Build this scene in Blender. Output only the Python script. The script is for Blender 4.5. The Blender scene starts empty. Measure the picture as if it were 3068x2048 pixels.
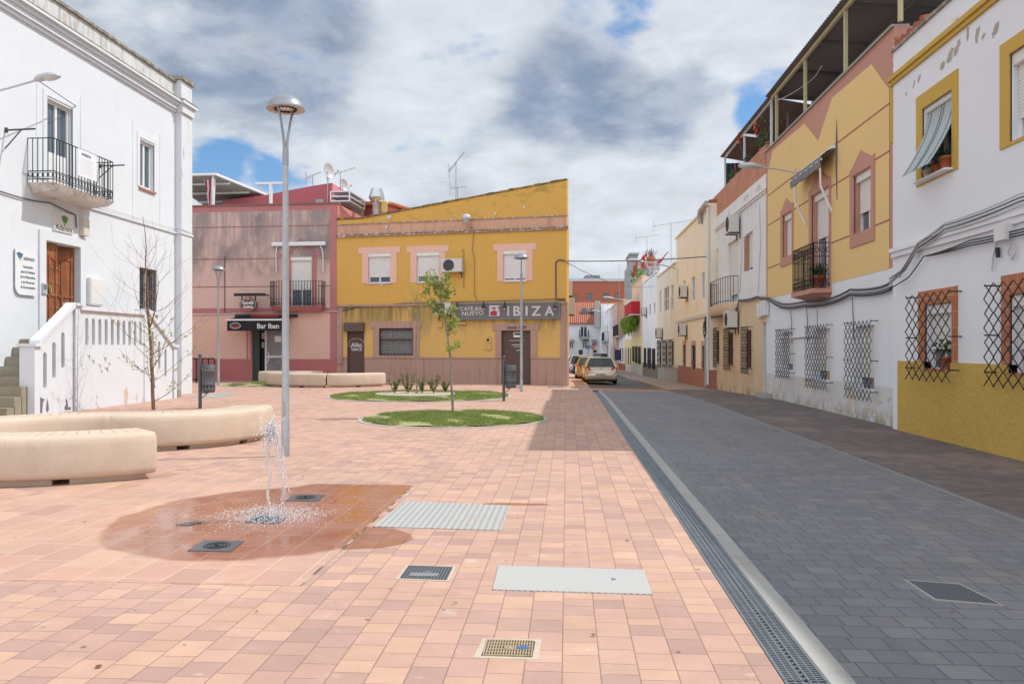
import bpy, math, random
from mathutils import Vector, Matrix
random.seed(7)
SC = bpy.context.scene
COL = SC.collection
rad = math.radians

# ------------------------------------------------------------------ camera
FPX = 1860.0                       # focal length in units of a 2349-wide picture
YAW = math.atan(125.5 / FPX)
FWD = Vector((-math.sin(YAW), math.cos(YAW), 0))
RGT = Vector((math.cos(YAW), math.sin(YAW), 0))
CAM = Vector((0, 0, 1.6))
cd = bpy.data.cameras.new('camera')
cam = bpy.data.objects.new('camera', cd); COL.objects.link(cam)
cam.location = CAM
cam.rotation_euler = (rad(90), 0, YAW)
cd.sensor_width = 36.0
cd.lens = 36.0 * FPX / 2349.0
cd.shift_y = 16.0 / 2349.0
cd.clip_start = 0.05; cd.clip_end = 2000
SC.camera = cam
SC.render.resolution_x = 1024; SC.render.resolution_y = 683

# ------------------------------------------------------------------ exposure
SC.view_settings.view_transform = 'Standard'
SC.view_settings.look = 'None'
SC.view_settings.exposure = -0.30
SC.view_settings.gamma = 1.0
SC.view_settings.use_curve_mapping = False

# ------------------------------------------------------------------ sun
SUN_EL = rad(53.0)
SUN_DIR = Vector((0.959 * math.cos(SUN_EL), 0.283 * math.cos(SUN_EL), math.sin(SUN_EL))).normalized()
sl = bpy.data.lights.new('sun', 'SUN'); sl.energy = 4.5; sl.angle = rad(0.55); sl.color = (1.0, 0.97, 0.925)
so = bpy.data.objects.new('sun', sl); COL.objects.link(so)
so.rotation_euler = SUN_DIR.to_track_quat('Z', 'Y').to_euler()
so.location = (20, 10, 40)

# ------------------------------------------------------------------ node helper
class NB:
    def __init__(s, tree):
        s.t = tree; s.n = tree.nodes; s.l = tree.links
    def node(s, typ, **kw):
        n = s.n.new(typ)
        for k, v in kw.items(): setattr(n, k, v)
        return n
    def put(s, sock, v):
        if v is None: return
        if hasattr(v, 'is_output') or isinstance(v, bpy.types.NodeSocket): s.l.new(v, sock)
        elif isinstance(v, (tuple, list, Vector)):
            v = tuple(v)
            if len(sock.default_value) == 4 and len(v) == 3: v = v + (1.0,)
            sock.default_value = v
        else:
            try: sock.default_value = v
            except TypeError: sock.default_value = (v, v, v, 1.0)[:len(sock.default_value)]
    def m(s, op, a, b=None, c=None, clamp=False):
        n = s.node('ShaderNodeMath', operation=op, use_clamp=clamp)
        s.put(n.inputs[0], a); s.put(n.inputs[1], b); s.put(n.inputs[2], c)
        return n.outputs[0]
    def vm(s, op, a, b=None):
        n = s.node('ShaderNodeVectorMath', operation=op)
        s.put(n.inputs[0], a); s.put(n.inputs[1], b)
        return n.outputs['Value'] if op in ('DOT_PRODUCT', 'LENGTH', 'DISTANCE') else n.outputs[0]
    def mix(s, f, a, b, mode='MIX'):
        n = s.node('ShaderNodeMix', data_type='RGBA', blend_type=mode)
        s.put(n.inputs[0], f); s.put(n.inputs[6], a); s.put(n.inputs[7], b)
        return n.outputs[2]
    def ss(s, v, lo, hi, a=0.0, b=1.0):
        n = s.node('ShaderNodeMapRange', interpolation_type='SMOOTHSTEP')
        s.put(n.inputs[0], v); s.put(n.inputs[1], lo); s.put(n.inputs[2], hi); s.put(n.inputs[3], a); s.put(n.inputs[4], b)
        return n.outputs[0]
    def lin(s, v, lo, hi, a=0.0, b=1.0):
        n = s.node('ShaderNodeMapRange')
        s.put(n.inputs[0], v); s.put(n.inputs[1], lo); s.put(n.inputs[2], hi); s.put(n.inputs[3], a); s.put(n.inputs[4], b)
        return n.outputs[0]
    def noise(s, vec, scale=1.0, detail=4.0, rough=0.55, dist=0.0):
        n = s.node('ShaderNodeTexNoise')
        s.put(n.inputs['Vector'], vec); n.inputs['Scale'].default_value = scale
        n.inputs['Detail'].default_value = detail; n.inputs['Roughness'].default_value = rough
        n.inputs['Distortion'].default_value = dist
        return n.outputs[0]
    def pos(s):
        return s.node('ShaderNodeNewGeometry').outputs['Position']
    def sep(s, v):
        n = s.node('ShaderNodeSeparateXYZ'); s.put(n.inputs[0], v); return n.outputs
    def comb(s, x, y, z):
        n = s.node('ShaderNodeCombineXYZ'); s.put(n.inputs[0], x); s.put(n.inputs[1], y); s.put(n.inputs[2], z); return n.outputs[0]
    def scl(s, v, k):
        return s.vm('MULTIPLY', v, k)
    def bump(s, h, strength=0.3, dist=0.02, normal=None):
        n = s.node('ShaderNodeBump'); n.inputs['Strength'].default_value = strength; n.inputs['Distance'].default_value = dist
        s.put(n.inputs['Height'], h)
        if normal is not None: s.put(n.inputs['Normal'], normal)
        return n.outputs[0]

# ------------------------------------------------------------------ world: sky texture behind broken clouds
W = bpy.data.worlds.new('World'); SC.world = W; W.use_nodes = True
nb = NB(W.node_tree); W.node_tree.nodes.clear()
def skyvec(x, y):
    u = (x - 1174.5) / FPX; v = (800 - y) / FPX
    return (FWD + RGT * u + Vector((0, 0, v))).normalized()
sky = nb.node('ShaderNodeTexSky', sky_type='NISHITA', sun_disc=False)
sky.sun_elevation = SUN_EL; sky.sun_rotation = math.atan2(SUN_DIR.x, SUN_DIR.y)
sky.air_density = 1.0; sky.dust_density = 0.3; sky.ozone_density = 2.0
tc = nb.node('ShaderNodeTexCoord').outputs['Generated']
sx, sy, sz = nb.sep(tc)[:3]
hz = nb.m('ADD', nb.m('MAXIMUM', sz, 0.0), 0.28)
cp = nb.comb(nb.m('DIVIDE', sx, hz), nb.m('DIVIDE', sy, hz), nb.m('MULTIPLY', sz, 1.5))
warp = nb.noise(cp, 1.2, 2)
n_big = nb.noise(cp, 1.15, 5, 0.5, 0.15)
n_fine = nb.noise(cp, 3.6, 7, 0.55, 0.2)
n_dark = nb.noise(nb.vm('ADD', cp, (11.3, 4.1, 2.0)), 1.3, 5, 0.5, 0.1)
def blob(x, y, r0, r1, sxy=1.0):
    d = nb.vm('DOT_PRODUCT', tc, tuple(skyvec(x, y)))
    return nb.ss(d, math.cos(rad(r1)), math.cos(rad(r0)))
def blobs(lst, base):
    v = base
    for (x, y, r0, r1, k) in lst:
        v = nb.m('ADD', v, nb.m('MULTIPLY', blob(x, y, r0, r1), k))
    return v
# openings in the cloud (blue), and thick grey undersides
BLUE = [(470, 375, 0.4, 2.6, .55), (560, 385, 0.4, 3.2, .55), (660, 400, .3, 2.6, .5), (1758, 215, .2, 2.8, .52), (1725, 270, .2, 1.8, .4), (1430, 40, .3, 3.0, .2), (1800, 160, .3, 2.6, .3),
        (1320, 20, .3, 2.0, .2)]
open_ = blobs(BLUE, nb.m('MULTIPLY', nb.m('SUBTRACT', n_fine, 0.5), 2.6))
open_ = nb.m('SUBTRACT', nb.m('ADD', open_, nb.m('MULTIPLY', nb.m('SUBTRACT', n_big, 0.5), 0.5)), 0.10)
openm = nb.ss(open_, 0.08, 0.60)
DARK = [(640, 30, 2, 10, .85), (350, -60, 2, 9, .8), (830, 160, 1, 7, .35), (1290, 215, .5, 6, .75), (1470, 215, .5, 6, .55), (1150, 250, .5, 5, .5), (1620, 200, .5, 5, .45), (1030, 410, 1, 5, .4),
        (1360, 70, .5, 4, .45), (1330, 620, 1, 5, .25), (500, 270, 1, 5, .2), (1250, 480, 1, 4, .2), (1500, 360, .5, 4, .3),
        (1000, 120, 2, 7, -.7), (900, 300, 2, 6, -.45), (1400, 110, .3, 2.6, -.5), (1530, 85, .5, 3.2, -.7), (1700, 60, .5, 4, -.45), (1180, 400, 1, 4, -.6), (1450, 500, 1, 6, -.75), (1680, 330, .5, 4, -.9), (1380, 420, .5, 3, -.4), (1600, 470, .5, 4, -.6),
        (480, 60, .5, 4, -.65), (330, 20, .5, 3, -.4), (700, 520, 1, 5, -.3), (1400, 570, 1, 3, -.3)]
n_bil = nb.m('ABSOLUTE', nb.m('SUBTRACT', nb.noise(nb.vm('ADD', cp, (3.1, 7.7, 1.0)), 5.0, 8, 0.6, 0.35), 0.5))
n_det = nb.noise(cp, 11.0, 8, 0.62, 0.5)
dk = blobs(DARK, nb.m('ADD', nb.m('ADD', nb.m('MULTIPLY', nb.m('SUBTRACT', n_dark, 0.5), 0.9), nb.m('MULTIPLY', nb.m('SUBTRACT', n_fine, 0.5), 2.1)), nb.m('ADD', nb.m('MULTIPLY', nb.m('SUBTRACT', 0.09, n_bil), 1.8), nb.m('MULTIPLY', nb.m('SUBTRACT', n_det, 0.5), 0.7))))
dkm = nb.ss(dk, -0.10, 1.40)
cl = nb.mix(dkm, (9.2, 9.8, 10.6), (3.3, 4.3, 6.1))
puff = nb.m('ADD', 0.5, nb.noise(cp, 6.5, 7, 0.6, 0.3))
cl = nb.vm('MULTIPLY', cl, nb.comb(*[nb.lin(puff, .75, 1.25, .80, 1.12)] * 3))
edge = nb.ss(open_, -0.25, 0.25)
cl = nb.mix(nb.m('MULTIPLY', edge, 0.55), cl, (8.8, 9.4, 10.2))
blue = nb.vm('MULTIPLY', sky.outputs[0], (1.15, 1.5, 1.75))
col = nb.mix(openm, cl, blue)
behind = nb.m('ADD', 1.0, nb.m('MULTIPLY', nb.ss(sy, -0.05, -0.6), 1.0))  # clouds behind the camera brightened, an added fill for the unlit fronts
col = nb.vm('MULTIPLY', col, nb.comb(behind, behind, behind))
below = nb.ss(sz, -0.06, 0.0)
col = nb.mix(below, (4.0, 3.6, 3.2), col)
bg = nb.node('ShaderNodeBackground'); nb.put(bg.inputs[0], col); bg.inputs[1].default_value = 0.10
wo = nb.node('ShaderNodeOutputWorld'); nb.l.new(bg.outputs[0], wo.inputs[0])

# ------------------------------------------------------------------ geometry helpers
def ray(x, y):
    return FWD + RGT * ((x - 1174.5) / FPX) + Vector((0, 0, (800.0 - y) / FPX))
def at(x, y, depth):
    return CAM + ray(x, y) * depth
DROP = [(26, 0), (36, .2), (46, .33), (56, .48), (66, .6), (88, .72), (110, .95), (160, 1.1), (600, 1.3)]
def gz(X, Y):
    d = 0.0
    if Y > DROP[0][0]:
        d = DROP[-1][1]
        for (a, da), (b, db) in zip(DROP, DROP[1:]):
            if Y < b:
                d = da + (db - da) * (Y - a) / (b - a); break
    w = min(1.0, max(0.0, (X + 4) / 8.0))
    return -d * w
def gpt(x, y):
    r = ray(x, y); z = 0.0
    for _ in range(12):
        t = (z - 1.6) / r.z
        p = CAM + r * t; z = gz(p.x, p.y)
    return Vector((p.x, p.y, z))

class Fr:
    """a facade plane: origin, horizontal direction along it, outward normal"""
    def __init__(s, o, u, n):
        s.o = Vector(o); s.u = Vector(u).normalized(); s.n = Vector(n).normalized()
    def P(s, a, t, z):
        p = s.o + s.u * a + s.n * t
        return Vector((p.x, p.y, z))
    def q(s, x, y, t=0.0):
        r = ray(x, y); o = s.o + s.n * t
        k = (o - CAM).dot(s.n) / r.dot(s.n)
        p = CAM + r * k
        return ((p - o).dot(s.u), p.z)
    def S(s, x, t=0.0): return s.q(x, 800, t)[0]
    def Z(s, x, y, t=0.0): return s.q(x, y, t)[1]

WLOC = {}
class MB:
    def __init__(s): s.v = []; s.f = []; s.mi = []; s.sm = []
    def face(s, pts, mi=0, sm=False):
        b = len(s.v); s.v += [Vector(p) for p in pts]; s.f.append(list(range(b, b + len(pts)))); s.mi.append(mi); s.sm.append(sm)
    def grid(s, rows, mi=0, sm=True, closeu=False, closev=False):
        """rows: equal-length point rings; faces between neighbours (shared vertices)"""
        b = len(s.v); n = len(rows[0])
        for r in rows: s.v += [Vector(p) for p in r]
        m = len(rows)
        for i in range(m if closev else m - 1):
            for j in range(n if closeu else n - 1):
                a = b + i * n + j; c = b + i * n + (j + 1) % n
                d = b + ((i + 1) % m) * n + (j + 1) % n; e = b + ((i + 1) % m) * n + j
                s.f.append([a, c, d, e]); s.mi.append(mi); s.sm.append(sm)
    def hexa(s, p, mi=0):
        """8 corners: bottom 0-3, top 4-7"""
        b = len(s.v); s.v += [Vector(q) for q in p]
        for f in ((3, 2, 1, 0), (4, 5, 6, 7), (0, 1, 5, 4), (1, 2, 6, 5), (2, 3, 7, 6), (3, 0, 4, 7)):
            s.f.append([b + i for i in f]); s.mi.append(mi); s.sm.append(False)
    def box(s, x0, x1, y0, y1, z0, z1, mi=0):
        s.hexa([(x0, y0, z0), (x1, y0, z0), (x1, y1, z0), (x0, y1, z0), (x0, y0, z1), (x1, y0, z1), (x1, y1, z1), (x0, y1, z1)], mi)
    def fb(s, fr, a0, a1, t0, t1, z0, z1, mi=0):
        P = fr.P
        s.hexa([P(a0, t0, z0), P(a1, t0, z0), P(a1, t1, z0), P(a0, t1, z0), P(a0, t0, z1), P(a1, t0, z1), P(a1, t1, z1), P(a0, t1, z1)], mi)
    def prism(s, fr, poly, t0, t1, mi=0):
        """polygon [(a,z)] in a facade plane, extruded from t0 to t1"""
        n = len(poly)
        s.face([fr.P(a, t1, z) for a, z in poly], mi); s.face([fr.P(a, t0, z) for a, z in reversed(poly)], mi)
        for i in range(n):
            (a, z), (c, w) = poly[i], poly[(i + 1) % n]
            s.face([fr.P(a, t1, z), fr.P(a, t0, z), fr.P(c, t0, w), fr.P(c, t1, w)], mi)
    def bar(s, p, q, w, d=None, mi=0):
        """square bar between two points"""
        p = Vector(p); q = Vector(q); d = d or w
        z = (q - p)
        if z.length < 1e-6: return
        z.normalize(); up = Vector((0, 0, 1)) if abs(z.z) < 0.9 else Vector((0, 1, 0))
        x = z.cross(up).normalized() * (w / 2); y = z.cross(x).normalized() * (d / 2)
        s.hexa([p - x - y, p + x - y, p + x + y, p - x + y, q - x - y, q + x - y, q + x + y, q - x + y], mi)
    def tube(s, pts, r, n=8, mi=0, cap=True, sm=True):
        pts = [Vector(p) for p in pts]
        rs = r if isinstance(r, (list, tuple)) else [r] * len(pts)
        rows = []; prev = None
        for i, p in enumerate(pts):
            d = (pts[min(i + 1, len(pts) - 1)] - pts[max(i - 1, 0)])
            if d.length < 1e-9: d = Vector((0, 0, 1))
            d.normalize()
            if prev is None:
                a = Vector((1, 0, 0)) if abs(d.x) < 0.8 else Vector((0, 1, 0))
                x = d.cross(a).normalized()
            else:
                x = (prev - d * prev.dot(d))
                x = x.normalized() if x.length > 1e-6 else d.orthogonal().normalized()
            prev = x; y = d.cross(x)
            rows.append([p + (x * math.cos(k * 2 * math.pi / n) + y * math.sin(k * 2 * math.pi / n)) * rs[i] for k in range(n)])
        s.grid(rows, mi, sm, closeu=True)
        if cap: s.face(list(reversed(rows[0])), mi); s.face(rows[-1], mi)
    def lathe(s, c, prof, n=24, mi=0, sm=True, cap=False):
        c = Vector(c)
        rows = [[c + Vector((r * math.cos(2 * math.pi * k / n), r * math.sin(2 * math.pi * k / n), z)) for k in range(n)] for r, z in prof]
        s.grid(rows, mi, sm, closeu=True)
        if cap: s.face(list(reversed(rows[0])), mi); s.face(rows[-1], mi)
    def ico(s, c, r, sx=1, sy=1, sz=1, mi=0):
        c = Vector(c); t = (1 + 5 ** .5) / 2; k = r / math.sqrt(1 + t * t)
        vs = [(-1, t, 0), (1, t, 0), (-1, -t, 0), (1, -t, 0), (0, -1, t), (0, 1, t), (0, -1, -t), (0, 1, -t), (t, 0, -1), (t, 0, 1), (-t, 0, -1), (-t, 0, 1)]
        fs = [(0, 11, 5), (0, 5, 1), (0, 1, 7), (0, 7, 10), (0, 10, 11), (1, 5, 9), (5, 11, 4), (11, 10, 2), (10, 7, 6), (7, 1, 8), (3, 9, 4), (3, 4, 2), (3, 2, 6), (3, 6, 8), (3, 8, 9), (4, 9, 5), (2, 4, 11), (6, 2, 10), (8, 6, 7), (9, 8, 1)]
        b = len(s.v); s.v += [c + Vector((x * k * sx, y * k * sy, z * k * sz)) for x, y, z in vs]
        for f in fs: s.f.append([b + i for i in f]); s.mi.append(mi); s.sm.append(True)
    def ball(s, c, r, n=16, m=10, sx=1, sy=1, sz=1, mi=0):
        c = Vector(c); rows = []
        for i in range(m + 1):
            th = math.pi * i / m; rr = max(1e-4, math.sin(th)) * r; z = -math.cos(th) * r
            rows.append([c + Vector((rr * math.cos(2 * math.pi * k / n) * sx, rr * math.sin(2 * math.pi * k / n) * sy, z * sz)) for k in range(n)])
        s.grid(rows, mi, True, closeu=True)
    def build(s, name, mats, parent=None, bevel=0.0, fixn=False):
        if not isinstance(mats, (list, tuple)): mats = [mats]
        off = WLOC.get(parent, Vector((0, 0, 0))) if parent else Vector((0, 0, 0))
        me = bpy.data.meshes.new(name)
        me.from_pydata([tuple(v - off) for v in s.v], [], s.f)
        for m in mats: me.materials.append(m)
        me.polygons.foreach_set('material_index', s.mi)
        me.polygons.foreach_set('use_smooth', s.sm)
        me.update()
        o = bpy.data.objects.new(name, me); COL.objects.link(o)
        if parent: o.parent = parent
        WLOC[o] = off.copy()
        if bevel:
            b = o.modifiers.new('bevel', 'BEVEL'); b.width = bevel; b.segments = 2; b.limit_method = 'ANGLE'
        return o

def tag(o, label=None, cat=None, group=None, kind=None):
    if label: o['label'] = label
    if cat: o['category'] = cat
    if group: o['group'] = group
    if kind: o['kind'] = kind
    return o
def empty(name, loc, label, cat, group=None):
    o = bpy.data.objects.new(name, None); COL.objects.link(o); o.location = loc; o.empty_display_size = .2
    WLOC[o] = Vector(loc)
    return tag(o, label, cat, group)
def copy_tree(o, parent=None):
    c = o.copy(); COL.objects.link(c)
    if parent: c.parent = parent
    for ch in [x for x in bpy.data.objects if x.parent == o and x != c]:
        copy_tree(ch, c)
    return c
def text(body, fr, a, z, t, size, mat, name, parent=None, align='CENTER', depth=0.004, sx=1.0, shear=0.0, bold=0.0, spacing=1.0, rot=0.0):
    """lettering on a facade plane; its baseline starts/centres at (a, z)"""
    c = bpy.data.curves.new(name, 'FONT'); c.body = body; c.size = size; c.align_x = align; c.align_y = 'BOTTOM_BASELINE'
    c.extrude = depth; c.shear = shear; c.offset = bold; c.space_character = spacing; c.resolution_u = 3
    tmp = bpy.data.objects.new(name, c); me = bpy.data.meshes.new_from_object(tmp)
    bpy.data.objects.remove(tmp); bpy.data.curves.remove(c)
    off = WLOC.get(parent, Vector()) if parent else Vector()
    for v in me.vertices:
        x, y = v.co.x * sx, v.co.y
        x, y = x * math.cos(rot) - y * math.sin(rot), x * math.sin(rot) + y * math.cos(rot)
        v.co = fr.P(a + x, t + depth + v.co.z, z + y) - off
    me.materials.clear(); me.materials.append(mat)
    o = bpy.data.objects.new(name, me); COL.objects.link(o)
    if parent: o.parent = parent
    WLOC[o] = off.copy()
    return o

# ------------------------------------------------------------------ materials
MATS = {}
def newmat(name):
    m = bpy.data.materials.new(name); m.use_nodes = True
    nt = m.node_tree; nt.nodes.clear()
    b = NB(nt); out = b.node('ShaderNodeOutputMaterial'); p = b.node('ShaderNodeBsdfPrincipled')
    b.l.new(p.outputs[0], out.inputs[0])
    return m, b, p
def surf(name, c, rough=.8, var=.08, fine=.05, vscale=.7, stains=(), bump=.15, bscale=60.0, metal=0.0, spec=.3, bdist=.004, fscale=35.0):
    """a weathered matt surface. stains: (colour, (sx,sy,sz) noise scale, lo, hi, strength, zlo, zhi[, detail]); full at zhi, gone at zlo"""
    if name in MATS: return MATS[name]
    m, b, p = newmat(name); P = b.pos(); zz = b.sep(P)[2]
    n1 = b.noise(P, vscale, 5); n2 = b.noise(P, fscale, 3)
    f = b.m('ADD', b.m('MULTIPLY', b.m('SUBTRACT', n1, .5), var * 4), b.m('MULTIPLY', b.m('SUBTRACT', n2, .5), fine * 4))
    col = b.mix(1.0, c, b.comb(*[b.m('ADD', f, 1.0)] * 3), 'MULTIPLY')
    for st in stains:
        sc, ns, lo, hi, k, z0, z1 = st[:7]
        nn = b.noise(b.scl(P, ns), 1.0, st[7] if len(st) > 7 else 6, .6)
        msk = b.m('MULTIPLY', b.ss(nn, lo, hi), k)
        if z0 != z1: msk = b.m('MULTIPLY', msk, b.ss(zz, z0, z1) if z0 < z1 else b.ss(zz, z1, z0, 1.0, 0.0))
        col = b.mix(msk, col, sc)
    b.put(p.inputs['Base Color'], col); p.inputs['Roughness'].default_value = rough
    p.inputs['Metallic'].default_value = metal; p.inputs['Specular IOR Level'].default_value = spec
    if bump:
        h = b.m('ADD', b.noise(P, bscale, 4), b.m('MULTIPLY', b.noise(P, bscale * .12, 4), 2.0))
        b.put(p.inputs['Normal'], b.bump(h, bump, bdist))
    MATS[name] = m
    return m
def plain(name, c, rough=.5, metal=0.0, spec=.5, trans=0.0, ior=1.45, var=.05):
    if name in MATS: return MATS[name]
    m, b, p = newmat(name); P = b.pos()
    f = b.m('ADD', b.m('MULTIPLY', b.m('SUBTRACT', b.noise(P, 6.0, 4), .5), var * 4), 1.0)
    b.put(p.inputs['Base Color'], b.mix(1.0, c, b.comb(f, f, f), 'MULTIPLY'))
    p.inputs['Roughness'].default_value = rough; p.inputs['Metallic'].default_value = metal
    p.inputs['Specular IOR Level'].default_value = spec; p.inputs['Transmission Weight'].default_value = trans; p.inputs['IOR'].default_value = ior
    MATS[name] = m
    return m
def leafmat(name, c, c2, tr=.45):
    # thin leaves that let some light through
    m = bpy.data.materials.new(name); m.use_nodes = True; m.node_tree.nodes.clear(); b = NB(m.node_tree); P = b.pos()
    n = b.noise(P, 3.0, 4); n2 = b.noise(P, 23.0, 2)
    col = b.mix(b.ss(b.m('ADD', b.m('MULTIPLY', n, .6), b.m('MULTIPLY', n2, .4)), .38, .62), c, c2)
    d = b.node('ShaderNodeBsdfPrincipled'); b.put(d.inputs['Base Color'], col); d.inputs['Roughness'].default_value = .5; d.inputs['Specular IOR Level'].default_value = .3
    t = b.node('ShaderNodeBsdfTranslucent'); b.put(t.inputs[0], col); x = b.node('ShaderNodeMixShader'); x.inputs[0].default_value = tr
    b.l.new(d.outputs[0], x.inputs[1]); b.l.new(t.outputs[0], x.inputs[2]); o = b.node('ShaderNodeOutputMaterial'); b.l.new(x.outputs[0], o.inputs[0])
    return m
def glass(name, c=(.03, .035, .04), rough=.04):
    return plain(name, c, rough, spec=.9, var=.2)
WHITE_ST = [((.52, .50, .47), (1.1, 1.1, .7), .56, .72, .22, 0, 0), ((.55, .53, .50), (7, 7, .5), .60, .78, .10, 0, 0)]
# ================================================================== ground
def sheet(name, x0, x1, y0, y1, mat, dz=0.0, nx=None, ny=None, thick=None, frame=None):
    nx = nx or max(1, int((x1 - x0) / 2)); ny = ny or max(1, int((y1 - y0) / 2))
    mb = MB()
    rows = [[(x0 + (x1 - x0) * i / nx, y0 + (y1 - y0) * j / ny, gz(x0 + (x1 - x0) * i / nx, y0 + (y1 - y0) * j / ny) + dz) for i in range(nx + 1)] for j in range(ny + 1)]
    mb.grid(rows, 0, True)
    if thick:
        for (pa, pb) in [(rows[0][0], rows[0][-1]), (rows[-1][-1], rows[-1][0])]:
            mb.face([(pa[0], pa[1], pa[2] - thick), (pb[0], pb[1], pb[2] - thick), pb, pa])
        for idx in (0, -1):
            for r, q in zip(rows, rows[1:]):
                a, c = r[idx], q[idx]
                mb.face([a, c, (c[0], c[1], c[2] - thick), (a[0], a[1], a[2] - thick)])
    return tag(mb.build(name, mat), kind='structure')

def wetmask(b, X, Y, P, cx, cy, rx, ry, amp=.5):
    dx = b.m('DIVIDE', b.m('SUBTRACT', X, cx), rx); dy = b.m('DIVIDE', b.m('SUBTRACT', Y, cy), ry)
    d = b.m('SQRT', b.m('ADD', b.m('MULTIPLY', dx, dx), b.m('MULTIPLY', dy, dy)))
    n = b.noise(P, 1.6, 6, .62)
    d = b.m('ADD', d, b.m('MULTIPLY', b.m('SUBTRACT', n, .5), amp))
    return b.ss(d, 1.03, .96)

def paver_mat(name, cw, cl, cols, joint, jw=.0035, rnd=.75, across=False, rough=.75, wets=(), lime=.35, bumpk=.5, phase=0.0, jit=.14, jdark=1.0, dirtcol=(.30, .22, .18), spec=.3, wetjoint=(.12, .07, .05)):
    """paving in continuous strips of width cw; stones of random length about cl inside each strip"""
    m, b, p = newmat(name); P = b.pos(); X, Y, Zz = b.sep(P)[:3]
    A, B = (Y, X) if across else (X, Y)
    a = b.m('ADD', b.m('DIVIDE', A, cw), phase)
    ci = b.m('FLOOR', a); fr_ = b.m('FRACT', a)
    w = b.m('ADD', b.m('DIVIDE', B, cl), b.m('MULTIPLY', ci, 17.373))
    v1 = b.node('ShaderNodeTexVoronoi', voronoi_dimensions='1D', feature='F1'); b.put(v1.inputs['W'], w); v1.inputs['Scale'].default_value = 1; v1.inputs['Randomness'].default_value = rnd
    v2 = b.node('ShaderNodeTexVoronoi', voronoi_dimensions='1D', feature='DISTANCE_TO_EDGE'); b.put(v2.inputs['W'], w); v2.inputs['Scale'].default_value = 1; v2.inputs['Randomness'].default_value = rnd
    rr, rg, rb = b.sep(v1.outputs['Color'])[:3]
    ramp = b.node('ShaderNodeValToRGB'); ramp.color_ramp.interpolation = 'CONSTANT'
    el = ramp.color_ramp.elements
    el[0].position = 0; el[0].color = cols[0][1] + (1,)
    el[1].position = cols[1][0]; el[1].color = cols[1][1] + (1,)
    for pos_, c in cols[2:]:
        e = el.new(pos_); e.color = c + (1,)
    b.put(ramp.inputs[0], rr)
    jf = b.m('ADD', 1.0 - jit / 2, b.m('MULTIPLY', rg, jit))
    big = b.noise(P, .45, 4); mid = b.noise(P, 5.0, 5, .6); fin = b.noise(P, 90.0, 3)
    jf = b.m('MULTIPLY', jf, b.lin(big, .3, .7, .90, 1.08))
    jf = b.m('MULTIPLY', jf, b.lin(mid, .25, .75, .92, 1.07))
    jf = b.m('MULTIPLY', jf, b.lin(fin, .25, .75, .93, 1.07))
    col = b.mix(1.0, ramp.outputs[0], b.comb(jf, jf, jf), 'MULTIPLY')
    col = b.mix(b.m('MULTIPLY', b.ss(b.noise(P, .9, 7, .65), .60, .76), .35), col, dirtcol)
    if not across:
        soil = b.noise(b.scl(P, (.55, .38, 1)), 1.0, 6, .6); col = b.mix(b.m('MULTIPLY', b.ss(soil, .50, .68), .38), col, (.40, .285, .235)); trk = b.noise(b.scl(P, (.9, 6.0, 1)), 1.0, 5, .65); col = b.mix(b.m('MULTIPLY', b.ss(trk, .60, .74), .30), col, (.30, .21, .175))
    if across:
        trk = b.noise(b.scl(P, (1.7, .12, 1)), 1.0, 4, .6)
        col = b.mix(b.m('MULTIPLY', b.ss(trk, .45, .7), .45), col, (.245, .24, .235)); col = b.mix(b.m('MULTIPLY', b.ss(b.noise(P, .8, 6, .65), .58, .7), .55), col, (.10, .10, .105))
    if lime:
        lm = b.m('MULTIPLY', b.ss(b.noise(b.scl(P, (3.2, 5.0, 1)), 1.0, 6, .62), .61, .72), lime)
        col = b.mix(lm, col, (.64, .58, .54))
    e1 = b.m('MULTIPLY', v2.outputs['Distance'], cl)
    e2 = b.m('MULTIPLY', b.m('MINIMUM', fr_, b.m('SUBTRACT', 1.0, fr_)), cw)
    wob = b.m('MULTIPLY', b.m('SUBTRACT', b.noise(P, 25.0, 3), .5), .004)
    ed = b.m('ADD', b.m('MINIMUM', e1, e2), wob)
    jm = b.ss(ed, jw * 1.6, jw * .6)
    col = b.mix(b.m('MULTIPLY', jm, jdark), col, joint)
    hgt = b.m('ADD', b.m('ADD', b.ss(ed, 0, jw * 3.5), b.m('MULTIPLY', b.noise(P, 110, 3), .18)), b.m('MULTIPLY', rb, .5))
    nrm = b.bump(hgt, bumpk, .003)
    ro = b.lin(mid, .2, .8, rough - .08, rough + .1)
    if wets:
        wm = None
        for wt in wets:
            x = wetmask(b, X, Y, P, *wt); wm = x if wm is None else b.m('MAXIMUM', wm, x)
        wc = b.mix(1.0, col, (.66, .42, .29), 'MULTIPLY')
        col = b.mix(wm, col, wc)
        col = b.mix(b.m('MULTIPLY', b.m('MULTIPLY', jm, wm), .55), col, wetjoint)
        b.put(p.inputs['Specular IOR Level'], b.lin(wm, 0, 1, spec, .75))
        film = b.ss(b.noise(P, 2.3, 4), .38, .62)
        ro = b.m('ADD', b.m('MULTIPLY', ro, b.m('SUBTRACT', 1.0, wm)), b.m('MULTIPLY', wm, b.lin(film, 0, 1, .34, .06)))
        nb_ = b.node('ShaderNodeMix', data_type='VECTOR'); b.put(nb_.inputs[0], b.m('MULTIPLY', wm, .8)); b.put(nb_.inputs[4], nrm); b.put(nb_.inputs[5], b.node('ShaderNodeNewGeometry').outputs['Normal'])
        nrm = nb_.outputs[1]
    b.put(p.inputs['Base Color'], col); b.put(p.inputs['Roughness'], ro); b.put(p.inputs['Normal'], nrm)
    if not wets: p.inputs['Specular IOR Level'].default_value = spec
    return m

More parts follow.
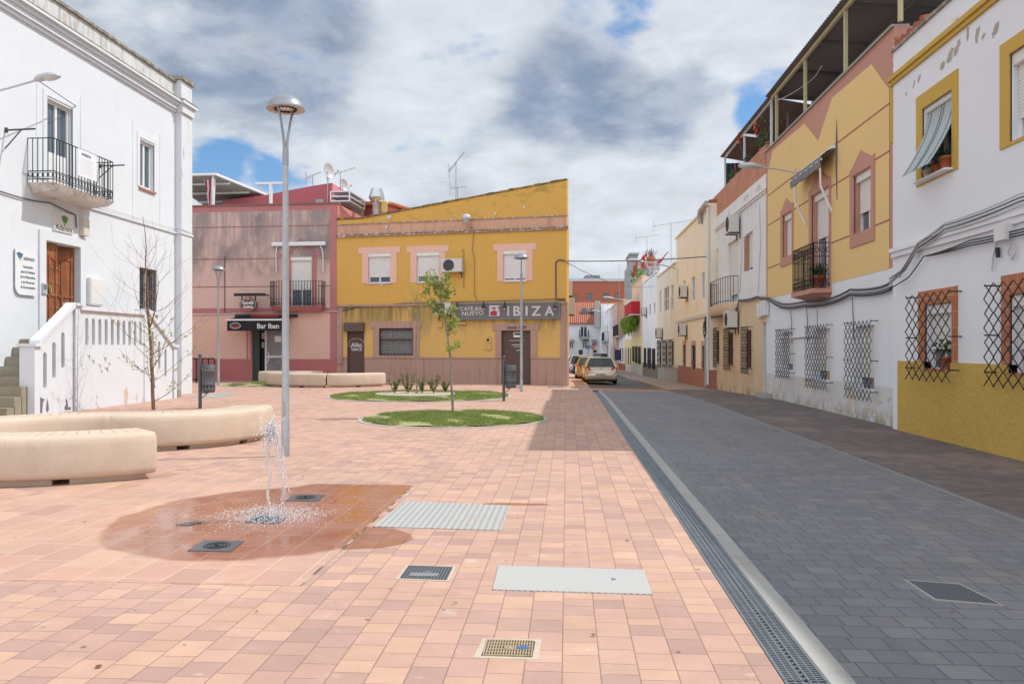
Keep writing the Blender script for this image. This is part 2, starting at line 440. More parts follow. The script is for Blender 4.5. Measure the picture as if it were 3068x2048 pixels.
TILE = [(0, (.505, .318, .24)), (.30, (.52, .33, .238)), (.52, (.49, .304, .24)), (.70, (.455, .286, .23)), (.85, (.42, .265, .22))]
WETS = [(-2.78, 7.6, 1.46, 1.64, .22), (-2.3, 8.75, .95, 1.0, .15)]
M_plaza = paver_mat('plaza_pavers', .19, .195, TILE, (.16, .10, .08), .0026, .95, jdark=.7, wets=[(-1.85, 6.8, .55, .45, .6), (-1.45, 7.95, .35, .10, 1.2), (-.55, 8.35, .35, .08, 1.4)], phase=.12)
TILE2 = [(0, (.49, .30, .225)), (.4, (.51, .325, .235)), (.7, (.485, .29, .215)), (.9, (.455, .275, .21))]
M_pad = paver_mat('fountain_pavers', .31, .46, TILE2, (.60, .46, .38), .0045, .7, wets=WETS, jdark=.75, jit=.12, wetjoint=(.40, .25, .18))
SETT = [(0, (.178, .178, .192)), (.35, (.188, .188, .202)), (.6, (.165, .167, .182)), (.85, (.20, .198, .205))]
M_sett = paver_mat('road_setts', .185, .19, SETT, (.10, .10, .106), .0040, .8, across=True, rough=.62, lime=.10, dirtcol=(.11, .11, .12), bumpk=.9, spec=.4)
BROWN = [(0, (.155, .125, .12)), (.4, (.17, .14, .13)), (.75, (.135, .112, .11))]
M_brown = paver_mat('side_pavers', .19, .155, BROWN, (.07, .055, .05), .003, .8, lime=.08, dirtcol=(.12, .10, .095), jdark=.8)
M_asph = surf('asphalt', (.13, .125, .125), .85, .12, .06, .4)
M_band = surf('ramp_band', (.36, .22, .17), .85, .12, .06, .6)
M_conc = surf('concrete_strip', (.38, .37, .345), .8, .12, .06, 1.2, stains=[((.30, .29, .27), (2, 5, 2), .5, .7, .6, 0, 0)])
M_kerb = surf('kerb_stone', (.50, .47, .42), .85, .1, .08, 2)
M_earth = surf('earth', (.28, .22, .17), .95)

tag(MB().build('ground', M_earth), kind='structure')
_g = bpy.data.objects['ground']; _me = _g.data
_me.from_pydata([(-900, -900, -1.6), (900, -900, -1.6), (900, 900, -1.6), (-900, 900, -1.6)], [], [(0, 1, 2, 3)]); _me.materials.append(M_earth)

DX0, DX1, SX1, RX1 = 1.04, 1.262, 1.385, 4.23
sheet('plaza', -48, DX0, -10, 112, M_plaza, nx=30, ny=61)
sheet('road', SX1, RX1, -10, 33, M_sett, nx=2, ny=22)
sheet('kerb_strip', DX1, SX1, -10, 33, M_conc, .0, 1, 22)
sheet('drain_trench', DX0 - .01, DX1 + .01, -10, 33, plain('drain_dark', (.02, .02, .022), .9), -.09, 1, 22)
mb = MB()
for xx in (DX0, DX1):
    mb.grid([[(xx, -10 + 2 * j, gz(xx, -10 + 2 * j) - .1), (xx, -10 + 2 * j, gz(xx, -10 + 2 * j) + .0)] for j in range(23)])
tag(mb.build('drain_trench_wall', plain('drain_dark', (.02, .02, .022))), kind='structure')
sheet('pavement', RX1 + .05, 7.2, -10, 36, M_brown, nx=2, ny=24)
sheet('pavement_edge_line', RX1, RX1 + .05, -10, 36, surf('edge_line', (.25, .24, .23), .8, .1), 0, 1, 24)
sheet('ramp_band', SX1 - .35, RX1, 33, 36.3, M_band, 0, 2, 3)
sheet('far_road', .95, 4.62, 36.3, 116, M_asph, -.10, 3, 40)
sheet('far_pavement', 4.62, 7.2, 36, 116, surf('far_pavers', (.33, .26, .23), .85, .12, .06, 1.0), .02, 2, 40, thick=.16)
sheet('far_kerb', 4.50, 4.62, 36, 116, surf('far_kerbstone', (.40, .34, .29), .85, .15, .1, 3), .025, 1, 40, thick=.16)
sheet('road_joint_band', DX0, SX1 - .35, 33, 36.3, M_plaza, 0, 1, 3)
# fountain square, bedded 4 mm proud of the plaza sheet
mb = MB(); mb.grid([[(-5.80 + 1.0 * i, 5.37 + 4.07 * j / 4, .0015) for i in range(5)] for j in range(5)]); tag(mb.build('fountain_square', M_pad), kind='structure')
# low metal angle bead at the right side of the square
mb = MB(); mb.box(-1.80, -1.785, 5.37, 9.44, -.02, .004); tag(mb.build('square_edge_bead', surf('bead', (.40, .32, .26), .8, .2, .2, 2, stains=[((.10, .07, .05), (3, 3, 3), .45, .55, .9, 0, 0)])), kind='structure')
mb = MB()
pc = [gpt(430, 912), gpt(470, 905), gpt(545, 897), gpt(535, 905), gpt(500, 912)]
mb.face([(q.x, q.y, q.z + .004) for q in pc]); tag(mb.build('concrete_patch', surf('patch_grey', (.33, .33, .335), .85, .12, .06, 1.5)), kind='structure')

# fallen leaves, grit and old chewing gum lying about
M_litter = surf('dry_leaf', (.20, .11, .05), .9, .3, .1, 9, bump=0); M_gum = surf('gum_spots', (.20, .16, .14), .9, .2, .1, 9, bump=0); M_grit = surf('grit', (.50, .42, .30), .9, .2, .1, 9, bump=0)
def scatter(name, mat, n, x0, x1, y0, y1, r0, r1, z, flat=True):
    mb = MB(); rr = random.Random(n)
    for i in range(n):
        x = rr.uniform(x0, x1); y = y0 + (y1 - y0) * rr.random() ** 1.6; r = rr.uniform(r0, r1); a = rr.uniform(0, 6.28); k = 6; e = rr.uniform(.4, .9)
        mb.face([(x + r * math.cos(a + j * 6.283 / k) * rr.uniform(.7, 1.2), y + e * r * math.sin(a + j * 6.283 / k) * rr.uniform(.7, 1.2), gz(x, y) + z + (0 if flat else rr.uniform(0, r * .6))) for j in range(k)])
    return tag(mb.build(name, mat), kind='stuff')
scatter('leaf_litter', M_litter, 90, -9, 1.0, 2.6, 24, .006, .018, .006, False); scatter('gum_litter', M_gum, 150, -8, 1.0, 2.6, 26, .006, .016, .0025)
scatter('grit_litter', M_grit, 200, -4.6, -2.2, 5.7, 7.4, .003, .007, .0065); scatter('leaf_litter', M_litter, 60, 1.3, 6.3, 3, 28, .006, .016, .006, False)

# ---- drain channel gratings, 1 m panels
M_galv = surf('grate_steel', (.20, .225, .25), .45, .12, .08, 4, metal=.5, bump=0, spec=.5)
mb = MB(); w = DX1 - DX0; L = 1.0
for x0, x1 in ((.004, .02), (w - .02, w - .004)): mb.box(x0, x1, .004, L - .004, -.03, .003)
for x0, x1 in ((.052, .06), (.088, .100), (w - .100, w - .088), (w - .06, w - .052)): mb.box(x0, x1, .004, L - .004, -.03, .001)
ns = 40
for i in range(ns):
    y0 = .004 + (L - .008) * i / ns
    mb.box(.02, .052, y0, y0 + .011, -.028, 0); mb.box(.06, .088, y0, y0 + .011, -.028, 0)
    mb.box(w - .052, w - .02, y0, y0 + .011, -.028, 0); mb.box(w - .088, w - .06, y0, y0 + .011, -.028, 0)
    if i % 2: mb.box(.100, w - .100, y0, y0 + .016, -.028, -.002)
    else: mb.box(.1035, w / 2, y0 + .002, y0 + .014, -.028, .0025)
g0 = tag(mb.build('drain_grate', M_galv), 'slotted galvanised drain grate panel in the channel between the terracotta paving and the dark road', 'drain grate', 'drain grates along the road')
g0.location = (DX0, 1.0, .0)
for i in range(1, 31):
    g = g0.copy(); COL.objects.link(g); g.location = (DX0, 1.0 + i, min(gz(DX0, 1.0 + i), gz(DX0, 2.0 + i)) + .0)
# ================================================================== building kit
def wall(mb, fr, a0, a1, z0, z1, holes=(), D=8.0, pick=None, acuts=(), zcuts=(), rev=1, back=2, top=True, base=0):
    """front skin with real openings (a0,a1,z0,z1,depth), their reveals, and the block behind"""
    A = sorted(set([a0, a1] + [h[0] for h in holes] + [h[1] for h in holes] + list(acuts)))
    Zs = sorted(set([z0, z1] + [h[2] for h in holes] + [h[3] for h in holes] + list(zcuts)))
    A = [a for a in A if a0 <= a <= a1]; Zs = [z for z in Zs if z0 <= z <= z1]
    P = fr.P
    for i in range(len(A) - 1):
        for j in range(len(Zs) - 1):
            ca, cz = (A[i] + A[i + 1]) / 2, (Zs[j] + Zs[j + 1]) / 2
            if any(h[0] < ca < h[1] and h[2] < cz < h[3] for h in holes): continue
            mb.face([P(A[i], 0, Zs[j]), P(A[i + 1], 0, Zs[j]), P(A[i + 1], 0, Zs[j + 1]), P(A[i], 0, Zs[j + 1])], pick(ca, cz) if pick else base)
    for (b0, b1, w0, w1, d) in holes:
        for q in ([(b0, w0), (b1, w0)], [(b1, w0), (b1, w1)], [(b1, w1), (b0, w1)], [(b0, w1), (b0, w0)]):
            (p, r), (s, t) = q
            mb.face([P(p, 0, r), P(p, -d, r), P(s, -d, t), P(s, 0, t)], rev)
        mb.face([P(b0, -d, w0), P(b1, -d, w0), P(b1, -d, w1), P(b0, -d, w1)], back)
    zc = sorted(set([z0, z1] + [z for z in zcuts if z0 < z < z1]))
    for u, v in zip(zc, zc[1:]):
        for a in (a0, a1):
            mi = pick(a + (.001 if a == a0 else -.001), (u + v) / 2) if pick else base
            mb.face([P(a, 0, u), P(a, -D, u), P(a, -D, v), P(a, 0, v)], mi)
    mb.face([P(a0, -D, z0), P(a1, -D, z0), P(a1, -D, z1), P(a0, -D, z1)], base)
    if top: mb.face([P(a0, 0, z1), P(a1, 0, z1), P(a1, -D, z1), P(a0, -D, z1)], base)

def frame_mb(mb, fr, a0, a1, z0, z1, t0, t1, w, mi=0, sides='lrtb'):
    if 'l' in sides: mb.fb(fr, a0, a0 + w, t0, t1, z0, z1, mi)
    if 'r' in sides: mb.fb(fr, a1 - w, a1, t0, t1, z0, z1, mi)
    x0 = a0 + (w if 'l' in sides else 0); x1 = a1 - (w if 'r' in sides else 0)
    if 't' in sides: mb.fb(fr, x0, x1, t0, t1, z1 - w, z1, mi)
    if 'b' in sides: mb.fb(fr, x0, x1, t0, t1, z0, z0 + w, mi)

M_whitep = plain('white_lacquer', (.74, .75, .76), .35)
M_glassd = glass('window_glass', (.085, .115, .14))
M_slat = plain('shutter_white', (.72, .70, .67), .5)
M_brownsh = plain('shutter_brown', (.125, .078, .066), .5)
M_iron = plain('black_iron', (.022, .02, .022), .55)
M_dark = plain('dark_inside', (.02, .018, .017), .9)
M_alu = plain('aluminium', (.60, .61, .62), .35, .6)

def window(fr, root, a0, a1, z0, z1, t, sash=2, fw=.055, mat=None, pane=None, shutter=0.0, shmat=None, box=False, sill=False, sillmat=None, bars=0, name='window'):
    """framed window; shutter = fraction of the height covered by the roller shutter"""
    mb = MB(); frame_mb(mb, fr, a0, a1, z0, z1, t - .03, t + .03, fw)
    for i in range(1, sash):
        c = a0 + (a1 - a0) * i / sash
        mb.fb(fr, c - fw * .6, c + fw * .6, t - .03, t + .032, z0 + fw, z1 - fw)
    for i in range(bars):
        z = z0 + fw + (z1 - z0 - 2 * fw) * (i + 1) / (bars + 1)
        mb.fb(fr, a0 + fw, a1 - fw, t - .02, t + .02, z - .02, z + .02)
    w = mb.build(name, mat or M_whitep, root)
    mb = MB(); mb.fb(fr, a0 + fw, a1 - fw, t - .026, t - .016, z0 + fw, z1 - fw); mb.build('pane', pane or M_glassd, w)
    if shutter:
        zs = z1 - (z1 - z0) * shutter
        mb = MB(); n = max(3, int((z1 - zs) / .05)); h = (z1 - zs) / n
        for k in range(n):
            zz = zs + k * h; mb.fb(fr, a0 + .025, a1 - .025, t + .036, t + .052, zz + .005, zz + h - .003)
        mb.fb(fr, a0 + .03, a1 - .03, t + .034, t + .040, zs, z1)
        mb.build('roller_shutter', shmat or M_slat, w)
    if box:
        mb = MB(); mb.fb(fr, a0, a1, t + .034, t + .13, z1 - .18, z1 - .002); mb.build('shutter_box', shmat or M_slat, w, bevel=.02)
    if sill:
        mb = MB(); mb.fb(fr, a0 - .06, a1 + .06, t - .02, .07, z0 - .05, z0 - .003); mb.build('sill', sillmat or M_whitep, w)
    return w

def railing(fr, root, a0, a1, t0, t1, zb, zt, step=.12, r=.008, ends=True, mat=None, belly=0.0, scroll=False, mid=()):
    """balcony railing on three sides"""
    mb = MB()
    pts = [fr.P(a0, t0, 0), fr.P(a0, t1, 0), fr.P(a1, t1, 0), fr.P(a1, t0, 0)] if ends else [fr.P(a0, t1, 0), fr.P(a1, t1, 0)]
    for p, q in zip(pts, pts[1:]):
        L = (q - p).length; n = max(1, int(L / step)); out = Vector((q - p).normalized().cross(Vector((0, 0, 1))))
        for z, w in ((zt, .03), (zb + .09, .018)) + tuple((m_, .016) for m_ in mid):
            mb.bar(p + Vector((0, 0, z)), q + Vector((0, 0, z)), w, .02)
        for i in range(n + 1):
            c = p + (q - p) * i / n
            mb.bar(c + Vector((0, 0, zb)), c + Vector((0, 0, zt)), r * 2)
            if scroll and i < n:
                c2 = p + (q - p) * (i + .5) / n
                for zc in scroll:
                    d = (q - p).normalized(); ring = [c2 + d * (math.cos(k * math.pi / 4) * step * .38) + Vector((0, 0, zc + math.sin(k * math.pi / 4) * step * .55)) for k in range(9)]
                    mb.tube(ring, .009, 4, cap=False)
    return mb.build('railing', mat or M_iron, root)

def lattice(fr, root, a0, a1, z0, z1, t, pitch=.13, r=.009, name='window_grille', mat=None, rows=9):
    """zigzag bars crossing into diamonds, standing off the wall"""
    n = max(2, round((a1 - a0) / pitch)); p = (a1 - a0) / n; h = (z1 - z0) / rows
    mb = MB()
    for k in range(n + 1):
        for sgn in (1, -1):
            pts = []
            for j in range(rows + 1):
                o = (p / 2) * (1 if (j % 2) == 0 else -1) * sgn
                pts.append(fr.P(min(max(a0 + k * p + o, a0 - p * .5), a1 + p * .5), t + (.006 if sgn > 0 else -.006), z0 + h * j))
            mb.tube(pts, r, 4, sm=False)
    for z in (z0 + h * .95, (z0 + z1) / 2, z1 - .02):
        for a in (a0 - p * .3, a1 + p * .5):
            mb.bar(fr.P(a, t, z), fr.P(a, -.02, z), r * 2)
    return mb.build(name, mat or M_iron, root)

def bars_grille(fr, root, a0, a1, z0, z1, t, step=.11, r=.009, mat=None, cross=(0.02, .5, .98), name='window_grille'):
    mb = MB(); n = max(2, round((a1 - a0) / step))
    for i in range(n + 1):
        a = a0 + (a1 - a0) * i / n; mb.bar(fr.P(a, t, z0), fr.P(a, t, z1), r * 2)
    for c in cross:
        z = z0 + (z1 - z0) * c; mb.bar(fr.P(a0, t, z), fr.P(a1, t, z), r * 1.6, r * 2.6)
    for z in (z0 + .05, z1 - .05):
        for a in (a0, a1): mb.bar(fr.P(a, t, z), fr.P(a, -.02, z), r * 2)
    return mb.build(name, mat or M_iron, root)

def wire(name, pts, r, mat, label, cat='cable', group=None, sag=0.0, n=10, parent=None):
    """one cable through the points, sagging a little between them"""
    mb = MB(); out = []
    for p, q in zip(pts, pts[1:]):
        p, q = Vector(p), Vector(q)
        for i in range(n):
            k = i / n; o = p.lerp(q, k); o.z -= sag * 4 * k * (1 - k) * (q - p).length; out.append(o)
    out.append(Vector(pts[-1])); mb.tube(out, r, 5)
    o = mb.build(name, mat, parent)
    return tag(o, label, cat, group) if label else o

M_cable = plain('cable_grey', (.10, .10, .11), .6)
M_cablew = plain('cable_pale', (.55, .53, .50), .6)

def patch(fr, root, spots, mat, name='peeled_patch', t=.0025):
    # flaked or stained patches of the render: (a, z, half width, half height, lean)
    rr = random.Random(len(spots) * 7 + int(spots[0][0] * 10))
    for k, (a, z, w, h, ln) in enumerate(spots):
        mb = MB(); n = 18; pts = []
        for i in range(n):
            g = 2 * math.pi * i / n; q = rr.uniform(.55, 1.15); pts.append((a + w * q * math.cos(g) + ln * h * q * math.sin(g), z + h * q * math.sin(g)))
        mb.face([fr.P(p[0], t + .0004 * k, p[1]) for p in pts]); mb.build(name, mat, root)

# ================================================================== the white building with the outside stairs
LB = Fr((-13.8, -.82, 0), (0, 1, 0), (1, 0, 0))
M_wleft = surf('limewash_white', (.655, .685, .72), .9, .03, .02, .8, stains=WHITE_ST, bump=.35, bscale=30)
M_wpar = surf('limewash_parapet', (.60, .60, .59), .9, .06, .04, 1.5, stains=[((.30, .25, .20), (5, 5, .9), .50, .66, .6, 0, 0), ((.42, .38, .34), (2, 2, 2), .5, .7, .5, 0, 0)], bump=.5, bscale=20)
M_lichen = surf('lichen_coping', (.22, .20, .165), .95, .2, .15, 3, stains=[((.42, .38, .31), (4, 4, 4), .45, .6, .7, 0, 0)], bump=.6, bscale=20)
root = empty('white_building', (-13.8, 24, 0), 'white limewashed two storey building with balcony and double outside staircase', 'building')
HB = LB.S
h_door = (21.46, 22.95, 1.85, 4.46, .95)
h_bal = (21.5, 22.62, 5.9, 8.28, .22)
h_up = (26.2, 27.12, 6.86, 8.4, .22)
h_low = (26.2, 27.3, 2.86, 4.25, .22)
mb = MB(); wall(mb, LB, 6.0, 29.4, -.3, 10.0, [h_door, h_bal, h_up, h_low], 14.0, rev=0, back=1)
mb.build('wall', [M_wleft, M_dark], root)
mb = MB(); mb.fb(LB, 6.0, 28.6, -.3, -.02, 10.0, 11.0); mb.build('parapet', M_wpar, root)
mb = MB()
for k in range(40):
    a = 6.0 + 22.6 * k / 40; j = random.uniform(-.012, .012)
    mb.fb(LB, a + .002, a + 22.6 / 40 - .002, -.36, .05 + j, 11.0 + j * .5, 11.09 + j)
mb.build('coping', M_lichen, root)
mb = MB()
for t, z0, z1 in ((.07, 9.93, 10.02), (.13, 10.02, 10.16), (.19, 10.16, 10.27), (.28, 10.27, 10.34)): mb.fb(LB, 6.0, 28.6, -.3, t, z0 + .001, z1)
mb.build('cornice', M_wleft, root)
mb = MB(); mb.fb(LB, 6.0, 28.6, -.1, .285, 10.342, 10.375); mb.build('cornice_capping', M_lichen, root)
M_pil = surf('pilaster_limewash', (.65, .67, .70), .9, .04, .03, 1, stains=WHITE_ST + [((.22, .19, .16), (9, 9, 1.2), .60, .68, .7, 6, 7.5)], bump=.4, bscale=25)
mb = MB(); mb.fb(LB, 28.6, 29.42, -.9, .23, -.3, 9.95); mb.fb(LB, 28.55, 29.45, -.95, .30, 9.951, 10.25); mb.fb(LB, 28.48, 29.56, -1, .38, 10.252, 10.36)
mb.fb(LB, 28.6, 29.42, -.9, .22, 10.362, 11.1); mb.build('pilaster', M_pil, root)
mb = MB(); mb.fb(LB, 28.53, 29.5, -.97, .30, 11.101, 11.22); mb.build('pillar_capping', M_lichen, root); mb = MB(); mb.fb(LB, 28.47, 29.57, -1.01, .39, 10.361, 10.40); mb.build('pillar_capping', M_lichen, root)
mb = MB(); mb.fb(LB, 22.9, 28.6, -.05, .05, 5.66, 5.72); mb.fb(LB, 28.56, 29.45, -.5, .27, 5.66, 5.73); mb.build('string_course', M_wleft, root)
for (a0, a1, z0, z1, d), nm in ((h_bal, 'balcony_door_surround'), (h_up, 'window_surround')):
    mb = MB(); frame_mb(mb, LB, a0 - .16, a1 + .16, z0, z1 + .22, -.02, .022, .16, sides='lrt')
    mb.fb(LB, a0 - .42, a0 - .37, -.01, .012, 5.75, z1 + .5); mb.fb(LB, a1 + .38, a1 + .42, -.01, .012, 5.75, z1 + .5); mb.build(nm, M_wleft, root)
mb = MB(); frame_mb(mb, LB, 21.16, 23.2, 1.85, 4.74, -.02, .05, .26, sides='lrt'); mb.build('door_surround', M_wleft, root)
w_ = window(LB, root, h_bal[0], h_bal[1], h_bal[2], h_bal[3], -.14, 2, .075, name='balcony_door')
mb = MB(); mb.fb(LB, h_bal[0] + .1, h_bal[1] - .1, -.15, -.11, 5.98, 6.9); mb.build('door_panel', M_whitep, w_)
window(LB, root, h_up[0], h_up[1], h_up[2], h_up[3], -.14, 2, .085)
mb = MB(); mb.fb(LB, 26.14, 27.18, -.05, .06, 6.78, 6.84); mb.build('window_sill', surf('clay_sill', (.42, .20, .14)), root)
window(LB, root, h_low[0], h_low[1], h_low[2], h_low[3], -.14, 2, .06)
bars_grille(LB, root, h_low[0] + .03, h_low[1] - .03, h_low[2] + .02, h_low[3] - .02, -.04, .12, .011)
mb = MB(); mb.fb(LB, 26.05, 27.4, -.02, .10, 2.74, 2.84); mb.build('window_sill', M_wleft, root)
# balcony
M_slab = surf('balcony_slab', (.64, .62, .58), .9, .06, .05, 2, stains=[((.22, .19, .14), (5, 5, 1.5), .50, .66, .6, 0, 0), ((.45, .34, .24), (2.5, 2.5, 2.5), .56, .66, .5, 0, 0)], bump=.4, bscale=25)
mb = MB(); P = LB.P
mb.hexa([P(20.9, 0, 5.62), P(23.3, 0, 5.62), P(23.35, .62, 5.70), P(20.85, .62, 5.70), P(20.7, 0, 5.86), P(23.52, 0, 5.86), P(23.52, .72, 5.86), P(20.7, .72, 5.86)])
bal = mb.build('balcony', M_slab, root)
rl = railing(LB, bal, 20.74, 23.48, 0, .68, 5.86, 7.0, .135, .008, scroll=(6.06,), mid=(6.16,))
# front door leaves
def wood(name, c, c2):
    m, b, p = newmat(name); Pp = b.pos()
    n = b.noise(b.scl(Pp, (18, 18, 1.2)), 1.0, 6, .6, .6)
    col = b.mix(b.ss(n, .3, .7), c, c2); col = b.mix(b.m('MULTIPLY', b.ss(b.noise(Pp, 2.0, 4), .45, .7), .5), col, (c2[0] * .6, c2[1] * .55, c2[2] * .5))
    b.put(p.inputs['Base Color'], col); p.inputs['Roughness'].default_value = .55; b.put(p.inputs['Normal'], b.bump(n, .2, .003))
    return m
M_wood = wood('door_wood', (.36, .125, .045), (.22, .065, .025))
M_stud = plain('iron_stud', (.35, .34, .33), .4, .7)
def leaf(fr, a0, a1, nm, par):
    mb = MB(); mb.fb(fr, a0, a1, -.04, 0, 1.87, 4.44)
    frame_mb(mb, fr, a0, a1, 1.87, 4.44, 0, .03, .09)
    w = a1 - a0
    mb.fb(fr, a0 + .09, a1 - .09, 0, .022, 3.02, 3.1); mb.fb(fr, a0 + .09, a1 - .09, 0, .022, 2.35, 2.43); mb.fb(fr, a0 + w * .5 - .03, a0 + w * .5 + .03, 0, .02, 1.95, 4.1)
    mb.prism(fr, [(a0 + .08, 4.36), (a0 + .08, 4.05), (a0 + w * .45, 4.12), (a0 + w * .7, 4.02), (a1 - .08, 3.98), (a1 - .08, 4.36)], 0, .02)
    o = mb.build(nm, M_wood, par)
    mb = MB()
    for z in (2.0, 2.39, 2.72, 3.06, 3.4, 3.8, 4.3):
        for k in ((.1, .38, .62, .9) if z in (2.39, 3.06) else (.62, .9)): mb.ball(fr.P(a0 + w * k, .032, z), .022, 8, 6)
    mb.bar(fr.P(a0 + .05, .035, 2.2), fr.P(a1 - .05, .035, 2.2), .025)
    mb.build('studs', M_stud, o)
    return o
LD = Fr((-13.8 - .14, -.82, 0), (0, 1, 0), (1, 0, 0))
d1 = leaf(LD, 21.47, 22.14, 'door', root)
mb = MB(); mb.fb(LD, 21.72, 21.78, .03, .06, 3.25, 3.36); mb.tube([LD.P(21.71, .05, 3.3), LD.P(21.71, .08, 3.16), LD.P(21.75, .09, 3.1), LD.P(21.79, .08, 3.16), LD.P(21.79, .05, 3.3)], .014, 6)
mb.build('knocker', plain('brass', (.45, .36, .2), .35, .8), d1)
ua = rad(26); LD2 = Fr(LB.P(22.93, -.14, 0), (math.cos(rad(90) + ua) , -math.sin(rad(90)) * math.cos(ua), 0), (1, 0, 0))
dirv = Vector((-math.sin(ua), -math.cos(ua), 0)); LD2 = Fr(LB.P(22.93, -.16, 0), dirv, Vector((0, 0, 1)).cross(dirv) * -1)
if LD2.n.y > 0: LD2.n = -LD2.n
leaf(LD2, 0, .68, 'door', root)
# intercom, meter box, signs hung on the wall
mb = MB(); mb.fb(LB, 21.22, 21.40, .05, .09, 3.05, 3.33); ic = mb.build('intercom', plain('grey_plastic', (.42, .44, .46), .4)); tag(ic, 'small grey intercom panel left of the wooden studded door', 'intercom')
WLOC[ic] = Vector()
mb = MB(); mb.fb(LB, 21.25, 21.37, .091, .095, 3.17, 3.29); mb.build('speaker_panel', plain('dark_plastic', (.16, .17, .19), .4), ic)
mb = MB(); mb.fb(LB, 23.30, 23.97, 0, .12, 2.86, 3.66); o = mb.build('meter_cabinet', plain('cabinet_white', (.70, .69, .67), .5), bevel=.01); tag(o, 'white metal meter cabinet on the limewashed wall right of the wooden door', 'cabinet')
mb = MB(); mb.fb(LB, 23.34, 23.93, .12, .13, 2.90, 3.62); mb.build('cabinet_door', MATS['cabinet_white'], o)
mb = MB(); mb.fb(LB, 22.95, 23.22, .0, .14, 4.82, 5.30); tag(mb.build('junction_box', plain('box_beige', (.60, .55, .47), .6), bevel=.01), 'beige junction box under the white balcony right of the tree sign', 'junction box')
M_ink = plain('ink_dark', (.05, .055, .06), .6)
M_inkg = plain('ink_grey', (.18, .20, .22), .6)
M_leafg = plain('print_green', (.10, .22, .04), .6)
M_blue = plain('print_blue', (.05, .17, .26), .6)
def blobtree(fr, root, a, z, s, t, mat, trunk):
    mb = MB()
    for k in range(11):
        an = k * 2.4; r = s * .42 * math.sqrt(k / 11.0); rr = s * random.uniform(.13, .2)
        ca, cz = a + r * math.cos(an) * 1.15, z + s * .18 + r * math.sin(an) * .75
        mb.prism(fr, [(ca + rr * math.cos(q * math.pi / 4 + k), cz + rr * math.sin(q * math.pi / 4 + k)) for q in range(8)], t, t + .003 + k * .0003)
    mb.build('tree_emblem', mat, root)
    mb = MB(); mb.prism(fr, [(a - s * .13, z - s * .52), (a + s * .13, z - s * .52), (a + s * .04, z - s * .38), (a + s * .04, z), (a - s * .04, z), (a - s * .04, z - s * .38)], t, t + .0025); mb.build('emblem_trunk', trunk, root)
mb = MB(); mb.fb(LB, 21.74, 22.60, 0, .05, 4.79, 5.33); sg = mb.build('tree_sign', surf('sign_tile', (.62, .61, .57), .5, .05, .03)); tag(sg, 'pale tile sign with a green tree and handwritten name above the wooden door', 'sign'); WLOC[sg] = Vector()
blobtree(LB, sg, 22.2, 5.12, .26, .051, M_leafg, M_ink)
text('Adenex', LB, 22.17, 4.83, .051, .21, M_ink, 'lettering', sg, sx=1.15, bold=-.002)
mb = MB()
n = 6; c = .1
pl = [(20.2, 2.97 + .22)] + [(20.2 + .2 * (1 - math.cos(k * math.pi / 12)), 2.97 + .22 * (1 - math.sin(k * math.pi / 12))) for k in range(1, 6)] + [(20.42, 2.97), (21.0, 2.97), (21.0, 4.16), (20.25, 4.16), (20.2, 4.1)]
mb.prism(LB, pl, .04, .06); mb.fb(LB, 20.5, 20.6, 0, .04, 3.3, 3.4); mb.fb(LB, 20.5, 20.6, 0, .04, 3.9, 4.0)
pq = mb.build('association_plaque', plain('plaque_white', (.72, .75, .77), .3)); tag(pq, 'tall white plaque with a blue tree and five lines of text by the door', 'sign'); WLOC[pq] = Vector()
blobtree(LB, pq, 20.36, 3.93, .2, .061, M_blue, M_blue)
text('adenex', LB, 20.49, 3.86, .061, .15, M_inkg, 'lettering', pq, 'LEFT')
for i, s in enumerate(('Asociación', 'para la Defensa', 'de la Naturaleza', 'y los Recursos', 'de Extremadura')):
    text(s, LB, 20.66, 3.66 - .13 * i, .061, .092, M_inkg, 'lettering', pq, sx=.95)
mb = MB(); mb.fb(LB, 21.75, 22.62, .705, .713, 6.26, 6.99); ps = mb.build('notice_sheet', plain('sheet_white', (.72, .74, .78), .6)); tag(ps, 'white printed notice sheet tied to the railing of the white balcony', 'notice'); WLOC[ps] = Vector()
text('MÉRIDA', LB, 22.16, 6.84, .714, .085, M_inkg, 'lettering', ps, sx=1.2)
mb = MB(); mb.fb(LB, 21.92, 21.99, .714, .716, 6.84, 6.9); mb.build('emblem', plain('print_purple', (.30, .08, .22)), ps)
mb = MB()
for k in range(8): mb.fb(LB, 21.86, 22.5 - .07 * (k % 3), .714, .7155, 6.73 - .055 * k, 6.736 - .055 * k)
mb.build('text_lines', plain('print_pale', (.42, .44, .47)), ps)
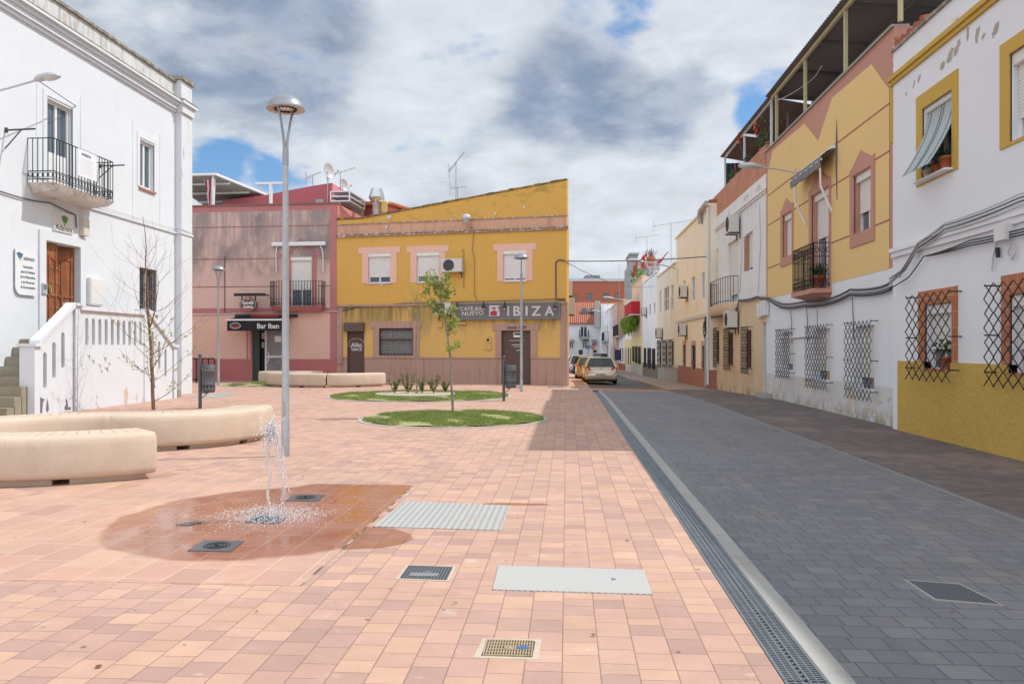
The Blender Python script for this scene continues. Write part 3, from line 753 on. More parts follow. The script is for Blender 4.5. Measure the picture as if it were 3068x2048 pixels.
# flag brackets and the wall lamp
for i, (a, z) in enumerate(((19.9, 6.98), (23.92, 7.0))):
    mb = MB(); mb.bar(LB.P(a, 0, z), LB.P(a, .78, z + .02), .035); mb.bar(LB.P(a, 0, z - .45 if i == 0 else z - .35), LB.P(a, .42, z), .022); mb.bar(LB.P(a, .02, z - .06), LB.P(a, .02, z + .06), .09, .04)
    o = mb.build('wall_bracket', plain('rusty_iron', (.09, .075, .07), .8)); tag(o, 'rusty empty iron bracket sticking out of the white wall ' + ('left of the balcony' if i == 0 else 'right of the balcony'), 'bracket')
M_lum = plain('luminaire_grey', (.50, .52, .54), .35, .2); M_lens = plain('lens', (.55, .55, .53), .15, spec=.8)
def luminaire(root, c, d, L=.62):
    """cobra-head street light: shell and lens; c = mouth of the arm, d = outward direction"""
    d = Vector(d).normalized(); s = d.cross(Vector((0, 0, 1))).normalized(); up = s.cross(d).normalized()
    def ring(k, w, hu, hd, n=14):
        o = Vector(c) + d * (L * k)
        return [o + s * (w * math.cos(2 * math.pi * i / n)) + up * ((hu if math.sin(2 * math.pi * i / n) > 0 else hd) * math.sin(2 * math.pi * i / n)) for i in range(n)]
    mb = MB(); mb.grid([ring(-.05, .035, .035, .035), ring(0, .06, .06, .05), ring(.12, .10, .09, .06), ring(.35, .14, .125, .03), ring(.65, .155, .12, .025), ring(.9, .12, .075, .02), ring(1.0, .02, .01, .01)], closeu=True)
    mb.build('shell', M_lum, root)
    mb = MB(); mb.grid([ring(.36, .05, .0, .03), ring(.45, .12, .0, .07), ring(.7, .13, .0, .075), ring(.9, .08, .0, .05), ring(.95, .01, .0, .02)], closeu=True)
    mb.build('lens', M_lens, root)
base = LB.P(19.35, 0, 7.72)
wl = empty('wall_lamp', base, 'grey street luminaire on a long bare arm from the white building', 'street lamp')
mb = MB(); mb.tube([base, LB.P(19.35, .5, 7.83), LB.P(19.36, 1.15, 8.0)], .025, 8); mb.bar(LB.P(19.35, .01, 7.6), LB.P(19.35, .01, 7.85), .1, .03); mb.build('arm', M_lum, wl)
luminaire(wl, LB.P(19.36, 1.15, 8.02), (1, .0, .12))
wire('lamp_wire', [LB.P(19.4, 1.2, 8.0), LB.P(22.75, .03, 8.42)], .012, M_cable, 'thin wire running from the wall luminaire to the balcony door surround')
wire('cable', [LB.P(19.0, .04, 5.47), LB.P(20.6, .04, 5.42), LB.P(21.6, .04, 5.5), LB.P(22.7, .05, 5.36), LB.P(22.75, .04, 5.0)], .018, M_cable, 'grey cable bundle clipped to the white wall under the balcony', sag=.01)
wire('cable', [LB.P(22.9, .04, 5.3), LB.P(23.0, .1, 5.62), LB.P(23.6, .05, 5.83), LB.P(26, .05, 5.80), LB.P(28.6, .06, 5.83), LB.P(28.62, .25, 5.82), LB.P(29.4, .27, 5.80)], .012, M_cablew, 'pale cable along the white wall above the string course', sag=.006)

# ---- double outside staircase
ST = empty('outside_stairs', (-13.2, 21.5, 0), 'white masonry double staircase with slotted parapet up to the wooden door', 'stairs')
M_step = surf('step_stone', (.30, .27, .20), .9, .1, .08, 2, stains=[((.16, .15, .11), (3, 3, 3), .5, .7, .5, 0, 0)])
for sgn in (0, 1):
    mb = MB()
    for k in range(8):
        z = .235 * k
        y0 = 18.65 + .25 * k; y1 = y0 + .27
        if sgn: y0, y1 = 46.1 - y1 - .35, 46.1 - y0 - .35
        if k < 7: mb.fb(LB, y0, y1 if not sgn else y1, .02, .95, -.1, z + .235)
    mb.build('steps', M_step, ST)
mb = MB(); mb.fb(LB, 20.42, 25.0, .02, .95, 1.6, 1.85); mb.build('landing', M_step, ST)
M_ws = surf('limewash_stairs', (.655, .685, .72), .9, .03, .02, .8, stains=WHITE_ST + [((.42, .33, .24), (1.4, 1.4, .8), .62, .7, .6, .9, .1), ((.5, .42, .34), (3, 3, 1), .55, .68, .5, .35, .02)], bump=.35, bscale=30)
def panel(mb, fr, a0, a1, zt, zb, slots, t0, t1):
    E = sorted([a0, a1] + [s[0] - s[1] for s in slots] + [s[0] + s[1] for s in slots])
    for p, q in zip(E, E[1:]):
        m_ = (p + q) / 2; sl_ = [s for s in slots if s[0] - s[1] < m_ < s[0] + s[1]]
        segs = [(zb, zb, zt(p), zt(q))] if not sl_ else [(zb, zb, sl_[0][2], sl_[0][2]), (sl_[0][3], sl_[0][3], zt(p), zt(q))]
        for (l0, l1, h0, h1) in segs:
            mb.hexa([fr.P(p, t0, l0), fr.P(q, t0, l1), fr.P(q, t1, l1), fr.P(p, t1, l0), fr.P(p, t0, h0), fr.P(q, t0, h1), fr.P(q, t1, h1), fr.P(p, t1, h0)])
        if sl_:   # rounded heads and feet of the slot
            w = sl_[0][1]; c = sl_[0][0]
            for zz, sg_ in ((sl_[0][3], -1), (sl_[0][2], 1)):
                for side in (-1, 1):
                    mb.prism(fr, [(c + side * w, zz), (c + side * w * .25, zz), (c + side * w * .7, zz + sg_ * w * .35), (c + side * w, zz + sg_ * w * 1.0)], t0 + .002, t1 - .002)
mb = MB(); T0, T1 = .95, 1.1
zs_up = lambda a: 1.66 + (a - 19.45) * (2.70 - 1.66) / (20.98 - 19.45)
zs_dn = lambda a: 2.70 - (a - 24.6) * (2.70 - 1.66) / (26.2 - 24.6)
panel(mb, LB, 19.5, 20.9, zs_up, -.05, [(19.79, .07, .62, 1.52), (20.14, .07, .86, 1.77), (20.50, .07, 1.10, 2.02)], T0, T1)
sl10 = [(21.52 + .302 * k, .072, 1.68, 2.42) for k in range(10)]
panel(mb, LB, 21.2, 24.45, lambda a: 2.66, -.05, sl10, T0, T1)
panel(mb, LB, 24.6, 26.2, zs_dn, -.05, [(24.95, .07, 1.25, 2.15), (25.35, .07, .95, 1.85), (25.75, .07, .7, 1.6)], T0, T1)
mb.build('parapet', M_ws, ST)
for a, z, tt in ((19.36, 1.66, .75), (20.98, 2.72, .87), (24.42, 2.72, .87), (26.25, 1.66, .87)):
    mb = MB(); mb.fb(LB, a, a + .2, tt, 1.13, -.05, z); mb.fb(LB, a - .05, a + .27, tt - .05, 1.19, z, z + .07); mb.build('pier', M_ws, ST)
mb = MB(); cw0, cw1 = .9, 1.17
for f, p, q in ((zs_up, 19.5, 20.95), (zs_dn, 24.6, 26.25)):
    mb.hexa([LB.P(p, cw0, f(p)), LB.P(q, cw0, f(q)), LB.P(q, cw1, f(q)), LB.P(p, cw1, f(p)), LB.P(p, cw0, f(p) + .12), LB.P(q, cw0, f(q) + .12), LB.P(q, cw1, f(q) + .12), LB.P(p, cw1, f(p) + .12)])
mb.fb(LB, 21.18, 24.42, cw0, cw1, 2.62, 2.73); mb.build('handrail', M_ws, ST)
# painted swallows and small animals on the stair wall
mb = MB()
def swallow(a, z, s, k):
    r = random.uniform(-.5, .5); cs, sn = math.cos(r), math.sin(r)
    for poly in ([(-.9, .75), (-.1, .18), (.15, -.1), (-.15, -.05)], [(.95, .1), (.1, .16), (-.15, -.12), (.2, -.06)], [(-.12, .12), (.12, .1), (.42, -.8), (.12, -.35), (.1, -.9), (-.04, -.2)]):
        mb.prism(LB, [(a + s * (x * cs - y * sn), z + s * (x * sn + y * cs)) for x, y in poly], 1.1, 1.1035 + .0004 * k)
for k, (x, y, s) in enumerate(((204, 817, .1), (214, 828, .09), (229, 838, .08), (241, 822, .11), (251, 834, .07), (245, 845, .12), (233, 851, .06), (283, 816, .09), (290, 824, .06), (303, 838, .06), (315, 842, .09))):
    q = LB.q(x, y, 1.1); swallow(q[0], q[1], s, k)
def silhouette(pts):
    mb.prism(LB, pts, 1.1, 1.104)
a = 19.66
silhouette([(a - .06, .05), (a + .02, .05), (a + .05, .3), (a + .12, .38), (a + .03, .40), (a - .03, .44), (a - .07, .38), (a - .06, .2)])
silhouette([(a + .16, .12), (a + .22, .04), (a + .28, .12), (a + .25, .3), (a + .2, .4), (a + .19, .28)])
a = 20.6
silhouette([(a, .05), (a + .2, .04), (a + .24, .1), (a + .12, .12), (a + .06, .3), (a, .34), (a + .02, .2), (a - .04, .12)])
for x, y, s in ((436, 806, .18), (361, 848, .16), (399, 878, .17)):
    q = LB.q(x, y, 1.1 if x < 410 else .23)
mb.build('painted_silhouettes', plain('mural_grey', (.16, .16, .18), .9), ST)

M_rust_st = surf('damp_stain', (.58, .47, .37), .95, .15, .08, 4); M_bare = surf('bare_render', (.50, .41, .33), .95, .15, .1, 5, stains=[((.66, .62, .58), (9, 9, 9), .5, .58, .8, 0, 0)])
patch(LB, ST, [(23.42, .22, .13, .3, .05)], M_rust_st, t=1.1025)
patch(LB, root, [(20.2, 10.62, .1, .1, 0), (22.3, 10.68, .10, .26, 0), (18.4, 10.6, .5, .12, .3), (25.2, 10.55, .3, .08, .2)], M_bare, t=-.017)
# ================================================================== pink bar and mustard bar at the end of the square
def along(xl, dl, xr, dr):
    """facade frame between two points given by picture column and distance; a=0 at the right end, negative to the left"""
    pl, pr = at(xl, 800, dl), at(xr, 800, dr)
    u = Vector((pr.x - pl.x, pr.y - pl.y, 0)).normalized(); n = Vector((u.y, -u.x, 0))
    return Fr((pr.x, pr.y, 0), u, n), (Vector((pr.x - pl.x, pr.y - pl.y, 0))).length
YB, YL = along(773, 40.0, 1300, 37.2)
PB, PL = along(400, 41.0, 774.5, 40.0)
YZ = gz(YB.o.x, YB.o.y) - .12

def q4(fr, x0, y0, x1, y1, t=0.0):
    """facade rectangle seen between two picture corners: a0, a1, z0, z1"""
    a0, z1 = fr.q(x0, y0, t); a1, z0 = fr.q(x1, y1, t)
    return a0, a1, z0, z1
def cz(zx): return 750.4 + .34175 * zx          # close-up to full picture columns and rows
def cy(zy): return 382.8 + .34175 * zy
def yq(x0, y0, x1, y1): return q4(YB, cz(x0), cy(y0), cz(x1), cy(y1))

M_must = surf('mustard_render', (.66, .382, .095), .9, .03, .025, .6, stains=[((.66, .42, .12), (.8, .8, .6), .5, .75, .35, 0, 0), ((.20, .13, .05), (7, 7, .5), .60, .72, .28, 0, 0), ((.70, .66, .6), (6, 6, 6), .735, .75, .8, 0, 0)], bump=.25, bscale=40)
M_must2 = surf('mustard_render_dirty', (.69, .43, .14), .9, .04, .03, .8, stains=[((.15, .115, .05), (5.0, 5.0, .22), .38, .60, .8, 2.3, 3.45), ((.30, .22, .09), (1.2, 1.2, .4), .40, .62, .6, 1.6, 3.2), ((.66, .46, .18), (.8, .8, .6), .5, .75, .4, 0, 0)], bump=.25, bscale=40)
M_mustg = surf('mustard_gable', (.64, .37, .09), .9, .03, .03, .6, stains=[((.13, .10, .06), (1.4, 1.4, 3), .52, .66, .45, 6.8, 9.6), ((.70, .66, .6), (3, 3, 3), .735, .75, .8, 0, 0)], bump=.25, bscale=40)
M_gcap = surf('gable_lichen', (.13, .105, .06), .95, .2, .2, 3, stains=[((.40, .24, .06), (3, 3, 3), .45, .6, .7, 0, 0)])
M_pinkst = surf('pink_granite', (.45, .285, .225), .8, .05, .08, 1.2, stains=[((.24, .145, .115), (6, 6, .5), .5, .7, .5, 0, 0)], bump=.2, bscale=60)
M_pinkb = surf('pink_band', (.62, .35, .235), .9, .05, .05, 1, stains=[((.62, .58, .54), (4, 4, 4), .70, .72, .8, 0, 0), ((.3, .18, .13), (3, 3, .8), .5, .7, .4, 0, 0)])
M_pinkf = surf('pink_frame', (.76, .47, .375), .85, .03, .02, 1)
M_corn = surf('cornice_worn', (.36, .24, .17), .9, .1, .1, 3, stains=[((.60, .57, .53), (8, 8, 8), .52, .58, .9, 0, 0)])

y0 = gz(YB.o.x, YB.o.y)
must = empty('mustard_building', YB.P(-YL / 2, 0, -.1), 'mustard yellow corner bar building with sloping gable and pink stone plinth', 'building')
wins = [yq(277, 582, 427, 778), yq(602, 575, 752, 772), yq(1183, 563, 1337, 763)]
gr_ = yq(350, 1082, 578, 1264)
d1_ = yq(135, 1046, 250, 1385); d2_ = yq(1170, 1097, 1367, 1442)
zl = YB.Z(cz(800), cy(922)); zc = YB.Z(cz(800), cy(440)); zp = YB.Z(cz(800), cy(1282))
d1_ = d1_[:2] + (.0 - .02,) + d1_[3:]; d2_ = d2_[:2] + (y0 * .9,) + d2_[3:]
holes = [w + (.18,) for w in wins] + [gr_ + (.2,), d1_ + (.14,), d2_ + (.16,)]
mb = MB(); wall(mb, YB, -YL, 0, -.6, zc, holes, .6, pick=lambda a, z: 4 if z < zp else (1 if z < zl else 0), zcuts=(zl, zp), rev=3, back=2, base=0)
mb.build('wall', [M_must, M_must2, M_dark, M_pinkf, M_pinkst], must)
zb0, zb1 = YB.Z(cz(800), cy(432)), YB.Z(cz(800), cy(362))
mb = MB(); mb.fb(YB, -YL, 0, -.5, -.01, zc + .02, zb1); mb.build('frieze', M_pinkb, must)
p_r, p_l = YB.P(-.01, -.3, 0), YB.P(-YL, -.3, 0); bk = [p_l, p_r, p_r + Vector((-.25, 12, 0)), p_l + Vector((0, 12, 0))]
mb = MB(); mb.hexa([p + Vector((0, 0, -.6)) for p in bk] + [p + Vector((0, 0, zb1 - .05)) for p in bk]); mb.build('rear_block', M_must, must)
mb = MB(); mb.fb(YB, -YL - .02, .05, -.1, .09, zc - .06, zc + .03); mb.fb(YB, -YL - .02, .07, -.1, .13, zc + .032, zc + .09); mb.build('cornice', M_corn, must)
mb = MB(); mb.fb(YB, -YL, .03, -.05, .035, zb1, zb1 + .05); mb.build('moulding', M_corn, must)
gl = YB.Z(cz(65), cy(352)); gm = YB.q(cz(225), cy(345)); grr = YB.Z(cz(1590), cy(85)); zg0 = zb1 + .052
gpoly = [(-YL, zg0), (0, zg0), (0, grr), (gm[0], gm[1]), (-YL, gl)]
mb = MB(); mb.prism(YB, gpoly, -.4, -.012); mb.build('gable', M_mustg, must)
mb = MB()
N = 46
def gtop(a): return gl + (gm[1] - gl) * (a + YL) / (gm[0] + YL) if a < gm[0] else gm[1] + (grr - gm[1]) * (a - gm[0]) / (-gm[0])
for k in range(N):
    a0 = -YL + YL * k / N; a1 = -YL + YL * (k + 1) / N; j = random.uniform(-.012, .02); w = .025 + random.uniform(0, .02)
    mb.hexa([YB.P(a0, -.42, gtop(a0)), YB.P(a1, -.42, gtop(a1)), YB.P(a1, w - .01, gtop(a1) - .03), YB.P(a0, w - .01, gtop(a0) - .03), YB.P(a0, -.42, gtop(a0) + .05 + j), YB.P(a1, -.42, gtop(a1) + .05 + j), YB.P(a1, w - .01, gtop(a1) + .05 + j), YB.P(a0, w - .01, gtop(a0) + .05 + j)])
mb.build('coping', M_gcap, must)
mb = MB(); mb.fb(YB, -YL, .05, -.05, .10, zl - .05, zl + .045); mb.build('string_course', M_pinkst, must)
for w, hd, jx, bot in zip(wins, ((210, 542, 490, 582), (535, 533, 817, 575), (1117, 520, 1402, 563)), ((235, 468), (560, 795), (1143, 1380)), (780, 778, 765)):
    h = yq(*hd); j0 = YB.S(cz(jx[0])); j1 = YB.S(cz(jx[1])); zbt = w[2]
    mb = MB(); mb.fb(YB, h[0], h[1], -.02, .03, w[3], h[3]); mb.fb(YB, j0, w[0], -.02, .025, zbt, w[3] - .002); mb.fb(YB, w[1], j1, -.02, .025, zbt, w[3] - .002); mb.build('window_surround', M_pinkf, must)
for i, w in enumerate(wins):
    ww = window(YB, must, w[0], w[1], w[2], w[3], -.10, 2, .06, shutter=(.80, .80, .92)[i], box=True)
    mb = MB(); mb.fb(YB, w[0] - .03, w[1] + .03, -.1, .05, w[2] - .04, w[2] - .002); mb.build('sill', M_alu, ww)
# grille window
ww = window(YB, must, gr_[0], gr_[1], gr_[2], gr_[3], -.14, 3, .05, mat=M_whitep, pane=plain('curtain_pane', (.66, .66, .65), .3))
lattice(YB, must, gr_[0] + .08, gr_[1] - .08, gr_[2] + .03, gr_[3] - .03, -.03, .17, .02, rows=9, mat=plain('grille_brown', (.05, .03, .028), .5))
mb = MB(); frame_mb(mb, YB, gr_[0], gr_[1], gr_[2], gr_[3], -.06, .0, .05); zz = (gr_[2] + gr_[3]) / 2 + .1
mb.fb(YB, gr_[0], gr_[1], -.05, -.01, zz - .03, zz + .03); mb.build('grille_frame', MATS['grille_brown'], must)
s1 = yq(293, 1038, 632, 1080); s1l = YB.S(cz(310)); s1r = YB.S(cz(620))
mb = MB(); mb.fb(YB, s1[0], s1[1], -.02, .05, s1[2], s1[3]); mb.fb(YB, s1l, gr_[0], -.02, .04, zp, s1[2] - .002); mb.fb(YB, gr_[1], s1r, -.02, .04, zp, s1[2] - .002); mb.fb(YB, gr_[0] - .002, gr_[1] + .002, -.02, .042, zp, gr_[2]); mb.build('window_stone', M_pinkst, must)
s2 = yq(1113, 1052, 1422, 1095); a2l = YB.S(cz(1130)); a2r = YB.S(cz(1410))
mb = MB(); mb.fb(YB, s2[0], s2[1], -.02, .06, s2[2], s2[3]); mb.fb(YB, a2l, d2_[0], -.02, .045, zp, s2[2] - .002); mb.fb(YB, d2_[1], a2r, -.02, .045, zp, s2[2] - .002); ds = mb.build('door_stone', M_pinkst, must)
text('desde 1980', YB, (s2[0] + s2[1]) / 2 + .05, s2[2] + .07, .061, .2, M_ink, 'lettering', ds, shear=.25, bold=.004)
mb = MB(); mb.fb(YB, -YL + .02, YB.S(cz(105)), -.02, .05, zp - .3, zl - .06); mb.fb(YB, YB.S(cz(1567)), .04, -.02, .06, -.5, zl - .06); mb.build('pilaster', M_pinkst, must)
zpp = zp
mb = MB()
for a0, a1 in ((YB.S(cz(105)) + .003, d1_[0]), (d1_[1], s1l), (s1l + .0, a2l), (a2r, YB.S(cz(1567)) - .003)):
    mb.fb(YB, a0 + .002, a1 - .002, -.02, .025, zp - .03, zp + .045)
mb.build('plinth_moulding', M_pinkst, must)
def roller_door(fr, root, d, t):
    mb = MB(); n = int((d[3] - d[2]) / .095)
    for k in range(n):
        z0 = d[2] + (d[3] - d[2]) * k / n; z1 = d[2] + (d[3] - d[2]) * (k + 1) / n
        P = fr.P
        mb.grid([[P(d[0] + .03, t, z0), P(d[1] - .03, t, z0)], [P(d[0] + .03, t + .02, z0 + (z1 - z0) * .35), P(d[1] - .03, t + .02, z0 + (z1 - z0) * .35)], [P(d[0] + .03, t + .02, z0 + (z1 - z0) * .75), P(d[1] - .03, t + .02, z0 + (z1 - z0) * .75)], [P(d[0] + .03, t, z1), P(d[1] - .03, t, z1)]], sm=False)
    o = mb.build('roller_door', M_brownsh, root)
    mb = MB(); mb.fb(fr, d[0], d[0] + .04, t - .05, .01, d[2], d[3]); mb.fb(fr, d[1] - .04, d[1], t - .05, .01, d[2], d[3]); mb.build('guide_rail', M_brownsh, o)
    return o
rd1 = roller_door(YB, must, d1_, -.08); rd2 = roller_door(YB, must, d2_, -.12)
bx = yq(122, 1045, 253, 1105)
mb = MB(); mb.fb(YB, bx[0], bx[1], .0, .22, bx[2], bx[3]); mb.build('roller_box', M_brownsh, rd1, bevel=.03)
M_paint = plain('white_paint', (.62, .62, .62), .7)
text('Aliko', YB, YB.S(cz(192)), YB.Z(cz(192), cy(1207)), -.055, .30, M_paint, 'lettering', rd1, shear=.2, sx=.9, bold=.006)
text('53091.8', YB, YB.S(cz(194)), YB.Z(cz(194), cy(1233)), -.055, .17, M_paint, 'lettering', rd1, sx=1.0, bold=.004)
mb = MB(); ctr = YB.q(cz(192), cy(1190)); mb.tube([YB.P(ctr[0] + .38 * math.cos(k * .5) * (1.15 if k % 2 else 1), -.05, ctr[1] + .03 + .26 * math.sin(k * .5)) for k in range(13)], .012, 4); mb.build('emblem', M_paint, rd1)
pb = yq(1248, 1108, 1300, 1142); mb = MB(); mb.fb(YB, pb[0], pb[1], -.10, -.085, pb[2], pb[3]); mb.build('notice', M_whitep, rd2)
mb = MB(); mb.fb(YB, pb[0] + .04, pb[1] - .04, -.085, -.082, pb[2] + .1, pb[3] - .04); mb.build('notice_print', M_ink, rd2)
for k, z_ in enumerate((1165, 1195, 1208, 1232)):
    q = YB.q(cz(1270), cy(z_)); mb = MB(); mb.fb(YB, q[0] - .35 + .1 * k, q[0] + .35 - .05 * k, -.097, -.094, q[1], q[1] + .02 + .01 * (k % 2)); mb.build('scratch', M_paint, rd2)
mt = yq(1060, 1140, 1103, 1180); mt2 = yq(1058, 1183, 1104, 1226)
mb = MB(); mb.fb(YB, mt[0], mt[1], 0, .05, mt[2], mt[3]); mb.fb(YB, mt2[0], mt2[1], 0, .06, mt2[2], mt2[3]); o = mb.build('meter_box', surf('meter_yellow', (.60, .40, .14))); tag(o, 'yellow painted meter box with a small dark window left of the brown bar door', 'meter box'); WLOC[o] = Vector()
mb = MB(); mb.fb(YB, mt[0] + .1, mt[1] - .1, .051, .055, mt[2] + .08, mt[3] - .08); mb.build('meter_window', M_dark, o)
q = yq(748, 1040, 775, 1077); mb = MB(); mb.fb(YB, q[0], q[1], 0, .08, q[2], q[3]); tag(mb.build('junction_box', MATS['meter_yellow']), 'yellow painted junction box right of the grilled bar window', 'junction box')
q = yq(865, 1044, 935, 1056); mb = MB(); mb.fb(YB, q[0], q[1], 0, .1, q[2], q[3]); tag(mb.build('wall_shelf', MATS['meter_yellow']), 'thin yellow ledge sticking out below the left end of the bar sign', 'ledge')
# long bar sign
sgn = yq(865, 920, 1563, 1014)
M_sgrey = surf('sign_grey', (.17, .158, .162), .6, .06, .04, 1)
mb = MB(); mb.fb(YB, sgn[0], sgn[1], .02, .16, sgn[2], sgn[3]); bs = mb.build('bar_sign', M_sgrey); WLOC[bs] = Vector()
tag(bs, 'long grey shop sign with pale raised letters over the brown bar door', 'sign')
mb = MB(); frame_mb(mb, YB, sgn[0] - .03, sgn[1] + .03, sgn[2] - .03, sgn[3] + .03, .0, .18, .05); mb.build('sign_frame', plain('sign_frame', (.20, .21, .23), .4), bs)
M_let = surf('letter_cream', (.62, .58, .54), .6, .05, .04, 2, stains=[((.40, .27, .16), (3, 3, 3), .62, .68, .7, 0, 0)])
def yt(s, x, y, size, **k): return text(s, YB, YB.S(cz(x)), YB.Z(cz(x), cy(y)), .162, size, M_let, 'lettering', bs, depth=.012, **k)
yt('CAFÉ-BAR', 984, 964, .235, bold=.004, sx=1.05, spacing=1.15)
yt('NUEVO', 985, 996, .27, bold=.004, sx=1.12, spacing=1.1, rot=.04)
for ch, x in (('I', 1222), ('B', 1278), ('I', 1345), ('Z', 1408), ('A', 1497)):
    yt(ch, x, 998, .62, bold=.012, sx=1.08 if ch != 'A' else 1.0)
q = yq(1094, 931, 1167, 1003); mb = MB(); mb.fb(YB, q[0], q[1], .162, .20, q[2], q[3]); wp = mb.build('emblem_panel', plain('panel_pale', (.52, .55, .58), .4), bs, bevel=.04)
M_red = plain('print_red', (.42, .035, .03), .5); M_skin = plain('print_skin', (.55, .30, .22), .5)
ca, c0 = (q[0] + q[1]) / 2, q[2]; Hh = q[3] - q[2]
mb = MB(); mb.prism(YB, [(ca - .17, c0 + .08 * Hh), (ca + .12, c0 + .06 * Hh), (ca + .12, c0 + .42 * Hh), (ca + .04, c0 + .52 * Hh), (ca - .12, c0 + .5 * Hh), (ca - .22, c0 + .3 * Hh)], .2, .206)
mb.prism(YB, [(ca - .13, c0 + .68 * Hh), (ca + .07, c0 + .70 * Hh), (ca + .05, c0 + .82 * Hh), (ca - .1, c0 + .83 * Hh)], .2, .206); mb.prism(YB, [(ca + .17, c0 + .72 * Hh), (ca + .27, c0 + .72 * Hh), (ca + .27, c0 + .88 * Hh), (ca + .17, c0 + .88 * Hh)], .2, .206); mb.build('figure_red', M_red, bs)
mb = MB(); mb.prism(YB, [(ca - .08, c0 + .53 * Hh), (ca + .05, c0 + .53 * Hh), (ca + .06, c0 + .68 * Hh), (ca - .08, c0 + .68 * Hh)], .2, .205)
mb.prism(YB, [(ca + .1, c0 + .36 * Hh), (ca + .26, c0 + .42 * Hh), (ca + .26, c0 + .7 * Hh), (ca + .2, c0 + .7 * Hh), (ca + .2, c0 + .46 * Hh), (ca + .1, c0 + .43 * Hh)], .2, .2055); mb.build('figure_skin', M_skin, bs)
for i, x in enumerate((882, 1060, 1200, 1538)):
    a = YB.S(cz(x)); z = YB.Z(cz(x), cy(918)); mb = MB(); mb.tube([YB.P(a, .16, z + .05), YB.P(a + .01, .3, z + .06), YB.P(a + .02, .36, z - .06)], .022, 6); mb.lathe(YB.P(a + .03, .36, z - .2), [(.085, -.03), (.08, .03), (.045, .13), (.02, .15)], 10); sp = mb.build('sign_spotlight', M_iron); WLOC[sp] = Vector()
    tag(sp, 'small black spotlight with white bulb over the grey bar sign ' + ('at its left end', 'above the café letters', 'left of the large letters', 'at its right end')[i], 'spotlight', 'sign spotlights'); mb = MB(); mb.ball(YB.P(a + .03, .36, z - .235), .06, 10, 6); mb.build('bulb', plain('bulb_white', (.7, .7, .7), .2), sp)
# air conditioners
M_ac = surf('ac_white', (.60, .58, .54), .5, .03, .02, 2); M_acg = plain('ac_grille', (.07, .07, .07), .6)
def aircon(fr, a0, a1, z0, z1, label, t0=.10, dep=.30, fan=.38):
    mb = MB(); mb.fb(fr, a0, a1, t0, t0 + dep, z0, z1); o = mb.build('air_conditioner', M_ac, bevel=.015); WLOC[o] = Vector(); tag(o, label, 'air conditioner', 'wall air conditioners')
    h = z1 - z0; c = a0 + (a1 - a0) * fan; r = min(h * .42, (a1 - a0) * .36)
    mb = MB()
    for k in range(4):
        rr = r * (1 - .22 * k); mb.tube([fr.P(c + rr * math.cos(i * math.pi / 10), t0 + dep + .012, (z0 + z1) / 2 + rr * math.sin(i * math.pi / 10)) for i in range(21)], .006, 4, cap=False)
    mb.prism(fr, [(c + r * math.cos(i * math.pi / 10), (z0 + z1) / 2 + r * math.sin(i * math.pi / 10)) for i in range(20)], t0 + dep - .005, t0 + dep + .004); mb.build('fan_grille', M_acg, o)
    for a in (a0 + .12, a1 - .12): mb = MB(); mb.bar(fr.P(a, 0, z0 - .02), fr.P(a, t0 + dep, z0 - .02), .04, .035); mb.bar(fr.P(a, .02, z0 - .25), fr.P(a, .02, z0 - .03), .035); mb.build('bracket', M_iron, o)
    return o
q = yq(780, 622, 920, 708); aircon(YB, *q, 'dirty white air conditioner right of the middle upper window of the mustard building')
q = yq(735, 912, 845, 993); aircon(YB, *q, 'white air conditioner behind the young leafy tree left of the grey bar sign')
# globe lamp and its cable, other cables on the mustard front
q = YB.q(cz(955), cy(352)); gl_ = empty('globe_lamp', YB.P(q[0], 0, q[1] - .35), 'grey dome wall lamp on the pink frieze of the mustard building', 'wall lamp')
mb = MB(); mb.tube([YB.P(q[0], .0, q[1] - .35), YB.P(q[0], .3, q[1] - .4), YB.P(q[0], .45, q[1] - .2)], .025, 6); mb.build('arm', M_lum, gl_)
mb = MB(); mb.ball(YB.P(q[0], .5, q[1]), .22, 16, 10, 1, 1, .85); mb.build('dome', M_lum, gl_)
mb = MB(); mb.ball(YB.P(q[0], .5, q[1] - .12), .15, 14, 8, 1, 1, .8); mb.build('lens', M_lens, gl_)
def yp(x, y, t=.03): a, z = YB.q(cz(x), cy(y)); return YB.P(a, t, z)
M_cy = plain('cable_yellowed', (.36, .26, .12), .7)
wire('cable', [yp(970, 400), yp(985, 440), yp(975, 560), yp(990, 620), yp(990, 860), yp(1010, 895)], .02, M_cy, 'thin cable dropping from the dome wall lamp on the mustard front', sag=.004)
wire('cable', [yp(1600, 630, .06), yp(1560, 622), yp(1535, 640), yp(1537, 885), yp(1600, 893)], .03, M_cable, 'dark cable loop near the right corner of the mustard front', sag=.004)
wire('cable', [yp(100, 965), yp(240, 935), yp(540, 915, .1), yp(800, 908, .12), yp(1200, 898, .12), yp(1600, 885, .1)], .022, M_cable, 'dark cable along the ledge between the floors of the mustard building', sag=.004)
wire('pipe', [yp(915, 690), yp(917, 560), yp(908, 552)], .025, M_cy, 'thin yellow pipe above the mustard building air conditioner', 'pipe')
wire('pipe', [yp(920, 700), yp(918, 815)], .022, M_cy, 'thin yellow drain pipe below the mustard building air conditioner', 'pipe')

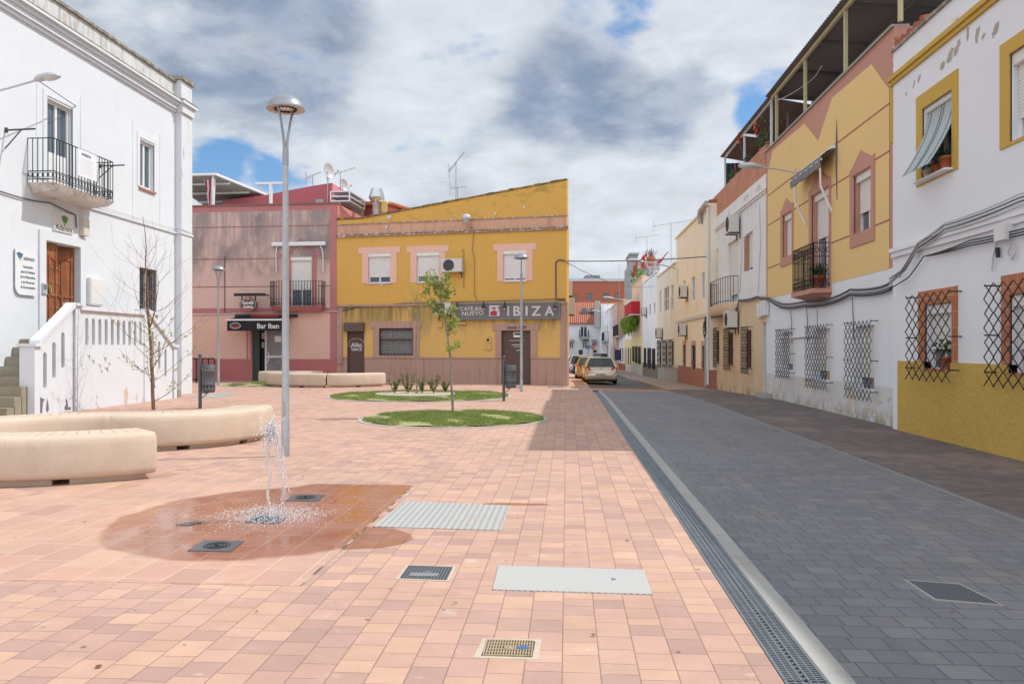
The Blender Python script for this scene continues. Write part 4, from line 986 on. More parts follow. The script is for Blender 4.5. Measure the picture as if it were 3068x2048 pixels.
# ------------------------------------------------------------------ antennas
M_ant = plain('antenna_metal', (.40, .41, .42), .4, .6)
def antenna(base, h, label, n=9, L=1.1, tilt=.0, az=0.0, grid=True, name='tv_antenna'):
    o = empty(name, base, label, 'antenna'); base = Vector(base)
    mb = MB(); mb.tube([base, base + Vector((0, 0, h))], .024, 6); mb.build('mast', M_ant, o)
    d = Vector((math.cos(az), math.sin(az) * .6, tilt)).normalized(); s = d.cross(Vector((0, 0, 1))).normalized(); tip = base + Vector((0, 0, h - .03))
    mb = MB(); a = tip - d * L * .45; b = tip + d * L * .55; mb.bar(a, b, .03)
    for k in range(n):
        c = a.lerp(b, (k + .5) / n); w = .22 - .10 * k / n; up = Vector((0, 0, .0)); mb.bar(c - s * w + up, c + s * w + up, .014); mb.bar(c - Vector((0, 0, w * .5)), c + Vector((0, 0, w * .5)), .012)
    if grid:
        for k in range(7): mb.bar(a - s * .3 + Vector((0, 0, -.3 + .1 * k)), a + s * .3 + Vector((0, 0, -.3 + .1 * k)), .012)
        mb.bar(a - s * .3 - Vector((0, 0, .3)), a - s * .3 + Vector((0, 0, .3)), .012); mb.bar(a + s * .3 - Vector((0, 0, .3)), a + s * .3 + Vector((0, 0, .3)), .012)
    mb.build('aerial', M_ant, o)
    return o
def dish(base, h, r, label, dirv=(-.6, -.8, .3)):
    o = empty('satellite_dish', base, label, 'satellite dish'); base = Vector(base)
    mb = MB(); mb.tube([base, base + Vector((0, 0, h))], .03, 6); mb.build('mast', M_ant, o)
    d = Vector(dirv).normalized(); x = d.orthogonal().normalized(); y = d.cross(x); c = base + Vector((0, 0, h)) + d * .12
    for nm, off in (('reflector', 0),):
        mb = MB(); rows = [[c - d * (.18 * r * 2 * (1 - k * k)) + (x * math.cos(i * math.pi / 9) + y * math.sin(i * math.pi / 9)) * (r * k + .001) for i in range(18)] for k in (0, .25, .5, .75, 1.0)]
        mb.grid(rows, closeu=True); rows2 = [[p - d * .02 for p in rr] for rr in rows]; mb.grid(rows2, closeu=True); mb.build(nm, plain('dish_grey', (.46, .45, .44), .5), o)
    mb = MB(); mb.tube([c - y * r * .9 - Vector((0, 0, 0)), c + d * r * 1.2 - Vector((0, 0, .1))], .014, 5); mb.ball(c + d * r * 1.25 - Vector((0, 0, .1)), .06, 8, 6); mb.build('arm', M_ant, o)
    return o
# ------------------------------------------------------------------ pink bar building
def px_(zx): return 428.8 + .35176 * zx
def py_(zy): return 367.5 + .35176 * zy
def pq_(x0, y0, x1, y1): return q4(PB, px_(x0), py_(y0), px_(x1), py_(y1))
M_pink = surf('pink_render', (.66, .455, .39), .9, .04, .025, .5, stains=[((.20, .17, .17), (1.0, 1.0, .5), .36, .62, .85, 4.2, 6.4, 7), ((.30, .25, .25), (6, 6, .35), .30, .62, .8, 5.0, 7.6), ((.20, .17, .17), (.9, .9, .9), .60, .74, .6, 3.0, 5.0)], bump=.3, bscale=40)
M_pink2 = surf('pink_render_low', (.69, .44, .355), .9, .04, .02, .5, bump=.2, bscale=40)
M_redp = surf('red_trim', (.47, .185, .185), .9, .05, .04, .7, stains=[((.30, .16, .15), (2, 2, .6), .5, .7, .4, 0, 0)], bump=.2)
M_redp2 = surf('red_plinth', (.43, .15, .145), .9, .06, .04, .8, stains=[((.30, .20, .17), (1.5, 1.5, 3), .5, .65, .6, .35, .05)], bump=.2)
pink = empty('pink_building', PB.P(-PL / 2, 0, 0), 'pink two storey bar building with dark red trim and grimy upper wall', 'building')
ptop = PB.Z(px_(985), py_(283)); pband = PB.Z(px_(985), py_(322)); pzl = PB.Z(px_(700), py_(995)); pzm = PB.Z(px_(700), py_(962)); ppl = PB.Z(px_(800), py_(1295))
bd = pq_(678, 632, 815, 955); bdoor = pq_(422, 1090, 668, 1425); bdoor = bdoor[:2] + (-.02,) + bdoor[3:]
A0 = -PL - 1.5
ra = PB.S(px_(932))
def ppick(a, z):
    if z < ppl: return 3
    if a > ra: return 2
    if z > pband: return 2
    if pzm > z > pzl: return 2
    return 0 if z > pzm else 1
mb = MB(); wall(mb, PB, A0, 0, -.4, ptop, [bd + (.2,), bdoor + (.5,)], 14, pick=ppick, zcuts=(ppl, pzl, pzm, pband), acuts=(ra,), rev=4, back=5)
mb.build('wall', [M_pink, M_pink2, M_redp, M_redp2, M_pinkf, M_dark], pink)
mb = MB(); mb.fb(PB, A0, .06, -.3, .06, ptop, ptop + .07); mb.build('coping', surf('coping_brown', (.24, .15, .11), .9, .15), pink)
mb = MB()
for zz in (430, 640, 822):
    z = PB.Z(px_(600), py_(zz))
    for a0, a1 in ((A0, PB.S(px_(600))), (PB.S(px_(855)), ra - .01)) if zz != 430 else ((A0, ra - .01),): mb.fb(PB, a0, a1, -.01, .008, z - .022, z + .022)
mb.build('groove_lines', surf('groove_brown', (.30, .15, .12), .9), pink)
M_br = M_redp
mb = MB()
for s in (0, 1):
    x0, x1 = ((650, 665), (678 - 20, 678))[s] if False else ((648, 660), (666, 678))[s]
    q = pq_(x0, 632, x1, 955); mb.fb(PB, q[0], q[1], 0, .025, q[2], q[3]); q = pq_(1493 - x1, 632, 1493 - x0, 955); mb.fb(PB, q[0], q[1], 0, .025, q[2], q[3])
q = pq_(605, 612, 660, 628); mb.fb(PB, q[0], q[1], 0, .03, q[2], q[3]); q = pq_(835, 605, 872, 622); mb.fb(PB, q[0], q[1], 0, .03, q[2], q[3])
apex = PB.q(px_(742), py_(508))
for (xa, ya, xb, yb) in ((650, 620, 742, 515), (845, 612, 742, 515)):
    a, z = PB.q(px_(xa), py_(ya)); b_, zb_ = PB.q(px_(xb), py_(yb))
    for o_, w_ in ((0, .07), (.16, .05)):
        mb.prism(PB, [(a, z - o_), (b_, zb_ - o_), (b_, zb_ - o_ + w_), (a, z - o_ + w_)] if a < b_ else [(b_, zb_ - o_), (a, z - o_), (a, z - o_ + w_), (b_, zb_ - o_ + w_)], 0, .03)
mb.build('door_surround', M_redp, pink)
bw = window(PB, pink, bd[0], bd[1], bd[2], bd[3], -.10, 2, .06, shutter=.66, box=True, name='balcony_door')
mb = MB(); sl_ = pq_(565, 955, 905, 985)
mb.hexa([PB.P(sl_[0] + .2, 0, sl_[2]), PB.P(sl_[1] - .1, 0, sl_[2]), PB.P(sl_[1] - .15, .35, sl_[2]), PB.P(sl_[0] + .25, .35, sl_[2]), PB.P(sl_[0], 0, sl_[3]), PB.P(sl_[1], 0, sl_[3]), PB.P(sl_[1], .5, sl_[3]), PB.P(sl_[0], .5, sl_[3])])
bal = mb.build('balcony', M_redp2, pink)
railing(PB, bal, sl_[0] + .04, sl_[1] - .04, 0, .46, sl_[3], PB.Z(px_(730), py_(793)), .14, .013, scroll=(sl_[3] + .16,), mid=(sl_[3] + .36,))
# awning case over the balcony (rolled in)
q = pq_(560, 540, 910, 558)
aw = empty('rolled_awning', PB.P((q[0] + q[1]) / 2, 0, q[2]), 'closed white awning cassette with two hanging arms above the pink balcony', 'awning')
mb = MB(); mb.fb(PB, q[0], q[1], .03, .2, q[2], q[3] + .02); mb.build('cassette', M_whitep, aw, bevel=.03)
mb = MB()
for (x0, x1) in ((598, 586), (872, 892)):
    a, z = PB.q(px_(x0), py_(560)); b_, zb_ = PB.q(px_(x1), py_(735)); mb.tube([PB.P(a, .1, z), PB.P(a + (b_ - a) * .6, .12, z - .12), PB.P(b_, .1, z - .4), PB.P(b_, .06, zb_)], .028, 6)
mb.build('arm', M_whitep, aw)
# bar entrance
M_green = plain('door_green', (.035, .05, .042), .5)
mb = MB(); q = pq_(424, 1092, 470, 1425); mb.fb(PB, q[0], q[1], -.12, -.06, -.02, q[3]); mb.build('door_shutter', M_green, pink)
q = pq_(495, 1092, 668, 1425); fd = MB(); frame_mb(fd, PB, q[0], q[1], 0.02, q[3], -.3, -.24, .09); zz = PB.Z(px_(560), py_(1280)); fd.fb(PB, q[0] + .09, q[1] - .09, -.29, -.25, zz - .05, zz + .05); fd.fb(PB, q[0] + .09, q[1] - .09, -.29, -.25, .1, .5)
gd = fd.build('glass_door', M_whitep, pink)
mb = MB(); mb.fb(PB, q[0] + .09, q[1] - .09, -.28, -.26, .5, q[3] - .09); mb.build('pane', plain('frosted_pane', (.22, .22, .215), .25, spec=.6), gd)
mb = MB(); mb.tube([PB.P(q[0] + .1, -.24, 1.45), PB.P(q[0] + .27, -.12, 1.35), PB.P(q[0] + .27, -.12, 1.1), PB.P(q[0] + .12, -.24, .85)], .03, 6); mb.build('handle', M_whitep, gd)
m0 = (q[0] + q[1]) / 2
mb = MB(); mb.tube([PB.P(m0 + .32 * math.cos(k * math.pi / 10), -.255, .92 + .32 * math.sin(k * math.pi / 10)) for k in range(21)], .014, 4)
for st in (0, 1):
    tri = [PB.P(m0 + .3 * math.sin((k * 2 + st) * math.pi / 3), -.255, .92 + .3 * math.cos((k * 2 + st) * math.pi / 3)) for k in (0, 1, 2, 0)]; mb.tube(tri, .012, 4)
mb.build('star_emblem', M_inkg, gd)
mb = MB(); mb.fb(PB, m0 - .18, m0 + .16, -.258, -.252, 1.95, 2.25); mb.build('notice', M_whitep, gd)
text('BAR', PB, m0 - .05, 2.36, -.257, .17, M_inkg, 'lettering', gd)
mb = MB(); q2 = pq_(470, 1095, 495, 1425); mb.fb(PB, q2[0], q2[1], -.3, -.26, 0, q2[3]); sd_ = mb.build('side_light', M_dark, pink)
mb = MB(); zz = PB.Z(px_(480), py_(1145)); cc = (q2[0] + q2[1]) / 2; mb.fb(PB, q2[0] + .02, q2[1] - .01, -.259, -.252, zz - .16, zz + .16); mb.build('notice', M_whitep, sd_)
mb = MB(); mb.tube([PB.P(cc + .085 * math.cos(k * math.pi / 8), -.248, zz + .02 + .085 * math.sin(k * math.pi / 8)) for k in range(17)], .014, 4); mb.bar(PB.P(cc - .06, -.248, zz + .08), PB.P(cc + .06, -.248, zz - .04), .02); mb.fb(PB, q2[0] + .02, q2[1] - .01, -.251, -.246, zz - .16, zz - .12); mb.build('no_smoking_sign', M_red, sd_)
mb = MB(); zz = PB.Z(px_(480), py_(1205)); mb.fb(PB, q2[0] + .02, q2[1] - .03, -.259, -.252, zz - .13, zz + .15); mb.build('notice', plain('paper_grey', (.4, .4, .42)), sd_)
mb = MB(); q = pq_(388, 1090, 400, 1300); mb.fb(PB, q[0], q[1], 0, .012, ppl, q[3]); q = pq_(409, 1090, 421, 1300); mb.fb(PB, q[0], q[1], 0, .012, ppl, q[3]); mb.build('door_stripes', M_redp, pink)
# black bar awning
q = pq_(312, 1018, 718, 1098); zt, zm, zb_ = PB.Z(px_(500), py_(1022)), PB.Z(px_(500), py_(1043)), PB.Z(px_(500), py_(1095))
ba = empty('bar_awning', PB.P((q[0] + q[1]) / 2, 0, zb_), 'black bar awning with white edge and gothic lettering over the green door', 'awning')
M_blackc = surf('awning_black', (.022, .02, .02), .8, .1, .05)
a0, a1 = q[0] + .1, q[1] - .25
mb = MB(); mb.grid([[PB.P(a0 + (a1 - a0) * i / 12, .10 + .95 * k / 3, zt - (zt - zm) * k / 3 + .0) for i in range(13)] for k in range(4)], sm=True)
mb.grid([[PB.P(a0 + (a1 - a0) * i / 12, .10 + .95 * k / 3, zt - (zt - zm) * k / 3 - .012) for i in range(13)] for k in range(4)], sm=True)
mb.build('canvas', M_blackc, ba)
mb = MB(); mb.fb(PB, a0 - .05, a1 + .3, 0, .14, zt - .02, zt + .12); mb.build('cassette', M_iron, ba, bevel=.03)
mb = MB(); mb.fb(PB, a0 - .04, a1 + .02, 1.02, 1.09, zm - .05, zm + .03); mb.build('front_bar', M_whitep, ba)
# projected to the awning's own distance
t_ = 1.07
mb = MB(); zv = zm - .55
mb.grid([[PB.P(a0 + .02 + (a1 - a0 - .02) * i / 20, t_ + .015 * math.sin(i * 1.1) * k / 3, zm - .05 - .5 * k / 3) for i in range(21)] for k in range(4)])
mb.build('valance', M_blackc, ba)
text('Bar Iban', PB, a1 - .78, zm - .43, t_ + .02, .34, M_paint, 'lettering', ba, bold=.008)
mb = MB(); mb.prism(PB, [(a0 + .45 + .28 * math.cos(k * math.pi / 8), zm - .3 + .15 * math.sin(k * math.pi / 8)) for k in range(16)], t_ + .02, t_ + .024); mb.build('oval_rim', M_paint, ba)
mb = MB(); mb.prism(PB, [(a0 + .45 + .25 * math.cos(k * math.pi / 8), zm - .3 + .125 * math.sin(k * math.pi / 8)) for k in range(16)], t_ + .024, t_ + .027); mb.build('oval_field', M_ink, ba)
mb = MB(); mb.prism(PB, [(a0 + .45 + .23 * math.cos(math.pi + k * math.pi / 8), zm - .33 + .09 * math.sin(math.pi + k * math.pi / 8)) for k in range(9)], t_ + .027, t_ + .03); mb.build('oval_red', M_red, ba)
mb = MB(); m1 = (a0 + a1) / 2 + .1; mb.prism(PB, [(m1 + .75 * math.cos(math.pi + k * math.pi / 8), zt + .11 + .26 * math.sin(math.pi + k * math.pi / 8)) for k in range(9)], .141, .148); mb.build('red_crescent', M_red, ba)
# hanging oval beer sign
q = pq_(372, 893, 490, 990); ca, czn = (q[0] + q[1]) / 2, (q[2] + q[3]) / 2 - .03; rx, rz = (q[1] - q[0]) / 2 * .94, (q[3] - q[2]) / 2 * .88
es = empty('oval_sign', PB.P(ca, .5, czn - rz), 'oval dark beer sign with gothic letters and copper rim on a bracket', 'sign')
def oval(r, t0, t1, nm, mat, up=0):
    mb = MB(); mb.prism(PB, [(ca + rx * r * math.cos(k * math.pi / 16), czn + rz * r * math.sin(k * math.pi / 16)) for k in range(32)], t0, t1)
    if up: mb.prism(PB, [(ca + rx * .34 * math.cos(k * math.pi / 8), czn + rz * .98 + rz * .26 * math.sin(k * math.pi / 8)) for k in range(9)], t0 - .002, t1 - .004)
    return mb.build(nm, mat, es)
oval(1.0, .42, .56, 'rim', plain('copper_rim', (.20, .085, .05), .35, .4), 1); oval(.90, .56, .566, 'ring', M_paint); oval(.86, .566, .570, 'field', plain('beer_dark', (.06, .045, .042), .4))
mb = MB(); mb.prism(PB, [(ca + rx * .7 * math.cos(math.pi + k * math.pi / 8), czn - rz * .42 + rz * .42 * math.sin(math.pi + k * math.pi / 8)) for k in range(9)], .57, .574); mb.build('red_field', M_red, es)
mb = MB(); mb.ball(PB.P(ca, .57, czn + rz * .92), .1, 10, 8, 1, .3, 1); mb.build('emblem', plain('emblem_pink', (.5, .2, .2)), es)
text('Estrella', PB, ca, czn + .03, .571, .215, M_paint, 'lettering', es, bold=.008, sx=.92); text('Galicia', PB, ca, czn - .165, .571, .215, M_paint, 'lettering', es, bold=.008, sx=.92)
mb = MB(); zz = PB.Z(px_(440), py_(880)); mb.fb(PB, ca - .75, ca + .85, .44, .54, zz - .07, zz + .07); mb.bar(PB.P(ca + .8, 0, zz), PB.P(ca + .8, .5, zz), .06); mb.bar(PB.P(ca - .35, .49, zz), PB.P(ca - .35, .49, czn + rz * .7), .05); mb.bar(PB.P(ca + .35, .49, zz), PB.P(ca + .35, .49, czn + rz * .7), .05); mb.build('bracket', M_iron, es)
def pp_(x, y, t=.03): a, z = PB.q(px_(x), py_(y)); return PB.P(a, t, z)
wire('cable', [pp_(-60, 1010), pp_(300, 1000), pp_(560, 992), pp_(780, 988), pp_(985, 985)], .025, M_cablew, 'pale cable along the dark red band of the pink building', sag=.002)
wire('cable', [pp_(247, 995), pp_(247, 660), pp_(250, 625)], .02, M_cable, 'thin dark cable climbing the grimy pink wall', sag=0)
# roof terrace: canopy, red wall block, pergola posts
cp_ = empty('terrace_canopy', PB.P(-8.5, -1.5, ptop), 'white corrugated terrace canopy with a red striped curtain on the pink roof', 'canopy')
f0 = pq_(30, 100, 180, 295)
aR, zR = PB.q(px_(535), py_(247), -3.0); aM, zM = PB.q(px_(178), py_(92), -.6)
M_can = surf('canopy_sheet', (.42, .47, .42), .7, .05, .04, 1)
mb = MB(); n = 60; rows = []
for k in range(2):
    r = []
    for i in range(n + 1):
        s = i / n; zz = (.02 if i % 2 else -.02)
        if k == 0: r.append(PB.P(A0 + .5 + (aM - A0 - .5) * s, -.6, zM + zz))
        else: r.append(PB.P(A0 + .5 + (aR + .6 - A0 - .5) * s, -6.0, zR - .1 + zz))
    rows.append(r)
mb.grid(rows, sm=False); mb.grid([[p - Vector((0, 0, .03)) for p in r] for r in rows], sm=False); mb.build('roof_sheet', M_can, cp_)
mb = MB(); mb.bar(PB.P(A0 + .5, -.56, zM), PB.P(aM + .1, -.56, zM), .1, .12); mb.bar(PB.P(aM + .1, -.56, zM), PB.P(aR + .7, -6, zR - .1), .1, .12)
for a, t in ((aM - .1, -.7), (aM - 4.4, -.7), (aR + .4, -5.8)): mb.bar(PB.P(a, t, ptop - .3), PB.P(a, t, zM if t > -2 else zR), .1)
for k in range(3): zz = zM - .25; mb.bar(PB.P(A0 + .5, -1.5 - k * 1.4, zM - .3 - .2 * k), PB.P(aM + (aR - aM) * (k + 1) * .22, -1.5 - k * 1.4, zM - .3 - .2 * k), .07, .1)
mb.build('frame', M_whitep, cp_)
M_stripe, b_, p_ = newmat('curtain_stripes'); Pp = b_.pos(); X_ = b_.sep(Pp)[0]; s_ = b_.m('FRACT', b_.m('MULTIPLY', X_, 5.0)); b_.put(p_.inputs['Base Color'], b_.mix(b_.ss(s_, .45, .5), (.60, .55, .55), (.35, .03, .05))); p_.inputs['Roughness'].default_value = .9
mb = MB(); mb.grid([[PB.P(aM - .62 + (.30 + .32 * (1 - j / 6)) * i / 14 + .25 * (j / 6), -.75 + .06 * math.sin(i * 2.2), zM - .2 - (zM - .3 - ptop) * j / 6) for i in range(15)] for j in range(7)]); mb.build('curtain', M_stripe, cp_)
blk = empty('roof_block', PB.P(-4, -4, ptop), 'red rendered roof block with sloping top behind the pink parapet', 'roof block')
bp = [PB.q(px_(230), py_(295), -3), PB.q(px_(945), py_(290), -3), PB.q(px_(945), py_(148), -3), PB.q(px_(830), py_(165), -3), PB.q(px_(520), py_(225), -3), PB.q(px_(230), py_(262), -3)]
bp[0] = (bp[0][0], ptop - .3); bp[1] = (bp[1][0], ptop - .3)
M_redw = surf('roof_red', (.42, .115, .13), .9, .05, .03, .8)
mb = MB(); mb.prism(PB, bp, -9, -3); mb.build('wall', M_redw, blk)
mb = MB(); e = bp[1][0]
mb.prism(Fr(PB.P(e, -3, 0), -PB.n, PB.u), [(0.01, ptop - .3), (5.5, ptop - .3), (5.5, bp[2][1] - .35), (0.01, bp[2][1] - .02)], 0.002, .03); mb.build('side_wall', surf('roof_pink', (.56, .20, .21), .9, .05), blk)
mb = MB(); mb.prism(Fr(PB.P(.0, -.3, 0), -PB.n, PB.u), [(0, ptop - 1.9), (9, ptop - 1.9), (9, ptop - 1.4), (0, ptop)], -.25, .0); mb.build('party_wall', MATS['roof_pink'], pink)
ac = PB.q(px_(935), py_(240), -2.2)
cg = empty('roof_cage', PB.P(ac[0], -2.0, ptop), 'grey metal shelf frame standing on the pink roof corner', 'frame')
mb = MB(); a0 = ac[0] + .1; zt = PB.Z(px_(940), py_(205), -2.0); zz = PB.Z(px_(940), py_(270), -2.0)
for t in (-2.0, -4.6):
    for a in (a0, a0 + 1.0): mb.bar(PB.P(a, t, zz), PB.P(a, t, zt), .06)
for z in (zz + .02, (zz + zt) / 2, zt):
    for a in (a0, a0 + 1.0): mb.bar(PB.P(a, -2, z), PB.P(a, -4.6, z), .06)
    for t in (-2.0, -4.6): mb.bar(PB.P(a0, t, z), PB.P(a0 + 1.0, t, z), .06)
    mb.fb(PB, a0 + .05, a0 + .95, -4.5, -2.1, z - .01, z + .012)
mb.build('frame', M_alu, cg)
mb = MB(); a, z = PB.q(px_(547), py_(150), -.8); mb.bar(PB.P(a, -.8, ptop - .2), PB.P(a, -.8, z), .13); mb.bar(PB.P(a - .8, -.8, z), PB.P(a + .8, -.8, z), .12); tag(mb.build('roof_post', M_whitep), 'white T shaped post standing behind the parapet of the pink bar', 'post')
a, z = PB.q(px_(860), py_(268), -.4); mb = MB(); mb.fb(PB, a - .16, a + .16, -.5, -.38, z - .12, z + .1); mb.bar(PB.P(a, -.45, ptop), PB.P(a, -.45, z), .04); tag(mb.build('flood_light', plain('lamp_grey', (.3, .32, .33), .3)), 'small grey flood light on the parapet of the pink bar', 'flood light')
for k in range(4):
    wire('clothes_line', [pp_(610 + 14 * k, 208 + k * 2, -3.02), pp_(715 + 14 * k, 276, -.6)], .014, M_cablew, None).update_tag()
for o in [o for o in bpy.data.objects if o.name.startswith('clothes_line')]: tag(o, 'thin slanting line stretched on the pink roof in front of the red block', 'line', 'slanting lines on the pink roof')
ad = lambda x, y, t: PB.P(PB.q(px_(x), py_(y), t)[0], t, PB.q(px_(x), py_(y), t)[1])
b0 = ad(820, 172, -4); antenna(b0, ad(820, 108, -4).z - b0.z + .1, 'orange tipped television antenna leftmost on the red roof block', 8, .9, .45, .3)
b0 = ad(918, 290, -2.98); dish(b0, ad(918, 75, -2.98).z - b0.z, .44, 'grey satellite dish on a tall mast beside the red roof block', (.93, -.32, .15))
b0 = ad(1000, 215, -5); antenna(b0, ad(1000, 75, -5).z - b0.z, 'television antenna on the thin mast right of the tall satellite dish', 9, 1.6, .3, .1)
b0 = ad(1015, 240, -5.2); dish(b0, ad(1015, 168, -5.2).z - b0.z, .38, 'smaller dark satellite dish low on the right end of the red roof', (.93, -.35, .15))
# metal flues and small tiled hut behind the mustard gable
def flue(x, yt, yb, r, label, cowl):
    a, zt = YB.q(cz(x), cy(yt), -3); z0 = YB.Z(cz(x), cy(yb), -3) - .6
    mb = MB(); c = YB.P(a, -3, 0)
    prof = [(r, z0), (r, zt - .75), (r * 1.02, zt - .74)] + ([(r * 1.1, zt - .72), (r * 1.75, zt - .5), (r * 1.75, zt - .42), (r * 1.2, zt - .02), (r * 1.2, zt)] if cowl else [(r, zt - .15), (r * 1.7, zt - .13), (r * 1.75, zt - .08), (.02, zt)])
    mb.lathe(c, prof, 18, cap=True)
    for k in range(4): mb.lathe(c, [(r, zt - .8 - .35 * k), (r * 1.06, zt - .82 - .35 * k), (r, zt - .84 - .35 * k)], 18)
    return tag(mb.build('metal_flue', plain('flue_steel', (.52, .54, .56), .25, .85)), label, 'chimney flue')
flue(333, 147, 320, .24, 'tall shiny steel flue with flared cowl behind the mustard gable', True); flue(378, 226, 320, .22, 'short steel flue with flat cap beside the tall flue', False)
hut = empty('roof_hut', YB.P(-YL + 2, -5, 7), 'small dark red roof hut with a clay tile edge behind the flues', 'roof hut')
h = q4(YB, cz(165), cy(262), cz(410), cy(360), -5); mb = MB(); mb.fb(YB, h[0] + .6, h[1], -8, -5, h[2] - 1, h[3]); mb.build('wall', surf('hut_red', (.25, .06, .06)), hut)
mb = MB(); mb.fb(YB, h[0], h[0] + .75, -8, -4.9, h[2] - 1, h[3] - .1); mb.build('side_wall', surf('hut_beige', (.45, .40, .33)), hut)
mb = MB()
for k in range(12): a = h[0] - .1 + (h[1] - h[0] + .2) * k / 12; mb.tube([YB.P(a + .12, -8.2, h[3] + .25), YB.P(a + .12, -4.7, h[3] + .06)], .11, 8)
mb.build('roof', surf('clay_tile', (.33, .12, .07), .9, .2, .1, 3), hut)
b0 = YB.P(YB.q(cz(865), cy(212), -.3)[0], -.3, YB.q(cz(865), cy(212), -.3)[1] - .3); antenna(b0, .3 + 1.75, 'television antenna pointing upward on the mustard gable', 13, 1.2, 1.25, .0)
antenna(b0 + Vector((.05, .2, 0)), .9, 'low wire grid antenna at the foot of the tall mast on the gable', 5, .8, .1, .2, name='grid_antenna')
# units on the street side wall of the mustard building
SB = Fr(YB.P(0, 0, 0), (-.02, 1, 0), (1, .02, 0))
def sideq(x, y): return
for i, (a0, z0, z1, dep, lb) in enumerate(((6.2, 4.45, 5.2, .35, 'upper cream air conditioner on the street side of the mustard building'), (4.2, 3.35, 4.2, .40, 'lower cream air conditioner on the street side of the mustard building'))):
    aircon(SB, a0, a0 + .9, z0, z1, lb, .08, dep)

M_chip = surf('paint_chip', (.60, .57, .52), .9, .1)
def cpt(x, y): return YB.q(cz(x), cy(y))
patch(YB, must, [cpt(x, y) + (w, h, .2) for x, y, w, h in ((415, 338, .16, .1), (1128, 315, .06, .08), (855, 325, .05, .05), (1322, 272, .06, .12), (400, 405, .07, .14), (438, 398, .08, .06), (368, 792, .07, .06), (980, 288, .03, .03), (388, 505, .03, .05), (432, 830, .03, .03))], M_chip, t=.036)
# ================================================================== the row of houses on the right of the street
def RF(X): return Fr((X, 0, 0), (0, 1, 0), (-1, 0, 0))
R1, R2, R3 = RF(6.55), RF(6.70), RF(6.68)
def rq(fr, xl, xr, yt, yb, at_='l', t=0.0):
    """opening between picture columns xl<xr; rows yt/yb read at its left edge ('l') or right edge ('r')"""
    x = xl if at_ == 'l' else xr
    return (fr.S(xr, t), fr.S(xl, t), fr.Z(x, yb, t), fr.Z(x, yt, t))
PEEL = [((.42, .36, .30), (1.2, 1.2, 1.6), .66, .68, .7, 5.6, 6.2), ((.55, .53, .51), (6, 6, .6), .58, .78, .12, 0, 0)]
M_wr = surf('white_render', (.72, .735, .765), .9, .035, .02, .6, stains=PEEL, bump=.3, bscale=30)
M_wr2 = surf('white_render_low', (.72, .735, .765), .9, .03, .02, .6, stains=PEEL[1:], bump=.3, bscale=30)
M_plg = surf('damp_plinth', (.60, .585, .585), .9, .05, .03, .8, stains=[((.62, .46, .26), (2.2, 2.2, 2.2), .55, .63, .7, 1.0, .3), ((.68, .68, .68), (3, 3, 3), .60, .64, .8, .9, .2), ((.34, .30, .22), (3.5, 3.5, 2.5), .40, .58, .85, .40, .02)], bump=.5, bscale=25)
M_ystu = surf('yellow_stucco', (.53, .345, .085), .95, .06, .10, .6, bump=1.0, bscale=22, bdist=.02, fscale=18)
M_ytrim = surf('yellow_trim', (.53, .345, .075), .9, .05, .03, 1.0)
M_yell = surf('yellow_render', (.74, .52, .225), .85, .02, .03, .5, bump=.25, bscale=50)
M_rose = surf('rose_granolith', (.50, .26, .20), .9, .04, .12, .8, bump=.3, bscale=60, fscale=60)
M_line = surf('rose_line', (.34, .15, .11), .9)
M_brick, b_, p_ = newmat('hollow_brick'); Pp = b_.pos(); X_, Y_, Z_ = b_.sep(Pp)[:3]
bt = b_.node('ShaderNodeTexBrick'); b_.put(bt.inputs['Vector'], b_.comb(b_.m('ADD', Y_, X_), Z_, 0)); bt.inputs['Scale'].default_value = 1.0; bt.inputs['Brick Width'].default_value = .30; bt.inputs['Row Height'].default_value = .17; bt.inputs['Mortar Size'].default_value = .008
bt.inputs['Color1'].default_value = (.50, .20, .115, 1); bt.inputs['Color2'].default_value = (.42, .165, .10, 1); bt.inputs['Mortar'].default_value = (.50, .36, .28, 1)
b_.put(p_.inputs['Base Color'], b_.mix(b_.m('MULTIPLY', b_.ss(b_.noise(Pp, 1.5, 5), .5, .7), .5), bt.outputs[0], (.55, .33, .23))); p_.inputs['Roughness'].default_value = .95; b_.put(p_.inputs['Normal'], b_.bump(b_.noise(Pp, 30, 4), .4, .006))
def brickmat(name, c1, c2, mo, w=.25, h=.06):
    m, b, p = newmat(name); Pp = b.pos(); X_, Y_, Z_ = b.sep(Pp)[:3]; t = b.node('ShaderNodeTexBrick'); b.put(t.inputs['Vector'], b.comb(b.m('ADD', Y_, X_), Z_, 0)); t.inputs['Scale'].default_value = 1; t.inputs['Brick Width'].default_value = w; t.inputs['Row Height'].default_value = h; t.inputs['Mortar Size'].default_value = .006
    t.inputs['Color1'].default_value = c1 + (1,); t.inputs['Color2'].default_value = c2 + (1,); t.inputs['Mortar'].default_value = mo + (1,); b.put(p.inputs['Base Color'], t.outputs[0]); p.inputs['Roughness'].default_value = .9; return m
M_otile = brickmat('terracotta_tiles', (.46, .17, .075), (.42, .15, .07), (.55, .33, .22), .28, .28)

